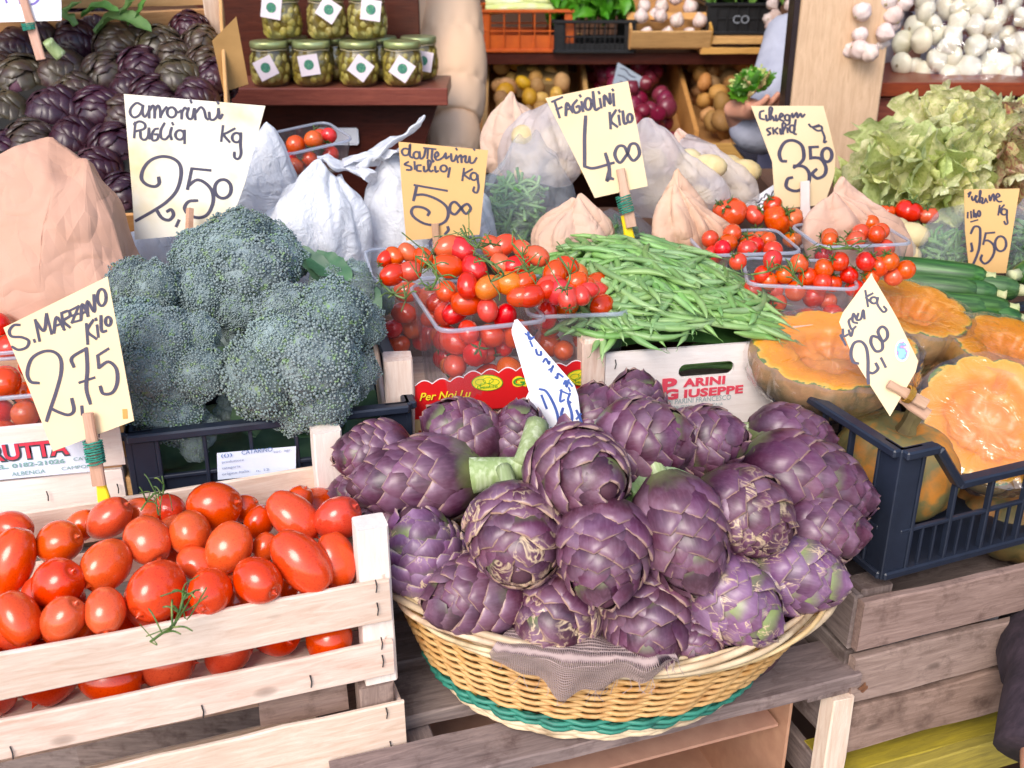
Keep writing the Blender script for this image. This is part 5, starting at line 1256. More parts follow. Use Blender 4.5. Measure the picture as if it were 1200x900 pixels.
Ri = GB.matrix_basis.inverted(); h0 = Ri @ vplane(GO, GD, 828, 433); 
V, F = holed_panel(.27, GH, h0.x, h0.z, .072, .0185); o = obj('front_panel', V, F, W_WHITE, GB); fixn(o.data)
plank('corner_post', GB, (-.014, .012, -.02), (-.014, .012, .123), .028, .028, W_NEW, (0, -1, 0)); plank('corner_post', GB, (.255, .02, 0), (.255, .02, .123), .028, .028, W_NEW, (0, -1, 0))
plank('slat', GB, (-.02, .03, .06), (-.02, .30, .06), .09, .005, W_PALE, (-1, 0, 0)); plank('slat', GB, (.27, .03, .06), (.27, .30, .06), .09, .005, W_PALE, (1, 0, 0)); plank('slat', GB, (0, .30, .06), (.27, .30, .06), .11, .005, W_PALE, (0, 1, 0))
V, F = box(.28, .29, .004, 0, (.125, .155, .012)); obj('bottom', V, F, W_PALE, GB)
PR = flatm('print_coral', c('#e0485a')); PG = flatm('print_teal_grey', c('#9aaeae'))
on_text(GB, GO, GD, 'ARINI', 800, 453, 9, 51, PR, .001, bold=.0007, space=1.05); on_text(GB, GO, GD, 'IUSEPPE', 801, 465.5, 9, 72, PR, .001, bold=.0007, space=1.05)
on_text(GB, GO, GD, 'P', 775, 459, 15, 18, PR, .0012, bold=.0012); on_text(GB, GO, GD, 'G', 776, 468, 11, 19, PR, .0010, bold=.0010)
on_text(GB, GO, GD, '+', 765, 462, 9, 12, PR, .0011, bold=.0010)
on_text(GB, GO, GD, 'DI PARINI FRANCESCO', 781, 474, 6, 78, PG, .001); on_text(GB, GO, GD, 'ORTOFRUTTICOLI', 781, 481, 5, 30, PG, .001); on_text(GB, GO, GD, 'ITALIA', 834, 475.5, 3.5, 13, PG, .001)
staple(GB, (.012, -.001, .088), .012)
BEAN = simple('green_bean_skin', [c('#5f854a'), c('#7ba05e'), c('#9ab87c')], 14, .42, .2, var=(.012, .12, .16), bscale=40, stretch=(1, 1, 1))
BEAND = simple('bean_tip', [c('#8a9a4a'), c('#5f7030')], 30, .6, .2)
def beanm(seed):
    rs = np.random.RandomState(seed); L = rs.uniform(.11, .145); b = rs.uniform(.006, .028); w_ = rs.uniform(-.004, .004); n = 11; P = []; r = []
    for i in range(n):
        s = i / (n - 1); P.append(Vector((L * (s - .5), b * (1 - (2 * s - 1) ** 2) + w_ * math.sin(s * 9), .002 * math.sin(s * 5 + seed))))
        r.append(.0046 * min(1, (s * 9) ** .6 + .3) * min(1, ((1 - s) * 7) ** .8 + .06) * (1 + .07 * math.sin(s * 40)))
    V, F = tube(P, r, 6, flat=.85); q = P[-1]; t = tube([q, q + Vector((.006, -.001, 0)), q + Vector((.009, -.004, 0))], [.0005, .0004, .0002], 3)
    m = MB(); m.add(V, F); m.add(*t); return m.mesh('green_bean', BEAN, True)
BNS = [beanm(i) for i in range(10)]
def heap(x, y):      # heap surface in box space, x 0..36 cm, y 0..30 cm
    f = max(0, 1 - ((x - .06) / (.13 if x < .06 else .215)) ** 2); g = 1 - ((y - .16) / .19) ** 2
    return .092 + .092 * f ** .75 * max(0, g) ** .7
beans = []; rs = np.random.RandomState(21); MG = GB.matrix_basis.copy(); 
def put_bean(x, y, an, dep, pitch_=0, me=None):
    e_ = .004; z = heap(x, y) - dep; nx = -(heap(x + e_, y) - heap(x - e_, y)) / (2 * e_); ny = -(heap(x, y + e_) - heap(x, y - e_)) / (2 * e_); n = Vector((nx * .7, ny * .7, 1)).normalized()
    d = Vector((math.cos(an), math.sin(an), 0)); d = (d - n * d.dot(n)).normalized(); d = (d + n * pitch_).normalized(); y_ = n.cross(d).normalized(); n2 = d.cross(y_)
    fl = rs.choice([-1, 1])
    M = Matrix(((d.x, y_.x * fl, n2.x, x), (d.y, y_.y * fl, n2.y, y), (d.z, y_.z * fl, n2.z, z), (0, 0, 0, 1)))
    beans.append(place('green_bean', me or BNS[rs.randint(10)], None, MG @ M @ SC(1, 1, 1)))
def bean_dir(x, y):
    if x < .09: return R(rs.normal(-68, 34))            # left part runs towards the viewer
    if y < .10: return R(rs.normal(-15 if x < .2 else -38, 34))
    return R(rs.normal(-46, 25))
for k in range(330):
    x = rs.uniform(-.03, .22); y = .03 + .26 * rs.uniform() ** 1.35; put_bean(x, y, bean_dir(x, y), rs.choice([0, .004, .009]), rs.normal() * .05)
for k in range(44): put_bean(rs.uniform(.0, .24), rs.uniform(.018, .055), R(rs.normal(0, 14)), rs.uniform(0, .012), rs.normal() * .03)
for k in range(12): put_bean(rs.uniform(.02, .2), rs.uniform(.05, .09), R(rs.normal(-60, 25)), -.002, rs.normal() * .05)
for x, y, an in ((.06, .022, -3), (.12, .018, 4), (.18, .022, -2), (.03, .03, 5)): put_bean(x, y, R(an), .0, 0)
for x, y, an in ((.105, .055, -78), (.115, .10, -80), (.085, .05, -70), (.20, .06, 55), (.21, .08, 62), (.19, .05, 40)): put_bean(x, y, R(an), -.006, .05)
top = beans; beans = []
for k in range(420): 
    x = rs.uniform(-.01, .23); y = .055 + .235 * rs.uniform() ** 1.3; put_bean(x, y, bean_dir(x, y) + rs.normal() * .3, rs.uniform(.010, .020), rs.normal() * .04)
mb_ = MB()
for o in beans: mb_.add([o.matrix_basis @ w_.co for w_ in o.data.vertices], [tuple(p.vertices) for p in o.data.polygons]); bpy.data.objects.remove(o)
o = mb_.build('green_beans', BEAN, None, True); tag(o, 'lower layers of green beans in the white plywood box', 'green beans', kind='stuff'); beans = top
for k in range(7): o = place('green_bean', BNS[k], None, MG @ T(h0.x + rng.uniform(-.03, .03), .016 + .006 * (k % 3), h0.z - .012 + .004 * k) @ RZ(rng.uniform(-.1, .1))); KEEP.add(o.name); beans.append(o)
auto(beans, lambda o, k: ['bright green bean', 'plain green bean', 'pale green bean'][k % 3], 'in the white plywood box heap', 'green bean', 'green beans heaped in the white box', 12)
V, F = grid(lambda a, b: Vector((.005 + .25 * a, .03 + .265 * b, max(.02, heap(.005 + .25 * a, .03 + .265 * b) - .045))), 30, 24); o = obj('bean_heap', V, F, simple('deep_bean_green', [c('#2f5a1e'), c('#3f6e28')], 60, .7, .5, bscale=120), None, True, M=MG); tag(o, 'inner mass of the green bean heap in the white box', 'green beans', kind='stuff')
plank('inner_strip', GB, (.0, .040, .03), (.36, .040, .03), .05, .004, W_PALE, (0, -1, 0)) if 0 else None

# ================================================================== pumpkins
PSK = simple('pumpkin_skin', [c('#8a6440'), c('#b4854e'), c('#7c6c46'), c('#cc9858')], 18, .5, .5, var=(.01, .1, .1), bscale=70, detail=6)
PSK2 = simple('grey_brown_pumpkin_skin', [c('#5f5632'), c('#86683c'), c('#6f6844'), c('#b8733c'), c('#8a6a40')], 16, .6, .6, var=(.01, .1, .1), bscale=70, detail=6)
def fleshmat(name, paler):
    m = NT(name); g = m.new('TexCoord'); sp = m.new('SeparateXYZ'); m.l(g.outputs['UV'], sp.inputs[0])   # u = 0 centre .. 1 skin
    v = m.coords((1, 1, 1), rnd=True); n = m.noise(v, 30, 5, .65, 1.2); nn = m.new('Math', operation='MULTIPLY_ADD'); m.l(n, nn.inputs[0]); nn.inputs[1].default_value = .34; nn.inputs[2].default_value = -.17
    ad = m.new('Math', operation='ADD'); m.l(sp.outputs[0], ad.inputs[0]); m.l(nn.outputs[0], ad.inputs[1])
    col = m.ramp(ad.outputs[0], [(.0, paler), (.38, c('#d8842c')), (.55, c('#e2921e')), (.64, c('#e48c06')), (.93, c('#ea9a0a')), (.985, c('#e0b040')), (1.0, c('#6a7a3a'))])
    m.base(col); m.set(Roughness=.4, Coat_Weight=.1, Coat_Roughness=.2); m.bump(n, .5, .002); return m.m
FLESH = fleshmat('pumpkin_flesh', c('#cf8c3c')); FLESH2 = fleshmat('pumpkin_flesh_pale', c('#d39444'))
WRAP = clear('cling_film', (.98, .98, .99), .10, .012, wr=1.0, wscale=28, boost=1.9); WRAP['clear'] = 1
def pumpkin(M, R0, H, label, cut=True, seed=0, mat=PSK, flesh=FLESH, lobes=11, wrap=True, cav=.5):
    """M: +Z = out of the cut face; radius R0, depth H"""
    rs = np.random.RandomState(seed); e = empty('pumpkin_half' if cut else 'pumpkin', M=M, label=label, cat='pumpkin')
    ph = rs.uniform(0, 6)
    def rib(a): return 1 - .055 * (1 - abs(math.cos(a * lobes / 2 + ph))) ** 2 * 1.6 + .03 * math.sin(a * 2 + seed) + .02 * math.sin(3 * a)
    if cut:
        def sk(a, b):
            an = a * 2 * math.pi; q = b * math.pi / 2; r = R0 * rib(an) * (math.cos(q) ** .62 + .07 * math.sin(math.pi * min(1, b * 2))) if b < 1 else 0.001; return Vector((r * math.cos(an), r * math.sin(an), -H * math.sin(q) ** 1.1 if b > 0 else 0))
        V, F = grid(sk, 66, 14, True); obj('skin', V, F, mat, e, True)
        prof = [(1.0, 0.0), (.97, .001), (.86, .0005), (.74, -.0005), (cav + .06, -.002), (cav, -.007), (cav * .93, -.014), (cav * .85, -.020), (cav * .72, -.023), (cav * .58, -.025), (cav * .44, -.024), (cav * .30, -.023), (cav * .15, -.024), (0.01, -.024)]
        V = []; F = []; U = []; n = 66
        for k, (q, z) in enumerate(prof):
            for i in range(n):
                an = 2 * math.pi * i / n; wob = 1 + (.05 * math.sin(3 * an + seed) + .03 * math.sin(7 * an) if .3 < q < .8 else 0); r = R0 * rib(an) * q * wob
                V.append((r * math.cos(an), r * math.sin(an), z)); U.append((q, 0))
        V = np.array(V); qq = np.array([u_[0] for u_ in U]); V[:, 2] += np.where(qq < cav + .03, 1, .12) * (.0055 * vn(V * np.array([1, 1, 0]) + seed, 70, seed) + .003 * vn(V * np.array([1, 1, 0]), 190, seed + 5))
        for k in range(len(prof) - 1):
            for i in range(n): F.append((k * n + i, k * n + (i + 1) % n, (k + 1) * n + (i + 1) % n, (k + 1) * n + i))
        F.append(tuple((len(prof) - 1) * n + i for i in range(n))); obj('flesh', V, F, flesh, e, True, uv=U)
    else:
        def sk(a, b):
            an = a * 2 * math.pi; q = (b - .5) * math.pi; r = max(.001, R0 * rib(an) * math.cos(q) ** .8); z = H * math.sin(q); d = math.exp(-(r / (R0 * .3)) ** 2); return Vector((r * math.cos(an), r * math.sin(an), z - .25 * H * d * (1 if z > 0 else -1)))
        V, F = grid(sk, 66, 20, True); obj('skin', V, F, mat, e, True)
        V, F = tube([Vector((0, 0, H * .7)), Vector((.004, 0, H * .95)), Vector((.012, 0, H * 1.15))], [.016, .010, .011], 7); obj('stalk', V, F, simple('pumpkin_stalk', [c('#7a6a40'), c('#5a4a2c')], 40, .8, .5), e)
    if wrap and cut:
        n1_, n2_ = 84, 22; V = []; F = []
        for j in range(n2_ + 1):
            for i in range(n1_):
                an = 2 * math.pi * i / n1_; b = j / n2_
                if b < .45: q = b / .45; r = R0 * rib(an) * (q * 1.0) * 1.005 + .001; z = .0025
                else: q = (b - .45) / .55 * math.pi / 2; r = R0 * (rib(an) * .3 + .7 * 1.02) * (max(.02, math.cos(q) ** .62) + .07 * math.sin(math.pi * min(1, q * 4 / math.pi))) * 1.03; z = -H * math.sin(q) ** 1.1 - .001 if b > .46 else .001
                V.append([r * math.cos(an), r * math.sin(an), z])
        V = np.array(V); cr_ = crumple(V, 22, seed + 9, 8); nrm = V.copy(); nrm[:, 2] -= .02; nrm /= np.linalg.norm(nrm, axis=1)[:, None] + 1e-9
        amp = np.repeat([.0005 if j / n2_ < .42 else .0026 for j in range(n2_ + 1)], n1_); V = V + nrm * (np.abs(cr_) * amp)[:, None]
        V[:, 2] += np.where(amp < .001, np.abs(cr_) * .0007, 0)
        for j in range(n2_):
            for i in range(n1_): a = j * n1_ + i; b = j * n1_ + (i + 1) % n1_; F.append((a, b, b + n1_, a + n1_))
        obj('cling_film', V, F, WRAP, e, False)
    return e
def pframe(u, v, t, zx, zy, tw, roll=0): return zframe(at(u, v, t), vdir(zx, zy, tw), roll)
upv = Vector((0, 0, 1))
def pf(u, v, t, nrm, roll=0): return zframe(at(u, v, t), Vector(nrm), roll)
pumpkin(pf(978, 408, 1.285, (-.04, -.30, .95)) @ SC(1.06, .86, 1), .090, .085, 'cling-wrapped pumpkin half facing up behind the Zucca card, front left', True, 1)
pumpkin(pf(1070, 360, 1.39, (.16, -.16, .97)) @ SC(1.0, .90, 1), .083, .078, 'cling-wrapped pumpkin half at the back beside the courgettes', True, 2)
pumpkin(pf(1190, 405, 1.35, (.14, -.16, .97)) @ SC(1.0, .92, 1), .083, .078, 'cling-wrapped pumpkin half cut by the right edge under the courgettes', True, 3)
pumpkin(pf(1163, 490, 1.265, (-.12, -.66, .74)) @ SC(1.02, .97, 1), .084, .075, 'cling-wrapped pumpkin half tilted towards the viewer at the far right', True, 4, flesh=FLESH2, cav=.62)
pumpkin(pf(1048, 545, 1.285, (.1, -.1, 1)), .075, .06, 'whole uncut brown pumpkin with an orange patch at the front of the dark crate', False, 5, PSK2)
pumpkin(pf(1110, 462, 1.40, (.0, -.3, 1)), .062, .05, 'dull brown whole pumpkin between the wrapped halves', False, 6, PSK2)
pumpkin(pf(1190, 600, 1.36, (.1, -.1, 1)), .085, .05, 'whole orange pumpkin low in the dark crate at the right', False, 7, PSK2)
# ================================================================== courgettes
ZUC = simple('courgette_skin', [c('#20401a'), c('#335826'), c('#4a7438')], 30, .35, .1, stretch=(8, 8, .6), bscale=20); ZEND = simple('courgette_cut_end', [c('#9aa870'), c('#c8c498')], 60, .6, .2)
def courgette(u, v, t, d, L, r, label):
    e = empty('courgette', M=zframe(at(u, v, t), d), label=label, cat='courgette', group='courgettes stacked at the right')
    V, F = lathe([(r * .45, 0), (r * .75, .006), (r * .96, .02), (r, .05), (r * 1.02, L * .6), (r * .95, L * .9), (r * .6, L)], 14); V = [Vector((x * (1 + .05 * math.cos(5 * math.atan2(y, x))), y * (1 + .05 * math.cos(5 * math.atan2(y, x))), z)) for x, y, z in V]; obj('body', V, F, ZUC, e, True)
    V, F = lathe([(r * .5, -.012), (r * .42, -.008), (r * .5, .001)], 8); obj('stem_end', V, F, ZEND, e, True)
zd = Vector((.93, .35, .03)); zl = Vector((-.96, .25, .02))
for i, (u, v, dd, lab) in enumerate(((1155, 325, zl, 'top left courgette, its cut end under the tan card'), (1146, 342, zl, 'pale end courgette second from the top on the left'), (1168, 345, zl, 'courgette in the middle of the stack'), (1158, 362, zl, 'lowest courgette on the left above the pumpkin'), (1182, 362, zl, 'courgette low on the right of the stack'), (1194, 340, zl, 'courgette by the right edge in the middle'), (1192, 322, zd, 'courgette lying along the top at the right edge'), (1196, 375, zl, 'lowest courgette at the right edge'), (1175, 378, zl, 'courgette at the very bottom of the stack'))):
    courgette(u, v, 1.52 - .02 * (v - 320) / 40, (dd + Vector((rng.uniform(-.1, .1), rng.uniform(-.1, .1), 0))).normalized(), .15, .019, lab)
tbl = stand('market_table', Vector((.45, 1.5, 0)), R(8), (-.05, 0, 0), (.6, .35, 1.0), 'table board behind the pumpkins carrying the courgettes')
# ================================================================== tables that carry the second tier
TB = stand('market_table', Vector((-.75, 1.42, 0)), 0, (0, 0, 0), (1.25, .62, 1.02), 'long wooden table behind the front crates carrying the bags')
TB2 = stand('market_table', Vector((.5, 1.86, 0)), 0, (0, 0, 0), (1.2, .34, 1.06), 'wooden table at the right carrying the lettuces')
# ================================================================== plastic and paper bags
def bagmesh(name, M, w, d, h, seed, mat, parent, amp=.035, neck=.15, top=.72, nu=120, nv=70, f=9, smooth=False, lean=(0, 0), pinch=0.0, folds=9, foldamp=.10, octs=.35):
    """crumpled sack, base at z=0, gathered towards its top (pinch: pressed flat into a ridge there)"""
    rs = np.random.RandomState(seed); V = []; ph = rs.uniform(0, 6, 6)
    for j in range(nv + 1):
        b = j / nv; k = (.80 + .20 * math.sin(math.pi / 2 * min(1, b / .22))) * (1 - (1 - neck) * max(0, (b - .25) / .75) ** 2.2)
        for i in range(nu):
            a = 2 * math.pi * i / nu; ca, sa = math.cos(a), math.sin(a); sq = 1 / (abs(ca) ** 3 + abs(sa) ** 3) ** (1 / 3) if b < .5 else 1 + (1 / (abs(ca) ** 3 + abs(sa) ** 3) ** (1 / 3) - 1) * (1 - b) * 2
            tw = ph[0] + 2.2 * b; q = k * sq * .95 * (1 + foldamp * b * 1.6 * (abs(math.sin(folds / 2 * a + tw + .8 * math.sin(2 * a + ph[4]))) - .6) + .08 * math.cos(2 * a + ph[2]) + .06 * math.cos(3 * a + ph[3] + b * 2))
            px_ = 1 + pinch * .9 * max(0, b - .35); py_ = 1 - pinch * min(1, max(0, (b - .3) / .7)) * .92
            hz = h * b * (1 + .10 * math.sin(a + ph[5]) * b + .07 * math.sin(2 * a + ph[1]) * b)
            V.append((w / 2 * q * ca * px_ + lean[0] * b * b, d / 2 * q * sa * py_ + lean[1] * b * b, hz))
    V = np.array(V); W2 = V * np.array([1, 1, .38]); cr_ = crumple(W2, f, seed, 6) + octs * 1.3 * crumple(W2, f * 2.4, seed + 3, 6) + .16 * crumple(V, f * 4, seed + 4, 7)
    dirn = V - np.array([0, 0, h * .35]); dirn /= np.linalg.norm(dirn, axis=1)[:, None] + 1e-6
    V = V + dirn * (cr_ * amp * min(w, h))[:, None]; V[:, 2] = np.maximum(V[:, 2], 0)
    F = []
    for j in range(nv):
        for i in range(nu): a = j * nu + i; b = j * nu + (i + 1) % nu; F.append((a, b, b + nu, a + nu))
    F.append(tuple(range(nu - 1, -1, -1))); F.append(tuple(range(nv * nu, nv * nu + nu)))
    return obj(name, V, F, mat, parent, smooth, M=M)
def paperbag(name, M, w, d, h, seed, mat, parent, ridge=.7, lean=(0, 0), n=46, peak=0.0):
    """crushed paper sack made of flat folded facets"""
    import bmesh
    rs = np.random.RandomState(seed); bm = bmesh.new()
    for k in range(n):
        b = rs.uniform(0, 1) ** .8; a = rs.uniform(0, 2 * math.pi); e_ = 1 / (abs(math.cos(a)) ** 4 + abs(math.sin(a)) ** 4) ** .25; q = (1 - .28 * b) * rs.uniform(.92, 1.05) * e_; dq = d * (1 - ridge * max(0, b - .25) / .75)
        bm.verts.new((w / 2 * q * math.cos(a) * (1 - .42 * b) + (lean[0] + peak * w) * b, dq / 2 * q * math.sin(a) + lean[1] * b, h * b * rs.uniform(.88, 1.0)))
    for k in range(5): bm.verts.new(((-.22 + .11 * k + peak) * w + lean[0], lean[1] + rs.uniform(-.1, .1) * d * (1 - ridge), h * (1.02 - .10 * abs(k - 2) + rs.uniform(-.04, .04))))
    r_ = bmesh.ops.convex_hull(bm, input=bm.verts[:]); bmesh.ops.delete(bm, geom=list({g for g in r_['geom_interior'] + r_['geom_unused'] if isinstance(g, bmesh.types.BMVert)}), context='VERTS')
    bmesh.ops.bevel(bm, geom=bm.edges[:], offset=.0015, segments=1, affect='EDGES'); bmesh.ops.triangulate(bm, faces=bm.faces[:]); bmesh.ops.subdivide_edges(bm, edges=[e_ for e_ in bm.edges if e_.calc_length() > .02], cuts=4, use_grid_fill=True); bmesh.ops.triangulate(bm, faces=bm.faces[:])
    me = bpy.data.meshes.new(name); bm.to_mesh(me); bm.free(); P = np.empty(len(me.vertices) * 3); me.vertices.foreach_get('co', P); P = P.reshape(-1, 3)
    D = np.stack([crumple(P, 5, seed + i, 3) for i in range(3)], 1) * .022 * min(w, h) + np.stack([crumple(P, 20, seed + 9 + i, 4) for i in range(3)], 1) * .0035 * min(w, h); P = P + D; P[:, 2] = np.maximum(0, P[:, 2])
    me.vertices.foreach_set('co', P.ravel()); me.materials.append(mat); me.update(); fixn(me); return place(name, me, parent, M)
def plast(name, col, rough=.28, tr_=.35, alpha=.12):
    m = NT(name); v = m.coords(); m.base(col); m.set(Roughness=rough); m.b.inputs['Specular IOR Level'].default_value = .6; m.bump(m.noise(v, 26, 6, .62, 3.0), 1.0, .006)
    tl = m.new('BsdfTranslucent'); tl.inputs[0].default_value = col + (1,); mx = m.new('MixShader'); mx.inputs[0].default_value = tr_; m.l(m.b.outputs[0], mx.inputs[1]); m.l(tl.outputs[0], mx.inputs[2])
    tp = m.new('BsdfTransparent'); m2 = m.new('MixShader'); m2.inputs[0].default_value = alpha; m.l(mx.outputs[0], m2.inputs[1]); m.l(tp.outputs[0], m2.inputs[2]); m.l(m2.outputs[0], m.out.inputs[0]); return m.m
PWH = plast('white_carrier_plastic', c('#f2f4fa'), .16, .28, .04); PWH['clear'] = 1; PHZ = plast('hazy_bag_plastic', c('#dfe6f2'), .18, .3, .80); PHZ['clear'] = 1
PPK = plast('pinkish_bag_plastic', c('#f0e6e6'), .16, .3, .40); PPK['clear'] = 1
PAPB = papermat('brown_bag_paper', [c('#b08a72'), c('#bc9680'), c('#a47e66')], .004, 6)
PAPK = papermat('pinkish_bag_paper', [c('#c49e88'), c('#d0aa96'), c('#b68e78')], .003, 11)
def bag(u, v, y, w, d, h, seed, mat, label, name='plastic_bag', cat='bag', rz=0, part='sack', **k):
    """(u, v) is the middle of the bag's foot"""
    p = aty(u, v, y); e = empty(name, p, label, cat, rz=rz)
    if mat is PAPK: bagmesh(part, None, w * 1.05, d, h * 1.18, seed, mat, e, amp=.030, f=6, neck=.13, lean=k.get('lean', (0, 0)), pinch=.25, folds=9, foldamp=.30, octs=.25, nu=96, nv=50, smooth=False)
    elif mat is PAPB: paperbag(part, None, w * (1 if mat is PAPB else 1.08), d, h * (1 if mat is PAPB else 1.22), seed, mat, e, ridge=.7 if mat is PAPB else .9, lean=k.get('lean', (0, 0)), n=k.get('n', 34), peak=k.get('peak', 0))
    else:
        k['smooth'] = True; k['f'] = k.get('f', 9) * .62; k['amp'] = k.get('amp', .035) * 1.1; bagmesh(part, None, w, d, h, seed, mat, e, **k)
    return e
# big brown paper bag, left
bag(50, 385, 1.32, .30, .20, .245, 5, PAPB, 'large crumpled brown paper bag at the left under the dark artichokes', 'paper_bag', amp=.040, neck=.35, f=4.5, lean=(.01, .03), n=60, peak=.08)
# white bags, middle left
e = bag(372, 325, 1.50, .185, .12, .155, 11, PWH, 'white blue plastic carrier bag with knotted handles, middle left', amp=0.036, f=10, neck=.22, lean=(.03, 0))
def strap(parent, pts, w0, w1, mat, seed, name='handle'):
    P = smoothpath([p - parent.location for p in pts], 6); n = len(P); V, F = tube(P, [w0 + (w1 - w0) * i / (n - 1) for i in range(n)], 16, flat=.32); V = np.array([tuple(x) for x in V]); V += (np.stack([crumple(V, 30, seed + i, 6) for i in range(3)], 1)) * .0028
    return obj(name, V, F, mat, parent)
strap(e, [at(405, 194, 1.56), at(440, 178, 1.56), at(468, 160, 1.57), at(494, 141, 1.58)], .024, .012, PWH, 3); strap(e, [at(418, 196, 1.555), at(445, 186, 1.56), at(470, 172, 1.565)], .020, .008, PWH, 7)
strap(e, [at(378, 182, 1.57), at(395, 194, 1.56), at(415, 196, 1.555), at(436, 210, 1.55)], .012, .022, PWH, 4, 'knot_fold')
bag(475, 330, 1.56, .15, .10, .17, 12, PWH, 'white plastic bag standing behind the datterini card', amp=0.032, f=10, neck=.3)
bag(312, 250, 1.62, .10, .08, .115, 13, PWH, 'small white plastic bag squeezed behind the right edge of the amorini card', amp=0.043, f=12, neck=.25)
bag(183, 322, 1.48, .12, .08, .07, 14, PWH, 'flat white plastic bag showing under the amorini card', amp=0.043, f=12, neck=.4)
bag(548, 300, 1.60, .10, .08, .105, 15, PWH, 'white plastic bag peeking out right of the datterini card', amp=0.043, f=12, neck=.3)
# clear bags
GRL = leafmat('bagged_green', [c('#3f7a34'), c('#6f9c50'), c('#98b878')], 20, .6, .4)
def spill(name, e, u, v, y, sx, sy, sz, n, mat, seed, L=.07, r=.0026):
    sx, sy, sz, n, L, r = sx * .62, sy * .6, sz * .72, int(n * 1.6), min(L, .06), .0026
    rs = np.random.RandomState(seed); m = MB(); p0 = aty(u, v, y) - e.location
    for i in range(n):
        q = Vector((rs.uniform(-1, 1) * sx, rs.uniform(-1, 1) * sy, rs.uniform(0, 1) ** 1.0 * sz)); q.x *= 1 - .5 * q.z / sz; d = Vector((rs.normal(), rs.normal() * .5, rs.normal() * .7)).normalized() * L / 2; b_ = Vector(rs.normal(size=3)) * L * .12
        V, F = tube(smoothpath([p0 + q - d, p0 + q + b_, p0 + q + d], 3), r, 5); m.add(V, F)
    o = m.build(name, mat, e, True); o['kind'] = 'stuff'; return o
e = bag(617, 288, 1.62, .155, .12, .165, 21, PHZ, 'clear bag stuffed with green beans left of the FAGIOLINI card', amp=0.029, f=11, neck=.2); spill('bagged_beans', e, 605, 280, 1.62, .065, .04, .11, 110, GRL, 1)
bag(635, 212, 1.82, .15, .12, .12, 22, PPK, 'pinkish white plastic bag over brown paper at the back of the middle', amp=0.036, f=10, neck=.35)
bag(603, 200, 1.90, .12, .10, .10, 23, PAPK, 'crushed pinkish brown paper bag top at the back of the middle', 'paper_bag', amp=0.047, f=10, neck=.5, pinch=.6, folds=4, foldamp=.06, octs=.22)
bag(790, 245, 1.72, .17, .13, .135, 24, PPK, 'white plastic bag with yellowish content right of the FAGIOLINI card', amp=0.032, f=10, neck=.3, lean=(-.05, 0))
bag(842, 240, 1.80, .11, .1, .10, 25, PPK, 'white plastic bag end bulging towards the seller', amp=0.032, f=10, neck=.5, lean=(-.04, .0))
bag(820, 225, 1.88, .12, .1, .085, 28, PAPK, 'twisted pinkish paper bag neck behind the yellowish white bag', 'paper_bag', amp=0.043, f=11, neck=.4, lean=(-.05, 0), pinch=.6, folds=4, foldamp=.06, octs=.22)
bag(672, 305, 1.50, .115, .09, .075, 26, PAPK, 'low brown paper bag behind the left end of the bean heap', 'paper_bag', amp=0.032, f=8, neck=.35, pinch=.6, folds=4, foldamp=.06, octs=.22)
bag(812, 315, 1.52, .115, .09, .105, 27, PAPK, 'folded pinkish brown paper bag behind the right end of the bean heap', 'paper_bag', amp=0.036, f=7, neck=.3, lean=(-.03, 0), pinch=.6, folds=4, foldamp=.06, octs=.22)
e = bag(725, 300, 1.58, .10, .08, .07, 29, PHZ, 'clear bag with pale greens behind the foot of the FAGIOLINI stake', amp=0.029, f=11, neck=.3); spill('bagged_greens', e, 725, 296, 1.58, .035, .03, .05, 40, GRL, 2)
bag(1000, 318, 1.55, .15, .10, .105, 31, PAPK, 'open pinkish brown paper bag right of the white plastic stake', 'paper_bag', amp=0.036, f=7, neck=.35, lean=(-.04, 0), pinch=.6, folds=4, foldamp=.06, octs=.22)
bag(1040, 312, 1.60, .09, .08, .085, 32, PPK, 'white paper bag corner between the brown bag and the clear bag', amp=0.036, f=8, neck=.4, lean=(-.03, 0))
e = bag(1100, 335, 1.58, .095, .09, .115, 33, PHZ, 'clear bag of dark greens left of the zucchine card', amp=0.025, f=11, neck=.35); spill('bagged_greens', e, 1100, 332, 1.58, .035, .03, .085, 70, GRL, 3, .08, .005)
e = bag(1203, 318, 1.62, .08, .08, .12, 34, PHZ, 'clear bag of greens at the right edge behind the zucchine card', amp=0.025, f=11, neck=.35); spill('bagged_greens', e, 1203, 316, 1.62, .03, .03, .09, 50, GRL, 4, .08, .005)
CONT = simple('pale_bagged_rolls', [c('#d8c49a'), c('#c8b080'), c('#e2d2b0')], 12, .8, .2)
for e_ in [o for o in COL.objects if o.name.startswith('plastic_bag') and o.children and o.children[0].data and o.children[0].data.materials[0] is PPK]:
    d_ = e_.children[0].dimensions; rs = np.random.RandomState(len(e_.name)); mb = MB(); SV, SF = uvs(10, 7)
    for k in range(9): mb.add([Vector((x * .03, y * .022, z * .02)) for x, y, z in SV], SF, T(rs.uniform(-.28, .28) * d_.x, rs.uniform(-.2, .2) * d_.y, .02 + rs.uniform(0, .45) * d_.z) @ RZ(rs.uniform(0, 6)))
    o = mb.build('contents', CONT, e_, True); o['kind'] = 'stuff'
# tilted punnet of red tomatoes at the back left
Mx = zframe(at(362, 196, 1.74), vdir(.0, -.75, .55)); punnet(Mx @ RZ(.6), .12, .10, .05, 'tilted clear punnet of tomatoes lying on the white bags', .86)
tt = fill(Mx @ RZ(.6), .10, .085, .0155, 34, CHER, .004, .055, 40); auto(tt, lambda o, k: 'small red tomato', 'in the tilted punnet', 'tomato', 'tomatoes in the tilted punnet', 16)
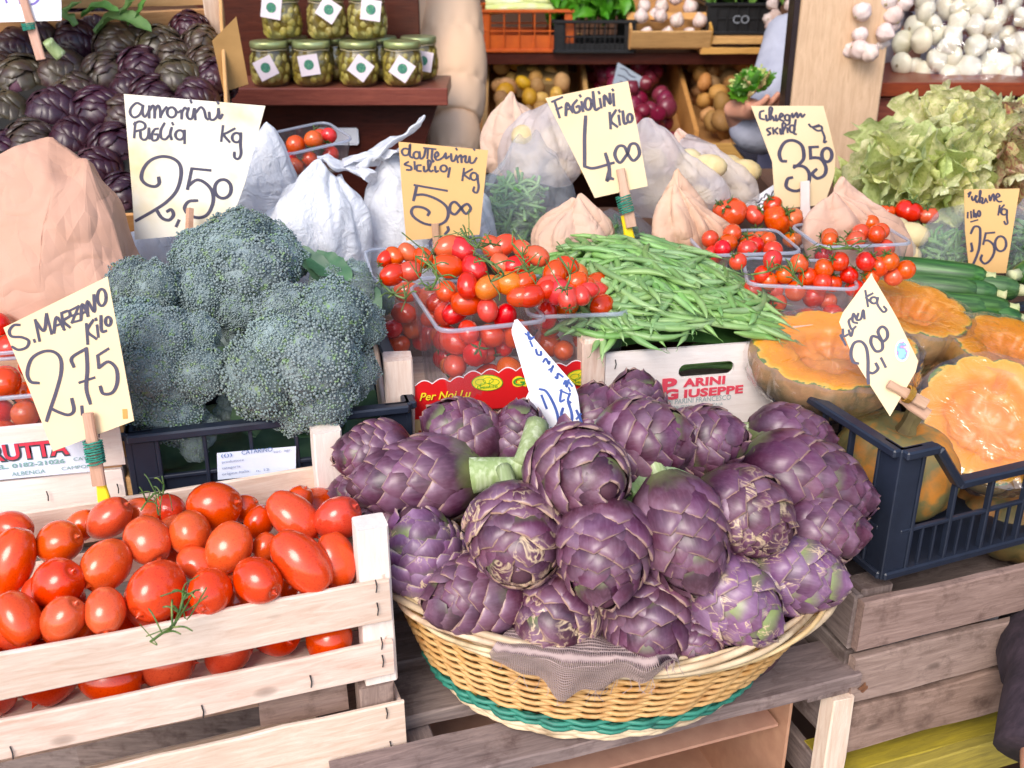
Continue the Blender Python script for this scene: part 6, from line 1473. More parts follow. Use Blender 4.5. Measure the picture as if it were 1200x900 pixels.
# ================================================================== big ribbed tomatoes, cherry punnets right
def ribbed(seed, mat):
    V, F = uvs(30, 14); o = []
    for x, y, z in V:
        a = math.atan2(y, x); r = math.hypot(x, y); k = 1 - .10 * abs(math.sin(3.5 * a + seed)) ** 3 * r; o.append((x * k, y * k, z * .78 - (.14 * math.exp(-((1 - z) / .06)) if z > .6 else 0)))
    return mesh('ribbed_tomato', o, F, mat, True)
RB = [ribbed(0, TOM), ribbed(1, TOMO), ribbed(2, TOMC)]
rib = []
for i, (u, v, rp, k) in enumerate(((857,250,20,0),(911,257,19,1),(862,277,13,0),(887,279,15,1),(884,252,13,2),(928,256,14,1),(846,245,12,0),(905,240,12,2),(840,262,12,0),(930,280,13,1),(1065,247,17,2),(1087,252,13,2),(1040,247,10,2),(1018,246,9,2),(895,300,13,1),(870,297,12,0))):
    p = at(u, v, 1.70); r = rp * 1.70 / FPX; rib.append(tomato(RB[k], p, r, vdir(rng.uniform(-1, 1), -.6, .5), 1, rng.uniform(0, 6), cz=.68))
auto(rib, lambda o, k: {TOM: 'large red ribbed tomato', TOMO: 'large orange ribbed tomato', TOMC: 'large deep red tomato'}[o.data.materials[0]], 'behind the cherry tomato punnets', 'tomato', 'large tomatoes at the back right', 18)
ribt = slab('tomato_tray', (.30, 1.60, 1.022), (.72, 1.80, 1.042), PIT); tag(ribt, 'near-black tray under the large ribbed tomatoes', 'tray')
MR1 = T(.325, 1.46, 1.055) @ RZ(R(6)); MR2 = T(.375, 1.335, 1.05) @ RZ(R(-8)); MR3 = T(.49, 1.50, 1.055) @ RZ(R(8))
for M_, lb in ((MR1, 'left'), (MR2, 'front right'), (MR3, 'rear right')): punnet(M_, .135, .115, .065, 'clear punnet of cherry tomatoes behind the beans and pumpkins, %s one' % lb, .88)
slab_ = slab('wooden_tray', (.24, 1.31, 1.02), (.60, 1.56, 1.04), W_OLD2); tag(slab_, 'low wooden board under the cherry tomato punnets on the right', 'board')
ct = fill(MR1, .118, .10, .0145, 60, CHER, .004, .070, 50) + fill(MR2, .118, .10, .0145, 60, CHER, .004, .066, 51) + fill(MR3, .118, .10, .0145, 60, CHER, .004, .075, 52)
for (x, y) in ((115,145),(190,185),(225,230),(160,230),(255,185),(220,140),(290,225),(325,190),(375,165),(340,270),(385,265),(400,210),(420,145),(450,185),(500,145),(570,145),(620,170),(585,190),(355,230),(540,160),(300,150),(465,225),(515,190)):
    u, v = 820 + x / 2.571, 250 + y / 2.571; p = atz(u, v, 1.100 + (340 - v) * .0012); ct.append(tomato(CHER[0], p, rng.uniform(10.5, 12.5) * pdepth(p) / FPX, vdir(rng.uniform(-1, 1), rng.uniform(-1, .3), .4), rng.random() < .6, rng.uniform(0, 6), cz=.86))
auto(ct, lambda o, k: 'round cherry tomato', 'behind the beans and pumpkins', 'tomato', 'cherry tomatoes at the right', 16)
vine('tomato_vine', [atz(u, v, 1.155) for u, v in ((880, 322), (900, 318), (915, 312), (930, 322), (940, 335))], .0014, 'green vine across the right hand cherry tomatoes', 6, 5, VT)
vine('tomato_vine', [atz(u, v, 1.16) for u, v in ((960, 288), (975, 292), (995, 290), (1010, 294))], .0014, 'dark green vine behind the cherry tomatoes by the paper bag', 5, 6, VT)

# ================================================================== dark artichokes, top left
SL = math.atan2(.21, .42); AM = T(-.76, 1.56, 1.075) @ RZ(R(13)) @ RX(SL)
ac = empty('wooden_crate', M=AM, label='tilted orange plywood crate of dark artichokes at the top left', cat='crate')
for z in (.03, .10): plank('slat', ac, (-.2, .56, z), (.335, .56, z), .062, .006, W_ORANGE, (0, 1, 0)); plank('slat', ac, (.335, .0, z * .8), (.335, .56, z * .8), .055, .006, W_ORANGE, (1, 0, 0)); 
plank('slat', ac, (-.2, .56, .17), (.335, .56, .17), .062, .006, W_ORANGE, (0, 1, 0)); plank('slat', ac, (-.2, 0, .03), (.335, 0, .03), .062, .006, W_ORANGE, (0, -1, 0))
plank('corner_post', ac, (.32, .545, 0), (.32, .545, .20), .03, .026, W_NEW, (0, -1, 0)); V, F = box(.54, .55, .006, 0, (.07, .28, .012)); obj('bottom', V, F, PIT, ac)  # bottom coloured near-black to imitate shade between the artichokes
stand('market_table', Vector((-1.05, 1.62, 0)), 0, (0, 0, 0), (.60, .50, 1.05), 'dark table under the crate of dark artichokes')
V, F = box(.24, .08, .12, 0); o = obj('cardboard_flap', [Vector((x, y, 0)) for x, y in ((0, 0), (.045, .01), (.05, .13), (.0, .09))] + [Vector((x, y, .002)) for x, y in ((0, 0), (.045, .01), (.05, .13), (.0, .09))], [(0, 1, 2, 3), (7, 6, 5, 4), (0, 4, 5, 1), (1, 5, 6, 2), (2, 6, 7, 3), (3, 7, 4, 0)], CARD2, None, M=zframe(at(262, 108, 1.82), vdir(.4, -.1, .9))); tag(o, 'torn brown cardboard flap at the right corner of the artichoke crate', 'cardboard')
rs_ = np.random.RandomState(3)
def joined_arti(key, L, Rm, wide, mat, seed):
    core, stm, lay, _ = arti_proto(L, Rm, wide, mat, seed=seed, lift=.012); mb = MB(); order = []; [order.append(l[0]) for l in lay if l[0] not in order]; drop = [order[q] for q in (1, 3, 5, 7, 9)]
    for me, a, q, tl in lay:
        if me in drop: continue
        mb.add([w_.co for w_ in me.vertices], [tuple(p.vertices) for p in me.polygons], RZ(a) @ RX(-tl) @ SC(q))
    return core, stm, mb.mesh('bracts', mat, True), L
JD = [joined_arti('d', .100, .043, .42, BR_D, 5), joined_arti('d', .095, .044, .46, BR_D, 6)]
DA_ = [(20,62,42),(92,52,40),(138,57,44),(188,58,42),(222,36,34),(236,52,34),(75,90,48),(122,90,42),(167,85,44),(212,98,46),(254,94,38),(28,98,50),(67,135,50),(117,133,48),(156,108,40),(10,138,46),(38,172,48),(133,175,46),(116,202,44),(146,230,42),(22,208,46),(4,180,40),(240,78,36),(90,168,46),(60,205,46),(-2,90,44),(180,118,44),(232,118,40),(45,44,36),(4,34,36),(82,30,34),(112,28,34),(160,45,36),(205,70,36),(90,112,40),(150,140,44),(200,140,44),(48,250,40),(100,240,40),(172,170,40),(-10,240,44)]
for i, (u, v, wp) in enumerate(DA_):
    wp = wp * 1.12
    yy = 1.66 + (240 - v) * .00195; p = aty(u, v, yy); r = wp * pdepth(p) / FPX / 2; core, stm, br, L = JD[i % 2]; s_ = r / .044
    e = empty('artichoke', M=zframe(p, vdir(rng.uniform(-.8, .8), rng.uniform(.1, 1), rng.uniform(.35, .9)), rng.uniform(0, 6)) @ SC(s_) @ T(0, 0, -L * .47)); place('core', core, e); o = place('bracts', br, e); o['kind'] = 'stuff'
    if i % 3 == 0: place('stem', stm, e)
    row = min(5, max(0, (v - 20) // 42)); side = sorted(x for x, y, w_ in DA_ if min(5, max(0, (y - 20) // 42)) == row).index(u)
    tag(e, 'dark purple artichoke in the tilted crate, %s row from the top, %s from the left' % (ORDN[row], ORDN[side]), 'artichoke', 'dark artichokes in the tilted crate')
AGL = leafmat('artichoke_green_leaf', [c('#3f6a30'), c('#5f8f45'), c('#86ad66')], 15, .45, .3)
for i, (pts, wd) in enumerate((([(112, 40), (130, 22), (155, 25), (178, 38)], .020), ([(95, 20), (115, 8), (140, 14)], .014), ([(140, 18), (155, 0), (150, -20)], .014), ([(150, 30), (165, 12), (172, -8)], .010), ([(88, 30), (78, 14), (95, 2)], .012))):
    leafsheet('artichoke_leaf', [at(u, v, 1.90 - .01 * k) for k, (u, v) in enumerate(pts)], wd, AGL, None, ['broad bright green leaf over the dark artichokes', 'dark green leaf at the back of the artichoke crate', 'upright green leaf against the orange crate board', 'slim green leaf stalk against the orange crate board', 'curled green leaf left of the broad leaf'][i], .4, .002, i)
stalk([at(160, 62, 1.84), at(154, 52, 1.83), at(150, 42, 1.82)], [.010, .008], 'hollow cut green stalk among the dark artichokes') if 0 else None
stalk([at(72, 66, 1.80), at(62, 56, 1.79), at(56, 48, 1.78)], [.011, .009], 'cut green artichoke stalk left among the dark artichokes')

# ================================================================== cupboard with jars
KY = 2.33; SX0, SX1 = -.66, -.140; SZ = aty(400, 104, KY).z
cup = empty('cupboard', (-.40, KY, 0), 'dark varnished wooden cupboard with a reddish shelf of jars', 'cupboard')
def cb_(name, a, b, mat): 
    l_ = cup.location; V, F = box(b[0] - a[0], b[1] - a[1], b[2] - a[2], .002, [(p + q) / 2 - l for p, q, l in zip(a, b, l_)]); o = obj(name, V, F, mat, cup); fixn(o.data); return o
cb_('shelf', (SX0, KY - .01, SZ - .028), (SX1, KY + .20, SZ), W_RED); cb_('shelf_edge', (SX0, KY - .022, SZ - .032), (SX1 + .004, KY - .011, SZ + .004), W_RED)
cb_('back_panel', (SX0 - .05, KY + .21, SZ - .10), (aty(491, 20, KY + .21).x, KY + .24, 2.1), W_DARK)
V = [(SX0, KY + .06, 0), (SX1 - .02, KY + .06, SZ - .034), (SX1 - .10, KY + .06, SZ - .25), (SX1 - .10, KY + .06, 0), (SX0, KY + .06, SZ - .034)]; V += [(x, y + .14, z) for x, y, z in V]
o = obj('body', [Vector(x) - cup.location for x in V], [(0, 3, 2, 1, 4), (9, 6, 7, 8, 5), (0, 5, 8, 3), (3, 8, 7, 2), (2, 7, 6, 1), (1, 6, 9, 4), (4, 9, 5, 0)], W_DARK, cup); fixn(o.data)
lb_ = slab('leaflet', (aty(358, 160, KY - .05).x, KY + .045, aty(358, 170, KY + .045).z), (aty(420, 160, KY + .045).x, KY + .05, aty(358, 150, KY + .045).z), PAPER_W); tag(lb_, 'white leaflet below the shelf of jars behind the punnet', 'paper')
GLASS = clear('jar_glass', (.96, .96, .86), .05, .02, boost=1.5); GLASS['clear'] = 1
OIL = simple('oily_olive_filling', [c('#5a4a08'), c('#74600f'), c('#443806')], 14, .3, .2, var=None); ARTH = simple('pickled_heart', [c('#9c8c38'), c('#b4a45a'), c('#7c6c20')], 30, .35, .2)
LID = simple('gold_green_lid', [c('#9aa870'), c('#b8bd8a')], 20, .3, .05, Metallic=.6); TAGM = simple('pinkish_tag_card', [c('#eedfe4'), c('#e6d6dd')], 20, .7, 0, var=None); EMG = simple('emblem_green', [c('#4f9a5a'), c('#2f6a6a'), c('#7abf80')], 300, .6, 0, var=None)
def jar_proto():
    R0, H = .043, .088; prof = [(.030, 0), (.036, .003), (R0, .018), (R0 * 1.02, .045), (R0 * .96, .066), (.036, .076), (.036, .080)]
    V, F = lathe(prof, 28); gl = mesh('glass_body', V, F, GLASS, True); V, F = lathe([(r * .93, z * .96 + .002) for r, z in prof[:-1]], 24); oil = mesh('oil', V, F, OIL, True)
    mb = MB(); rs = np.random.RandomState(2); SV, SF = uvs(10, 7)
    for k in range(46):
        a = rs.uniform(0, 6.28); z = rs.uniform(.012, .068); rr = np.interp(z, [q[1] for q in prof], [q[0] for q in prof]) * .93 - .009; mb.add([Vector((x * .013, y * .013, zz * .010)) for x, y, zz in SV], SF, T(rr * math.cos(a), rr * math.sin(a), z) @ Euler(rs.uniform(0, 6, 3)).to_matrix().to_4x4())
    hearts = mb.mesh('artichoke_hearts', ARTH, True); V, F = lathe([(.0385, .079), (.040, .081), (.040, .090), (.0385, .0925), (.02, .0915)], 28); lid = mesh('lid', V, F, LID, True)
    V, F = tube([Vector((.038 * math.cos(2 * math.pi * i / 24), .038 * math.sin(2 * math.pi * i / 24), .0755 + .001 * math.sin(i))) for i in range(24)], .0009, 4, True); st = mesh('string', V, F, simple('raffia_string', [c('#c8b890'), c('#b0a078')], 40, .8, .2), True)
    s = .021; V, F = box(2 * s, .0008, 2 * s, 0); tg = mesh('tag', V, F, TAGM); V = [(0, -.0007, .001)] + [(.0105 * math.cos(2 * math.pi * i / 16), -.0007, .001 + .0105 * math.sin(2 * math.pi * i / 16)) for i in range(16)]; em = mesh('emblem', V, [(0, 1 + i, 1 + (i + 1) % 16) for i in range(16)], EMG)
    return gl, oil, hearts, lid, st, tg, em
JP = jar_proto()
def jar(x, y, z, ang, tx, tz, label, tagged=True):
    e = empty('jar', (x, y, z), label, 'jar', 'jars of artichoke hearts'); gl, oil, hearts, lid, st, tg, em = JP
    g = place('glass_body', gl, e); o = place('oil', oil, g); h = place('artichoke_hearts', hearts, g); h['kind'] = 'stuff'; place('lid', lid, e); place('string', st, e)
    if tagged: t_ = place('tag', tg, e, T(tx, -.047, tz) @ RY(ang)); place('emblem', em, t_)
for i, (u, ang, tx, tz, lb) in enumerate(((319, R(-25), .0, .042, 'leftmost'), (368, R(-8), .001, .048, 'second from left'), (422, R(38), .010, .042, 'third from left'), (473, R(35), .003, .040, 'rightmost'))): jar(aty(u, 100, KY + .05).x, KY + .05, SZ, ang, tx, tz, 'tagged jar standing at the front of the reddish shelf, %s' % lb)
for i, (u, lb) in enumerate(((343, 'first'), (395, 'second'), (446, 'third'), (492, 'fourth'))): jar(aty(u, 95, KY + .14).x, KY + .14, SZ, R(10), .012, .045, 'jar standing behind the front jars on the reddish shelf, %s from left' % lb, i == 3)
for i, (u, ang, tx, tz, lb) in enumerate(((333, R(10), -.012, .066, 'left'), (385, R(35), .012, .062, 'middle'), (432, R(8), .014, .062, 'right'))): jar(aty(u, 48, KY + .09).x, KY + .09, SZ + .093, ang, tx, tz, 'tagged jar stacked on top of the others, %s one' % lb)
# ================================================================== post, onions, garlic
PX0, PX1, PY = .601, .794, 2.35
pp = empty('wooden_post', (PX0, PY, 0), 'broad light wooden post with a dark metal edge, right of the seller', 'post')
V, F = box(PX1 - PX0, .045, 2.88, .003, ((PX1 - PX0) / 2, .0225, 1.44)); 
pm_ = wood('post_face_wood', c('#dcb896'), c('#c09a78'), knots=False); o = place('post_body', fixn(mesh('post_body', [(z, y, x) for x, y, z in V], F, pm_)), pp, Matrix(((0, 0, 1, 0), (0, 1, 0, 0), (1, 0, 0, 0), (0, 0, 0, 1))))
V, F = box(.012, .05, 2.87, .001, (-.0075, .022, 1.44)); obj('metal_edge', V, F, simple('dark_iron', [c('#2c2226'), c('#3a2c30')], 30, .4, .1, Metallic=.5), pp)
GARM = simple('garlic_skin', [c('#d2bcb4'), c('#e0ccc2'), c('#b8949a')], 24, .5, .4, var=(.01, .2, .06), stretch=(3, 3, .6)); ONM = simple('white_onion_skin', [c('#d8d0b8'), c('#e6e0cc'), c('#c0b890')], 16, .3, .2, var=(.01, .2, .06), stretch=(3, 3, .5))
def bulb(mat, seed, flat, cl):
    V, F = uvs(20, 12); o = []
    for x, y, z in V:
        a = math.atan2(y, x); k = 1 - cl * abs(math.sin(a * 3.5 + seed)) ** 2; zz = z * flat
        if z > .8: zz += (z - .8) * 1.6; k *= 1 - (z - .8) * 1.5
        o.append((x * k, y * k, zz))
    return mesh('bulb', o, F, mat, True)
GB_ = [bulb(GARM, i, .82, .20) for i in range(3)]; OB = [bulb(ONM, i, .62, .02) for i in range(2)]; ROOT = simple('root_disc', [c('#b0a07c'), c('#8c7c5c')], 60, .9, .4)
V, F = uvs(8, 4); RTM = mesh('root_tuft', [(x * .16, y * .16, z * .08) for x, y, z in V], F, ROOT, True)
def hang(name, lst, me, t, label, cat, item, zsq=.6):
    for i, (u, v, rp) in enumerate(lst):
        tt_ = t + rng.uniform(-.03, .03); o = place(name, me[i % len(me)], None, zframe(at(u, v, tt_), vdir(rng.uniform(-1, 1), rng.uniform(-1, 1), rng.uniform(-.9, .9)), rng.uniform(0, 6)) @ SC(rp * tt_ / FPX)); place('root_tuft', RTM, o, T(0, 0, -zsq)); item.append(o)
gl_ = []; hang('garlic_bulb', [(1025,5,15),(1046,18,14),(1020,28,12),(997,34,12),(1007,58,13),(1019,62,12),(996,58,12),(1037,38,12),(1031,51,11),(1044,28,12),(1010,14,12),(1008,40,10),(1040,0,14),(1060,2,12)], GB_, 2.24, '', '', gl_, .8)
auto(gl_, lambda o, k: 'pinkish white garlic bulb', 'in the bunch on the light post', 'garlic', 'garlic hanging on the post', 16)
on_ = []; hang('white_onion', [(850 + x / 3, y / 3, r) for x, y, r in ((640,50,15),(705,40,15),(770,30,15),(830,22,15),(900,30,15),(960,60,15),(1000,85,14),(1035,115,14),(625,150,15),(690,140,16),(750,125,15),(800,125,13),(820,80,15),(880,90,14),(930,100,14),(980,120,14),(1020,150,14),(620,225,14),(655,240,15),(700,255,15),(740,215,15),(790,265,15),(800,200,13),(850,235,17),(880,160,14),(915,215,15),(930,150,14),(930,262,15),(975,222,14),(1010,215,14),(1040,245,15),(975,165,13),(1000,265,14),(665,95,14),(730,80,14),(780,160,14),(860,-10,15),(930,-5,15),(700,-10,15),(1010,20,14),(1050,60,14),(1060,180,14),(640,190,13),(830,160,13))], OB, 2.50, '', '', on_, .6)
auto(on_, lambda o, k: 'flat white onion', 'on the right hand shelf', 'onion', 'white onions on the right hand shelf', 20)
e = empty('plastic_bag', at(1130, 95, 2.50), 'clear plastic stretched over the white onions on the shelf', 'bag')
def fo(a, b): 
    u = 1090 + 125 * a; v = -15 + 122 * b; return at(u, v, 2.40 + .06 * (a - .5) ** 2) - e.location
V, F = grid(fo, 60, 50); V = np.array([tuple(x) for x in V]); V += nr.normal(0, 0, V.shape); cr_ = crumple(V, 14, 5, 9); V[:, 1] += cr_ * .010; obj('film', V, F, WRAP, e)
rs2 = empty('wall_shelf', (PX1 + .005, 2.42, 0), 'reddish brown wooden shelf at the upper right carrying white onions', 'shelf')
sz_ = aty(1120, 97, 2.42).z
for nm, a, b, mt in (('shelf_board', (0, 0, sz_ - .03), (1.0, .40, sz_), W_RED), ('side_panel', (0, .02, 0), (.10, .05, sz_ - .035), W_RED), ('back_panel', (0, .41, 0), (1.0, .43, 2.4), W_DARK), ('under_panel', (.11, .10, 0), (1.0, .12, sz_ - .034), W_DARK)):
    V, F = box(b[0] - a[0], b[1] - a[1], b[2] - a[2], .002, [(p + q) / 2 for p, q in zip(a, b)]); o = obj(nm, V, F, mt, rs2); fixn(o.data)
# ================================================================== lettuces
LT1 = leafmat('pale_lettuce', [c('#dcd89c'), c('#eee8b8'), c('#c8cc80'), c('#f0e4c0')], 10, .5, .5, bscale=35, bdist=.003, trans=.35); LT2 = leafmat('speckled_red_lettuce', [c('#9a5a50'), c('#b88a6c'), c('#ccc488'), c('#8a4448')], 12, .5, .5, bscale=60, trans=.25)
LT3 = leafmat('green_lettuce', [c('#bccc78'), c('#d8de9c'), c('#a8b860')], 10, .5, .5, bscale=35, bdist=.003, trans=.35)
def lettuce_leaf(seed, mat, ruf=.11):
    rs = np.random.RandomState(seed); ph = rs.uniform(0, 6, 3); nu_, nl_ = 26, 14; V = []; F = []
    for j in range(nl_ + 1):
        s = j / nl_; w = .72 * math.sin(math.pi * (.06 + .62 * s)) ** .7
        for i in range(nu_ + 1):
            x = -1 + 2 * i / nu_; e_ = max(abs(x) ** 3, s ** 5); y = s * (1 - .18 * x * x) ; zz = .42 * s * s - .15 * (1 - x * x) * s + ruf * e_ * (math.sin(x * 8 + ph[0] + s * 4) + .5 * math.sin(x * 17 + ph[1]) + .6 * math.sin(s * 19 + ph[2] + x * 3)) * .8
            V.append((x * w * (1 + .15 * e_ * math.sin(s * 24 + ph[2])), y + ruf * .5 * e_ * math.sin(x * 17 + ph[1]), zz + .02 * math.sin(x * 30) * s))
    m = nu_ + 1
    for j in range(nl_):
        for i in range(nu_): a = j * m + i; F.append((a, a + 1, a + m + 1, a + m))
    return mesh('leaf', V, F, mat, True)
def lettuce(u, v, t, r, ax, mats, label, seed, n=13):
    rs = np.random.RandomState(seed); e = empty('lettuce', M=zframe(at(u, v, t), ax), label=label, cat='lettuce', group='lettuces at the right'); ms = [lettuce_leaf(seed * 10 + k, mats[k % len(mats)]) for k in range(4)]
    for i in range(n):
        f = i / (n - 1); a = i * 2.39996; up_ = R(4 + 82 * f ** 1.1); L = r * (1.12 - .5 * f); place('leaf', ms[rs.randint(4)], e, RZ(a) @ T(0, r * .06 * (1 - f), r * (-.35 + .5 * f)) @ RX(up_) @ SC(L * 1.6, L * 1.32, L * 1.15))
    V, F = uvs(14, 9); obj('heart', [(x * r * .5, y * r * .5, z * r * .42) for x, y, z in V], F, mats[0], e, True); return e
lettuce(1048, 208, 1.86, .066, vdir(-.4, .1, .9), [LT1, LT3], 'pale green lettuce head low on the left of the salad heap', 1)
lettuce(1120, 172, 1.93, .080, vdir(.1, -.4, .9), [LT1], 'large yellowish lettuce head at the top of the salad heap', 2, 15)
lettuce(1108, 216, 1.84, .062, vdir(.3, .2, .9), [LT3, LT1], 'green lettuce lying at the bottom middle of the salad heap', 3)
lettuce(1182, 208, 1.88, .064, vdir(.5, 0, .85), [LT2, LT2, LT1], 'speckled red lettuce head at the right edge', 4)
lettuce(1192, 168, 1.96, .062, vdir(.3, -.3, .9), [LT2, LT1], 'reddish lettuce head behind at the top right', 5)
# ================================================================== back shelves of the shop
BW = simple('dim_bin_wood', [c('#a87844'), c('#bc8a50')], 8, .8, .2, var=None); BWL = wood('bin_edge_wood', c('#d8a868'), c('#b88850'), knots=False)
sh = empty('shop_shelf', (.3, 3.62, 0), 'long dark wooden shelf at the back of the shop carrying crates', 'shelf'); zsh = aty(740, 61, 3.55).z
for nm, a, b in (('shelf_board', (-.55, -.10, zsh - .035), (1.2, .35, zsh)), ('upright', (-.60, -.05, 0), (-.555, .35, 2.4)), ('upright', (1.205, -.05, 0), (1.25, .35, 2.4)), ('back_board', (-.55, .36, .3), (1.2, .38, zsh - .04))):
    V, F = box(b[0] - a[0], b[1] - a[1], b[2] - a[2], .002, [(p + q) / 2 for p, q in zip(a, b)]); o = obj(nm, V, F, W_DARK, sh); fixn(o.data)
bb = empty('sloping_bins', (0, 3.25, 0), 'sloping wooden bins of potatoes and onions below the back shelf', 'bins')
def binz(y): return .85 + (y - 3.25) * .28
V = [(-.35, 3.25, binz(3.25) - .03), (1.45, 3.25, binz(3.25) - .03), (1.45, 3.95, binz(3.95) - .03), (-.35, 3.95, binz(3.95) - .03)]; obj('bin_floor', [Vector(x) - bb.location for x in V], [(0, 1, 2, 3)], BW, bb)
plank('front_board', bb, (-.35, -.01, binz(3.25) + .01), (1.45, -.01, binz(3.25) + .01), .09, .014, BWL, (0, -1, 0))
for x0 in (-.14, .18, .50, .90): plank('divider', bb, (x0 + .05, 0, binz(3.25) + .07), (x0, .68, binz(3.93) + .07), .016, .20, BWL, (0, 0, 1)) if 0 else (lambda me: place('divider', me, bb))(fixn(mesh('divider', [(x0 + .05 + k, y, z) for k in (0, .014) for y, z in ((0, binz(3.25) - .03), (0, binz(3.25) + .09), (.68, binz(3.93) + .11), (.68, binz(3.93) - .03))], [(0, 1, 2, 3), (7, 6, 5, 4), (0, 4, 5, 1), (1, 5, 6, 2), (2, 6, 7, 3), (3, 7, 4, 0)], BWL)))
POT = simple('potato_skin', [c('#c8955a'), c('#b07c44'), c('#d6a86e')], 12, .7, .3); POT2 = simple('brown_potato_skin', [c('#8a6238'), c('#a07848')], 12, .7, .3); RON = simple('red_onion_skin', [c('#5a1428'), c('#7c2038'), c('#8f3a50')], 14, .3, .1, stretch=(3, 3, .5)); YEL = simple('yellow_potato_skin', [c('#d8a23c'), c('#e0b050')], 12, .5, .2)
def potm(seed, mat, nm): 
    V, F = uvs(12, 8); P = np.array(V); n_ = vn(P, 1.4, seed); return mesh(nm, P * (1 + .12 * n_)[:, None] * np.array([1.15, .95, .85]), F, mat, True)
bins = [(-.09, .17, [potm(1, POT, 'potato'), potm(2, YEL, 'potato')], .026, 'yellow potato', 'in the left back bin', 'potato'), (.25, .49, [bulb(RON, 1, .8, .02)], .029, 'red onion', 'in the middle back bin', 'onion'), (.57, .89, [potm(3, POT, 'potato'), potm(4, POT, 'potato'), potm(5, POT2, 'potato')], .030, 'brown potato', 'in the right back bin', 'potato'), (.97, 1.3, [potm(6, POT, 'potato')], .030, 'tan potato', 'in the far right back bin', 'potato')]
for x0, x1, ms, r, nm, wh, ct_ in bins:
    L_ = []; rs = np.random.RandomState(int(x0 * 100) + 50); D_ = .62
    for p, rr in pile(int((x1 - x0) * D_ / (r * r * 3.2) * 2.2), r, x1 - x0, D_, 0, .15, 0, int(x0 * 90) + 40, .15, 40): 
        q = Vector((x0 + p.x + .04 * (1 - p.y / D_), 3.27 + p.y, binz(3.27 + p.y) - .03 + p.z)); L_.append(place('red_onion' if 'onion' in nm else 'potato', ms[rs.randint(len(ms))], None, zframe(q, rdir(rs), rs.uniform(0, 6)) @ SC(rr)))
    auto(L_, (lambda s_: lambda o, k: s_)(nm), wh, ct_, nm + ('s ' if nm.endswith('n') else 'es ') + wh, 11)
V, F = box(.17, .16, .05, .003); o = obj('wicker_tray', V, F, simple('dim_straw', [c('#7a6030'), c('#947440')], 60, .9, .5), None, M=T(.10, 3.60, binz(3.6) + .09) @ RX(R(16))); tag(o, 'flat straw tray lying on the yellow potatoes', 'tray')
# crates on the shelf
oc = pcrate('plastic_crate', Vector((aty(562, 55, 3.52).x, 3.52, 0)), zsh + .002, 0, .30, .26, .13, ORP, 'orange plastic crate of pale leeks on the back shelf', rows=(.5,), cols=5, solid=.4, ribs=0)
LEEK = simple('leek_white', [c('#f0f0d0'), c('#d8e08a'), c('#f6f4e6')], 12, .4, .2)
for k in range(9): 
    V, F = tube([Vector((.02, .03 + k * .027, .125 + .02 * (k % 2))), Vector((.15, .03 + k * .027, .135 + .02 * (k % 2))), Vector((.28, .035 + k * .026, .125 + .02 * (k % 2)))], [.016, .015, .014], 8); o = obj('leek', V, F, LEEK, None, True, M=T(oc.location)); tag(o, 'pale leek lying in the orange crate, %s from the front' % ORDN[k], 'leek', 'leeks in the orange crate')
gc = pcrate('plastic_crate', Vector((aty(650, 60, 3.50).x, 3.50, 0)), zsh + .002, 0, .25, .26, .10, BLACKP2, 'black plastic crate of green leaves on the back shelf', rows=(.5,), cols=6, ribs=1, solid=.3)
SPN = leafmat('fresh_leaf_green', [c('#3f7a28'), c('#5f9a38'), c('#86bb55')], 14, .45, .3)
def leafpile(name, ctr, sx, sy, sz, n, L, seed, label, mat=SPN):
    rs = np.random.RandomState(seed); mb = MB(); 
    V0, F0 = grid(lambda a, b: Vector(((a - .5) * L * .62 * math.sin(math.pi * (.08 + .88 * b)), L * (b - .5), L * .22 * math.sin(math.pi * b) + L * .12 * (2 * a - 1) ** 2)), 4, 5)
    for i in range(n):
        q = Vector((rs.uniform(-1, 1) * sx, rs.uniform(-1, 1) * sy, rs.uniform(0, 1) * sz)); mb.add(V0, F0, T(q) @ Euler((rs.normal() * .7 + .5, rs.normal() * .6, rs.uniform(0, 6.3))).to_matrix().to_4x4() @ SC(rs.uniform(.7, 1.2)))
    o = mb.build(name, mat, None, True, T(ctr)); tag(o, label, 'leaves', kind='stuff'); return o
leafpile('spinach_leaves', gc.location + Vector((.125, .12, .10)), .12, .12, .07, 150, .07, 3, 'heap of broad green leaves in the black crate on the back shelf')
tr1 = empty('garlic_tray', M=T(aty(738, 60, 3.48).x, 3.48, zsh + .02) @ RX(R(22)), label='tilted pale wooden tray of white garlic on the back shelf', cat='tray')
for a, b, w_, th_, u_ in (((0, 0, .03), (.25, 0, .03), .055, .008, (0, -1, 0)), ((0, .30, .03), (.25, .30, .03), .06, .008, (0, 1, 0)), ((0, 0, .03), (0, .3, .03), .07, .008, (-1, 0, 0)), ((.25, 0, .03), (.25, .3, .03), .07, .008, (1, 0, 0))): plank('slat', tr1, a, b, w_, th_, BWL, u_)
V, F = box(.25, .3, .006, 0, (.125, .15, 0)); obj('bottom', V, F, BW, tr1); plank('cross_bar', tr1, (-.01, .07, .07), (.26, .07, .07), .028, .008, BWL, (0, -.4, 1))
L_ = []; rs = np.random.RandomState(6)
for p, rr in pile(60, .026, .24, .29, .004, .09, 0, 77, .1, 30): L_.append(place('garlic_bulb', GB_[rs.randint(3)], None, tr1.matrix_basis @ zframe(p + Vector((.005, .005, 0)), (rs.normal() * .4, rs.normal() * .4, 1), rs.uniform(0, 6)) @ SC(rr * .95)))
auto(L_, lambda o, k: 'white garlic bulb', 'in the tilted tray at the back', 'garlic', 'garlic in the tilted tray', 12)
tr2 = empty('flat_tray', (aty(822, 62, 3.48).x, 3.48, zsh), 'flat pale wooden fruit tray under the small black crate', 'tray')
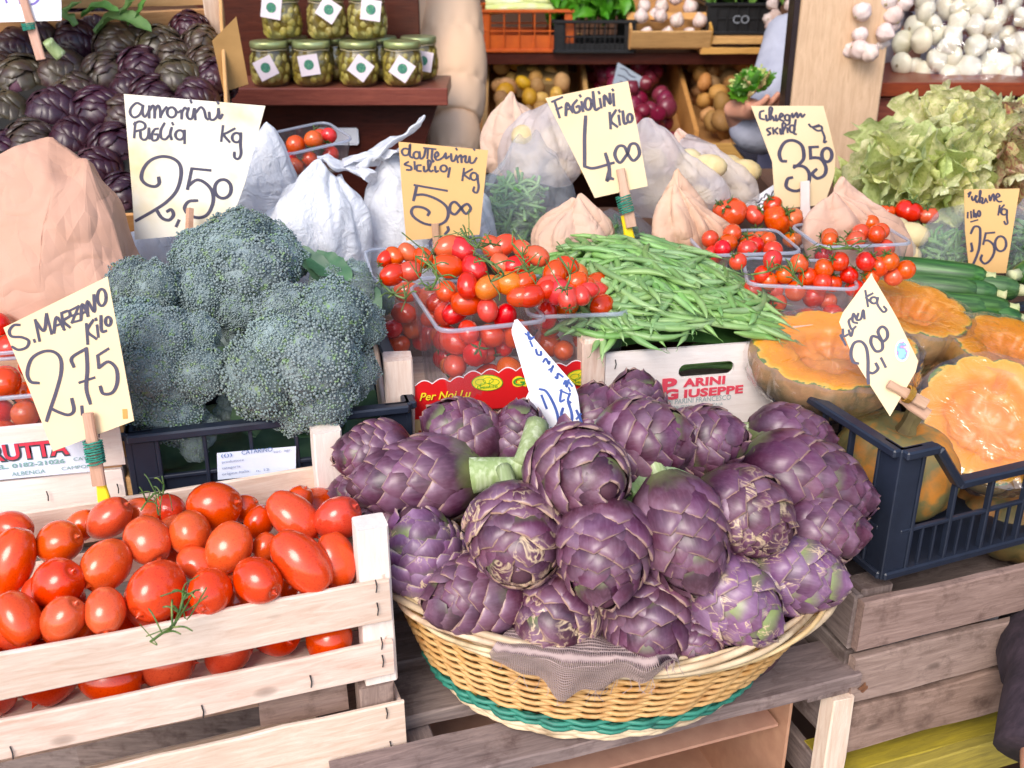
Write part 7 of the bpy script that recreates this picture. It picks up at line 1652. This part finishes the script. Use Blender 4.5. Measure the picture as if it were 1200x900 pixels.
for z in (.012, .042): plank('slat', tr2, (0, 0, z), (.20, 0, z), .02, .007, BWL, (0, -1, 0)); plank('slat', tr2, (.2, 0, z), (.2, .26, z), .02, .007, BWL, (1, 0, 0)); plank('slat', tr2, (0, 0, z), (0, .26, z), .02, .007, BWL, (-1, 0, 0))
V, F = box(.2, .26, .004, 0, (.1, .13, .054)); obj('lid_board', V, F, BWL, tr2)
kc = pcrate('plastic_crate', Vector((aty(828, 40, 3.50).x, 3.50, 0)), zsh + .058, 0, .22, .22, .095, BLACKP2, 'small black plastic crate of herbs with a grey print on the back shelf', rows=(.5,), cols=5, solid=.9, ribs=0)
text_mesh('CO', .035, simple('grey_print', [c('#8a8f98')] * 2, 9, .6, 0, var=None), T(.075, -.012, .035) @ RX(R(90)), kc)
leafpile('herb_leaves', kc.location + Vector((.11, .10, .10)), .12, .11, .08, 170, .05, 4, 'bunches of green herbs heaped in the small black crate')
L_ = []; hang('garlic_bulb', [(905,4,8),(915,10,8),(926,6,8),(908,18,8),(918,24,8),(928,20,8),(904,30,8),(912,36,8),(922,36,8),(930,32,8),(900,22,7)], GB_, 3.2, '', '', L_, .8)
auto(L_, lambda o, k: 'small garlic bulb', 'in the braid left of the post', 'garlic', 'garlic braid at the back', 10)
# ================================================================== people
SKIN = simple('skin', [c('#d39a80'), c('#c88a70')], 8, .5, .15, var=None, Subsurface_Weight=.1); HAIR = simple('dark_hair', [c('#2a1c14'), c('#3a281c')], 60, .6, .5, stretch=(8, 8, 1), var=None)
def skinfig(name, pts, edges, mat, parent=None, root=0, sub=2, M=None):
    """pts: list of (x, y, z, r)"""
    me = bpy.data.meshes.new(name); me.from_pydata([p[:3] for p in pts], edges, []); me.materials.append(mat); o = place(name, me, parent, M)
    o.modifiers.new('skin', 'SKIN').use_smooth_shade = True; 
    if not me.skin_vertices: 
        import bmesh
        bm = bmesh.new(); bm.from_mesh(me); bm.verts.layers.skin.verify(); bm.to_mesh(me); bm.free()
    sv = me.skin_vertices[0].data
    for i, p in enumerate(pts):
        r = p[3]; sv[i].radius = (r, r) if not isinstance(r, tuple) else r; sv[i].use_root = (i == root)
    ss = o.modifiers.new('sub', 'SUBSURF'); ss.levels = sub; ss.render_levels = sub; return o
def hand_pts(wr, d, palm_n, s=1.0, curl=.5, side=1):
    """returns joints & edges for palm with five fingers; wr wrist point, d pointing direction"""
    d = Vector(d).normalized(); n = Vector(palm_n); n = (n - d * n.dot(d)).normalized(); x = d.cross(n) * side; P = []; E = []
    P.append((*wr, .024 * s)); P.append((*(wr + d * .035 * s), .028 * s)); E.append((0, 1)); P.append((*(wr + d * .07 * s), .030 * s)); E.append((1, 2))
    for k, (off, L) in enumerate(((-.030, .070), (-.010, .080), (.011, .075), (.030, .058))):
        b = wr + d * .082 * s + x * off * s; i0 = len(P); P.append((*b, .0098 * s)); E.append((2, i0)); q = b; dd = d.copy()
        for j in range(3): dd = (dd + n * curl * (.6 + .3 * j)).normalized(); q = q + dd * L * s / 3 * (1.15 - .15 * j); P.append((*q, (.0092 - .0012 * j) * s)); E.append((len(P) - 2, len(P) - 1))
    b = wr + d * .025 * s - x * .028 * s; i0 = len(P); P.append((*b, .014 * s)); E.append((1, i0)); q = b
    for j, (a_, bb_) in enumerate(((.024, .012), (.020, .014))): q = q - x * a_ * s * .7 + d * .022 * s + n * bb_ * s; P.append((*q, (.0115 - .002 * j) * s)); E.append((len(P) - 2, len(P) - 1))
    return P, E
def head_parts(e, ctr, face, r=.095, hair=True):
    """eyes, nose, ears, hair as pieces on a head centred at ctr looking along face"""
    M = zframe(ctr, face); 
    V, F = uvs(24, 16); o = []
    for x, y, z in V:
        w = .82 if z > 0 else .88; yy = y * 1.18; zz = z
        if y < -.2 and z > 0: zz *= 1 + .08 * (-y); w *= 1 - .22 * (-y - .2)
        o.append((x * w * r, yy * r * 1.05, zz * r * (.98 if z > 0 else 1.0)))
    return M, o, F
# --- seller behind the post
se = empty('person', (.82, 2.85, .05), 'seller in a grey blue sweatshirt and apron holding a lettuce, half behind the post', 'person')
def rel(p): return (p[0] - .82, p[1] - 2.85, p[2] - .05)
W_ = at(855, 128, 2.52); hd = (at(885, 128, 2.46) - W_).normalized(); HP_, HE_ = hand_pts(W_ + hd * .01, hd, Vector((.1, .2, .95)), .98, .42, 1)
B = [(.82, 2.90, .95, .13), (.83, 2.88, 1.08, .12), (.83, 2.84, 1.20, .13), (.84, 2.78, 1.31, .07), (.85, 2.72, 1.36, .055), (.86, 2.68, 1.45, .080), (.86, 2.65, 1.54, .075),
     (.69, 2.77, 1.245, .058), (.64, 2.68, 1.13, .046), (.615, 2.60, 1.03, .040), (W_.x + .03, W_.y + .03, W_.z - .035, .030),
     (.98, 2.80, 1.245, .058), (1.04, 2.72, 1.10, .045), (1.0, 2.58, 1.02, .036), (.93, 2.50, 1.05, .028),
     (.74, 2.90, .88, .085), (.73, 2.88, .50, .060), (.73, 2.92, .10, .045), (.73, 2.82, .08, .035), (.90, 2.90, .88, .085), (.91, 2.88, .50, .060), (.91, 2.92, .10, .045), (.91, 2.82, .08, .035)]
E = [(0, 1), (1, 2), (2, 3), (3, 4), (4, 5), (5, 6), (2, 7), (7, 8), (8, 9), (9, 10), (2, 11), (11, 12), (12, 13), (13, 14), (0, 15), (15, 16), (16, 17), (17, 18), (0, 19), (19, 20), (20, 21), (21, 22)]
n0 = len(B); B += HP_; E += [(10, n0)] + [(a + n0, b + n0) for a, b in HE_]
P2_, E2_ = hand_pts(Vector((.92, 2.47, 1.055)), Vector((-.6, -.6, .1)), Vector((0, 0, 1)), .95, .4, -1); n1 = len(B); B += P2_; E += [(14, n1)] + [(a + n1, b + n1) for a, b in E2_]
skinfig('body', [(*rel(p), p[3]) for p in B], E, SKIN, se)
SWT = simple('grey_blue_sweatshirt', [c('#a3a5b6'), c('#b5b7c6'), c('#9496a8')], 8, .9, .7, var=None, bscale=13, bdist=.012); APR = simple('grey_apron', [c('#8a86a0'), c('#9a96ae')], 6, .9, .2, var=None); TRS = simple('dark_trousers', [c('#2a2c38'), c('#34364a')], 8, .9, .2, var=None)
Bs = [(.82, 2.90, .93, .150), (.83, 2.88, 1.08, .145), (.83, 2.84, 1.20, .150), (.84, 2.79, 1.29, .085), (.69, 2.77, 1.25, .078), (.645, 2.69, 1.13, .066), (.618, 2.61, 1.035, .056), (.57, 2.575, 1.055, .046), (W_.x + .018, W_.y + .022, W_.z - .022, .040), (.98, 2.80, 1.25, .078), (1.04, 2.72, 1.10, .064), (1.0, 2.58, 1.02, .050), (.945, 2.515, 1.045, .040)]
skinfig('sweatshirt', [(*rel(p), p[3]) for p in Bs], [(0, 1), (1, 2), (2, 3), (2, 4), (4, 5), (5, 6), (6, 7), (7, 8), (2, 9), (9, 10), (10, 11), (11, 12)], SWT, se)
Bt = [(.82, 2.90, .93, .140), (.74, 2.90, .86, .10), (.73, 2.88, .50, .080), (.73, 2.91, .12, .062), (.90, 2.90, .86, .10), (.91, 2.88, .50, .080), (.91, 2.91, .12, .062)]
skinfig('trousers', [(*rel(p), p[3]) for p in Bt], [(0, 1), (1, 2), (2, 3), (0, 4), (4, 5), (5, 6)], TRS, se)
V, F = grid(lambda a, b: Vector(((a - .5) * .38, -.165 - .02 * math.cos((a - .5) * 3) + .05 * (2 * a - 1) ** 2 + .008 * math.sin(a * 14), 1.08 - .62 * b)), 24, 20); V += [v_ + Vector((0, .003, 0)) for v_ in V]; n_ = 25 * 21; F += [tuple(reversed([i + n_ for i in f])) for f in F]; obj('apron', V, F, APR, se, True)
for x in (.73, .91):
    V, F = uvs(14, 8); obj('shoe', [(x - .82 + a * .048, -.03 + b * .13 - .02, .045 + cc * .045 if cc > 0 else .045 + cc * .042) for a, b, cc in V], F, TRS, se, True)
def face(e, ctr, r, fwd):
    """nose, eyes, mouth, ears and hair around a head of radius r"""
    f = Vector(fwd).normalized(); up_ = Vector((0, 0, 1)); x = f.cross(up_).normalized(); SV, SF = uvs(12, 8); EW = simple('eye_white', [c('#e8e4de')] * 2, 9, .3, 0, var=None) if 'eye_white' not in bpy.data.materials else bpy.data.materials['eye_white']; ED = TRS
    def el(nm, p, a, b, cc, mt): obj(nm, [ctr + p + x * (q[0] * a) + f * (q[1] * b) + up_ * (q[2] * cc) for q in map(Vector, SV)], SF, mt, e, True)
    el('nose', f * r * 1.02 - up_ * r * .12, r * .13, r * .22, r * .24, SKIN); el('mouth', f * r * .92 - up_ * r * .52, r * .30, r * .06, r * .06, simple('lips', [c('#a85a50')] * 2, 9, .5, 0, var=None))
    for s_ in (-1, 1): el('eye', f * r * .88 + x * r * .36 * s_ + up_ * r * .08, r * .13, r * .08, r * .08, EW); el('pupil', f * r * .95 + x * r * .36 * s_ + up_ * r * .08, r * .055, r * .03, r * .055, ED); el('ear', x * r * .98 * s_, r * .10, r * .18, r * .28, SKIN)
    V = [ctr - f * r * .12 + x * (q[0] * r * 1.06) + f * (q[1] * r * 1.08) + up_ * (q[2] * r * 1.12 + r * .22) for q in map(Vector, SV) ]; V, F = uvs(22, 14); obj('hair', [ctr - f * r * .16 + up_ * r * .20 + x * (a * r * 1.05) + f * (b * r * 1.02) + up_ * (cc * r * 1.02) for a, b, cc in V], F, HAIR, e, True)
face(se, Vector(rel((.86, 2.66, 1.50))), .098, (-.4, -.85, -.1))
# lettuce bunch in his hand
lettuce(880, 102, 2.46, .036, vdir(-.5, -.6, .6), [SPN, LT2, LT3, SPN], 'green and reddish lettuce bunch held up in the seller\'s hand', 7, 13)
# --- customer in the quilted jacket, mostly hidden by the cupboard
JK = simple('quilted_beige_fabric', [c('#f0c49c'), c('#f4d0ae')], 4, .55, .15, var=None, bscale=30, bdist=.002); 
pe = empty('person', (-.38, 2.78, .05), 'person in a puffy beige quilted jacket behind the jar cupboard', 'person'); po = Vector((-.38, 2.78, .05))
A0 = at(504, -60, 2.72); A1 = at(524, 60, 2.66); A2 = at(528, 138, 2.62); A3 = at(530, 185, 2.58); A4 = at(532, 235, 2.52)
H1, HE1 = hand_pts(A4, (A4 - A3).normalized(), Vector((-1, 0, 0)), .95, .3, 1)
B = [(-.38, 2.80, .95, .13), (-.38, 2.80, 1.12, .12), (-.38, 2.80, 1.34, .13), (-.38, 2.80, 1.47, .065), (-.38, 2.79, 1.53, .058), (-.38, 2.77, 1.62, .085), (-.38, 2.77, 1.70, .078), (*A0, .055), (*A1, .05), (*A2, .042), (*A3, .034), (-.56, 2.80, 1.38, .055), (-.62, 2.78, 1.12, .045), (-.60, 2.66, .92, .032), (-.47, 2.82, .86, .088), (-.47, 2.80, .5, .062), (-.47, 2.83, .1, .045), (-.47, 2.72, .08, .036), (-.29, 2.82, .86, .088), (-.29, 2.80, .5, .062), (-.29, 2.83, .1, .045), (-.29, 2.72, .08, .036)]
E = [(0, 1), (1, 2), (2, 3), (3, 4), (4, 5), (5, 6), (2, 7), (7, 8), (8, 9), (9, 10), (2, 11), (11, 12), (12, 13), (0, 14), (14, 15), (15, 16), (16, 17), (0, 18), (18, 19), (19, 20), (20, 21)]
n0 = len(B); B += H1; E += [(10, n0)] + [(a + n0, b + n0) for a, b in HE1]; skinfig('body', [(*(Vector(p[:3]) - po), p[3]) for p in B], E, SKIN, pe); face(pe, Vector((-.38, 2.78, 1.66)) - po, .098, (.2, 1, 0))
def quilt(name, ctrl, nseam, mat, parent, flat=1.0, puff=.16, seed=0):
    """tube with bulging quilted bands; ctrl: list of (point, radius)"""
    P = smoothpath([p for p, r in ctrl], 14); n = len(P); rr = np.interp(np.linspace(0, len(ctrl) - 1, n), range(len(ctrl)), [r for p, r in ctrl]); V = []; F = []; m = 56; rs = np.random.RandomState(seed); prev = None
    for i, p in enumerate(P):
        d = (P[min(i + 1, n - 1)] - P[max(0, i - 1)]).normalized(); x = d.cross(Vector((0, 1, 0))) if prev is None else prev - d * prev.dot(d); x.normalize(); prev = x; y = d.cross(x); s = i / (n - 1) * nseam
        for k in range(m):
            a = 2 * math.pi * k / m; q = s + .05 * math.sin(2 * a + seed); b = abs(math.sin(math.pi * q)) ** .35; w = rr[i] * (1 - puff + puff * b + .05 * math.sin(13 * a + 3 * math.floor(q)) * (1 - b) + .008 * math.sin(5 * a + s * 3)); V.append(p + x * w * math.cos(a) + y * w * flat * math.sin(a))
    for i in range(n - 1):
        for k in range(m): a = i * m + k; b = i * m + (k + 1) % m; F.append((a, b, b + m, a + m))
    F.append(tuple(range(m))); F.append(tuple(range((n - 1) * m, n * m))); o = obj(name, V, F, mat, parent, True); fixn(o.data); return o
quilt('jacket_sleeve', [(A0 - po, .085), (at(517, -10, 2.70) - po, .092), (at(524, 50, 2.66) - po, .098), (at(526, 105, 2.64) - po, .095), (at(528, 142, 2.62) - po, .080)], 4, JK, pe, 1, .12, 1)
quilt('jacket_cuff', [(at(532, 134, 2.62) - po, .058), (at(532, 160, 2.60) - po, .066), (A3 - po, .060), (at(533, 200, 2.56) - po, .045)], 1.5, JK, pe, 1, .12, 2)
quilt('jacket_sleeve', [(Vector((-.55, 2.8, 1.42)) - po, .08), (Vector((-.61, 2.8, 1.25)) - po, .085), (Vector((-.63, 2.78, 1.1)) - po, .075), (Vector((-.61, 2.68, .95)) - po, .05)], 5, JK, pe, 1, .2, 3)
quilt('jacket', [(Vector((-.38, 2.80, .85)) - po, .19), (Vector((-.38, 2.80, 1.0)) - po, .20), (Vector((-.38, 2.80, 1.2)) - po, .20), (Vector((-.38, 2.80, 1.38)) - po, .19), (Vector((-.38, 2.80, 1.50)) - po, .09)], 7, JK, pe, .72, .10, 4)
Bt = [(-.38, 2.80, .90, .140), (-.47, 2.82, .84, .10), (-.47, 2.80, .50, .080), (-.47, 2.82, .12, .062), (-.29, 2.82, .84, .10), (-.29, 2.80, .50, .080), (-.29, 2.82, .12, .062)]
skinfig('trousers', [(*(Vector(p[:3]) - po), p[3]) for p in Bt], [(0, 1), (1, 2), (2, 3), (0, 4), (4, 5), (5, 6)], TRS, pe)
for x in (-.47, -.29):
    V, F = uvs(14, 8); obj('shoe', [(x + .38 + a * .048, -.02 + b * .13, .0 + .045 + cc * .044) for a, b, cc in V], F, TRS, pe, True)
# --- passer-by whose dark coat sleeve shows bottom right
cs = empty('person', (1.0, .62, 0), 'passer-by in a dark wool coat cut by the bottom right corner', 'person'); co = Vector((.98, .62, 0)); COAT = simple('dark_wool_coat', [c('#241a24'), c('#3e303a')], 90, .95, .9, var=None, stretch=(1, 1, .25), bscale=30, bdist=.006)
W3 = at(1200, 925, 1.16); D3 = (at(1190, 980, 1.12) - W3).normalized(); H3, HE3 = hand_pts(W3, D3, Vector((-1, .3, 0)), .95, .25, -1)
Q1 = at(1262, 700, 1.30); Q2 = at(1222, 800, 1.22)
B = [(.98, .60, .95, .13), (.98, .60, 1.12, .12), (.98, .60, 1.34, .13), (.98, .60, 1.47, .065), (.98, .60, 1.53, .058), (.98, .60, 1.62, .085), (.98, .60, 1.70, .078), (.84, .66, 1.36, .055), (*Q1, .045), (*Q2, .038), (W3.x, W3.y, W3.z, .03), (1.14, .60, 1.36, .055), (1.20, .62, 1.1, .045), (1.2, .68, .9, .032), (.90, .60, .86, .088), (.90, .6, .5, .062), (.90, .58, .09, .045), (.90, .68, .04, .036), (1.07, .60, .86, .088), (1.07, .6, .5, .062), (1.07, .58, .09, .045), (1.07, .68, .04, .036)]
E = [(0, 1), (1, 2), (2, 3), (3, 4), (4, 5), (5, 6), (2, 7), (7, 8), (8, 9), (9, 10), (2, 11), (11, 12), (12, 13), (0, 14), (14, 15), (15, 16), (16, 17), (0, 18), (18, 19), (19, 20), (20, 21)]
n0 = len(B); B += H3; E += [(10, n0)] + [(a + n0, b + n0) for a, b in HE3]; skinfig('body', [(*(Vector(p[:3]) - co), p[3]) for p in B], E, SKIN, cs); face(cs, Vector((.98, .61, 1.66)) - co, .098, (-.3, 1, 0))
V, F = tube(smoothpath([Vector((.84, .66, 1.40)), Q1, Q2, at(1206, 888, 1.18)], 8), [.075] * 8 + [.066] * 8 + [.056] * 9, 18); obj('coat_sleeve', [v_ - co for v_ in V], F, COAT, cs, True)
V, F = lathe([(.22, .45), (.20, .8), (.185, 1.05), (.20, 1.3), (.17, 1.42), (.08, 1.5)], 30); obj('coat', [(x, y * .72 - .02, z) for x, y, z in V], F, COAT, cs, True)
V, F = tube(smoothpath([Vector((1.13, .60, 1.38)), Vector((1.21, .62, 1.1)), Vector((1.2, .67, .92))], 8), .062, 16); obj('coat_sleeve', [v_ - co for v_ in V], F, COAT, cs, True)
# ================================================================== finishing: which repeats show, labels by row
ORD = ['first', 'second', 'third', 'fourth', 'fifth', 'sixth', 'seventh', 'eighth', 'ninth', 'tenth', 'eleventh', 'twelfth', 'thirteenth', 'fourteenth', 'fifteenth', 'sixteenth', 'seventeenth', 'eighteenth', 'nineteenth', 'twentieth']
ORD += ['twenty-' + x for x in ORD[:9]] + ['thirtieth'] + ['thirty-' + x for x in ORD[:9]] + ['fortieth'] + ['forty-' + x for x in ORD[:9]]
bpy.context.view_layer.update()
CLN = set(m.name for m in bpy.data.materials if m.get('clear'))
def visible_names(W=400, H=300):
    """splat every vertex into a small depth buffer and see which objects own cells of it"""
    cache = {}; K = W / 1200; pix = []; dep = []; ids = []; roots = []
    for o in bpy.data.objects:
        if o.type != 'MESH' or any(s_.material and s_.material.name in CLN for s_ in o.material_slots): continue
        me = o.data
        if me.name not in cache:
            P = np.empty(len(me.vertices) * 3, dtype=np.float32); me.vertices.foreach_get('co', P); cache[me.name] = P.reshape(-1, 3)
        P = cache[me.name]; Mw = np.array(o.matrix_world); Q = P @ Mw[:3, :3].T + Mw[:3, 3]; z = Q[:, 2] - CAMZ; t = Q[:, 1] * CP - z * SP
        k = t > .05; Q, z, t = Q[k], z[k], t[k]; u = (600 + FPX * Q[:, 0] / t) * K; v = (450 - FPX * (Q[:, 1] * SP + z * CP) / t) * K
        r = o
        while r.parent: r = r.parent
        roots.append(r.name); n = len(roots) - 1
        for dx in (-1, 0, 1):
            for dy in (-1, 0, 1):
                x = (u + dx).astype(int); y = (v + dy).astype(int); ok = (x >= 0) & (x < W) & (y >= 0) & (y < H)
                pix.append((y[ok] * W + x[ok]).astype(np.int32)); dep.append(t[ok].astype(np.float32) + (.002 if dx or dy else 0)); ids.append(np.full(ok.sum(), n, dtype=np.int32))
    pix = np.concatenate(pix); dep = np.concatenate(dep); ids = np.concatenate(ids); od = np.argsort(-dep, kind='stable'); buf = np.full(W * H, -1, dtype=np.int32); buf[pix[od]] = ids[od]
    cnt = np.bincount(buf[buf >= 0], minlength=len(roots)); out = {}
    for n, c_ in enumerate(cnt):
        if c_: out[roots[n]] = out.get(roots[n], 0) + int(c_)
    return out
SEEN = visible_names()
def shows(o): return SEEN.get(o.name, 0) >= 2
doomed = []; LONG = []
for objs, desc, where, cat, group, row in AUTO:
    vis = []
    for o in objs: (vis if (o.name in KEEP or shows(o)) else doomed).append(o)
    pts = sorted(((proj(o.matrix_world.translation), o) for o in vis), key=lambda q: -q[0][1])
    rows = []; k = 0
    while k < len(pts):
        v0 = pts[k][0][1]; r_ = [q for q in pts[k:] if v0 - q[0][1] < row]; rows.append(sorted(r_, key=lambda q: q[0][0])); k += len(r_)
    n = 0
    for a, r_ in enumerate(rows):
        for b, (uv_, o) in enumerate(r_):
            lab = '%s %s, %s row, %s from left' % (desc(o, n), where, (['front'] + ORD[1:])[min(a, len(ORD) - 1)], ORD[min(b, len(ORD) - 1)])
            n_w = len(lab.replace('-', ' ').split())
            if n_w > 16: LONG.append(lab)
            tag(o, lab, cat, group); n += 1
for o in doomed:
    for ch in list(o.children): bpy.data.objects.remove(ch)
    bpy.data.objects.remove(o)

for o in bpy.data.objects:
    if 'label' in o and o.parent is None and len(o['label'].split()) > 16: LONG.append(o['label'])
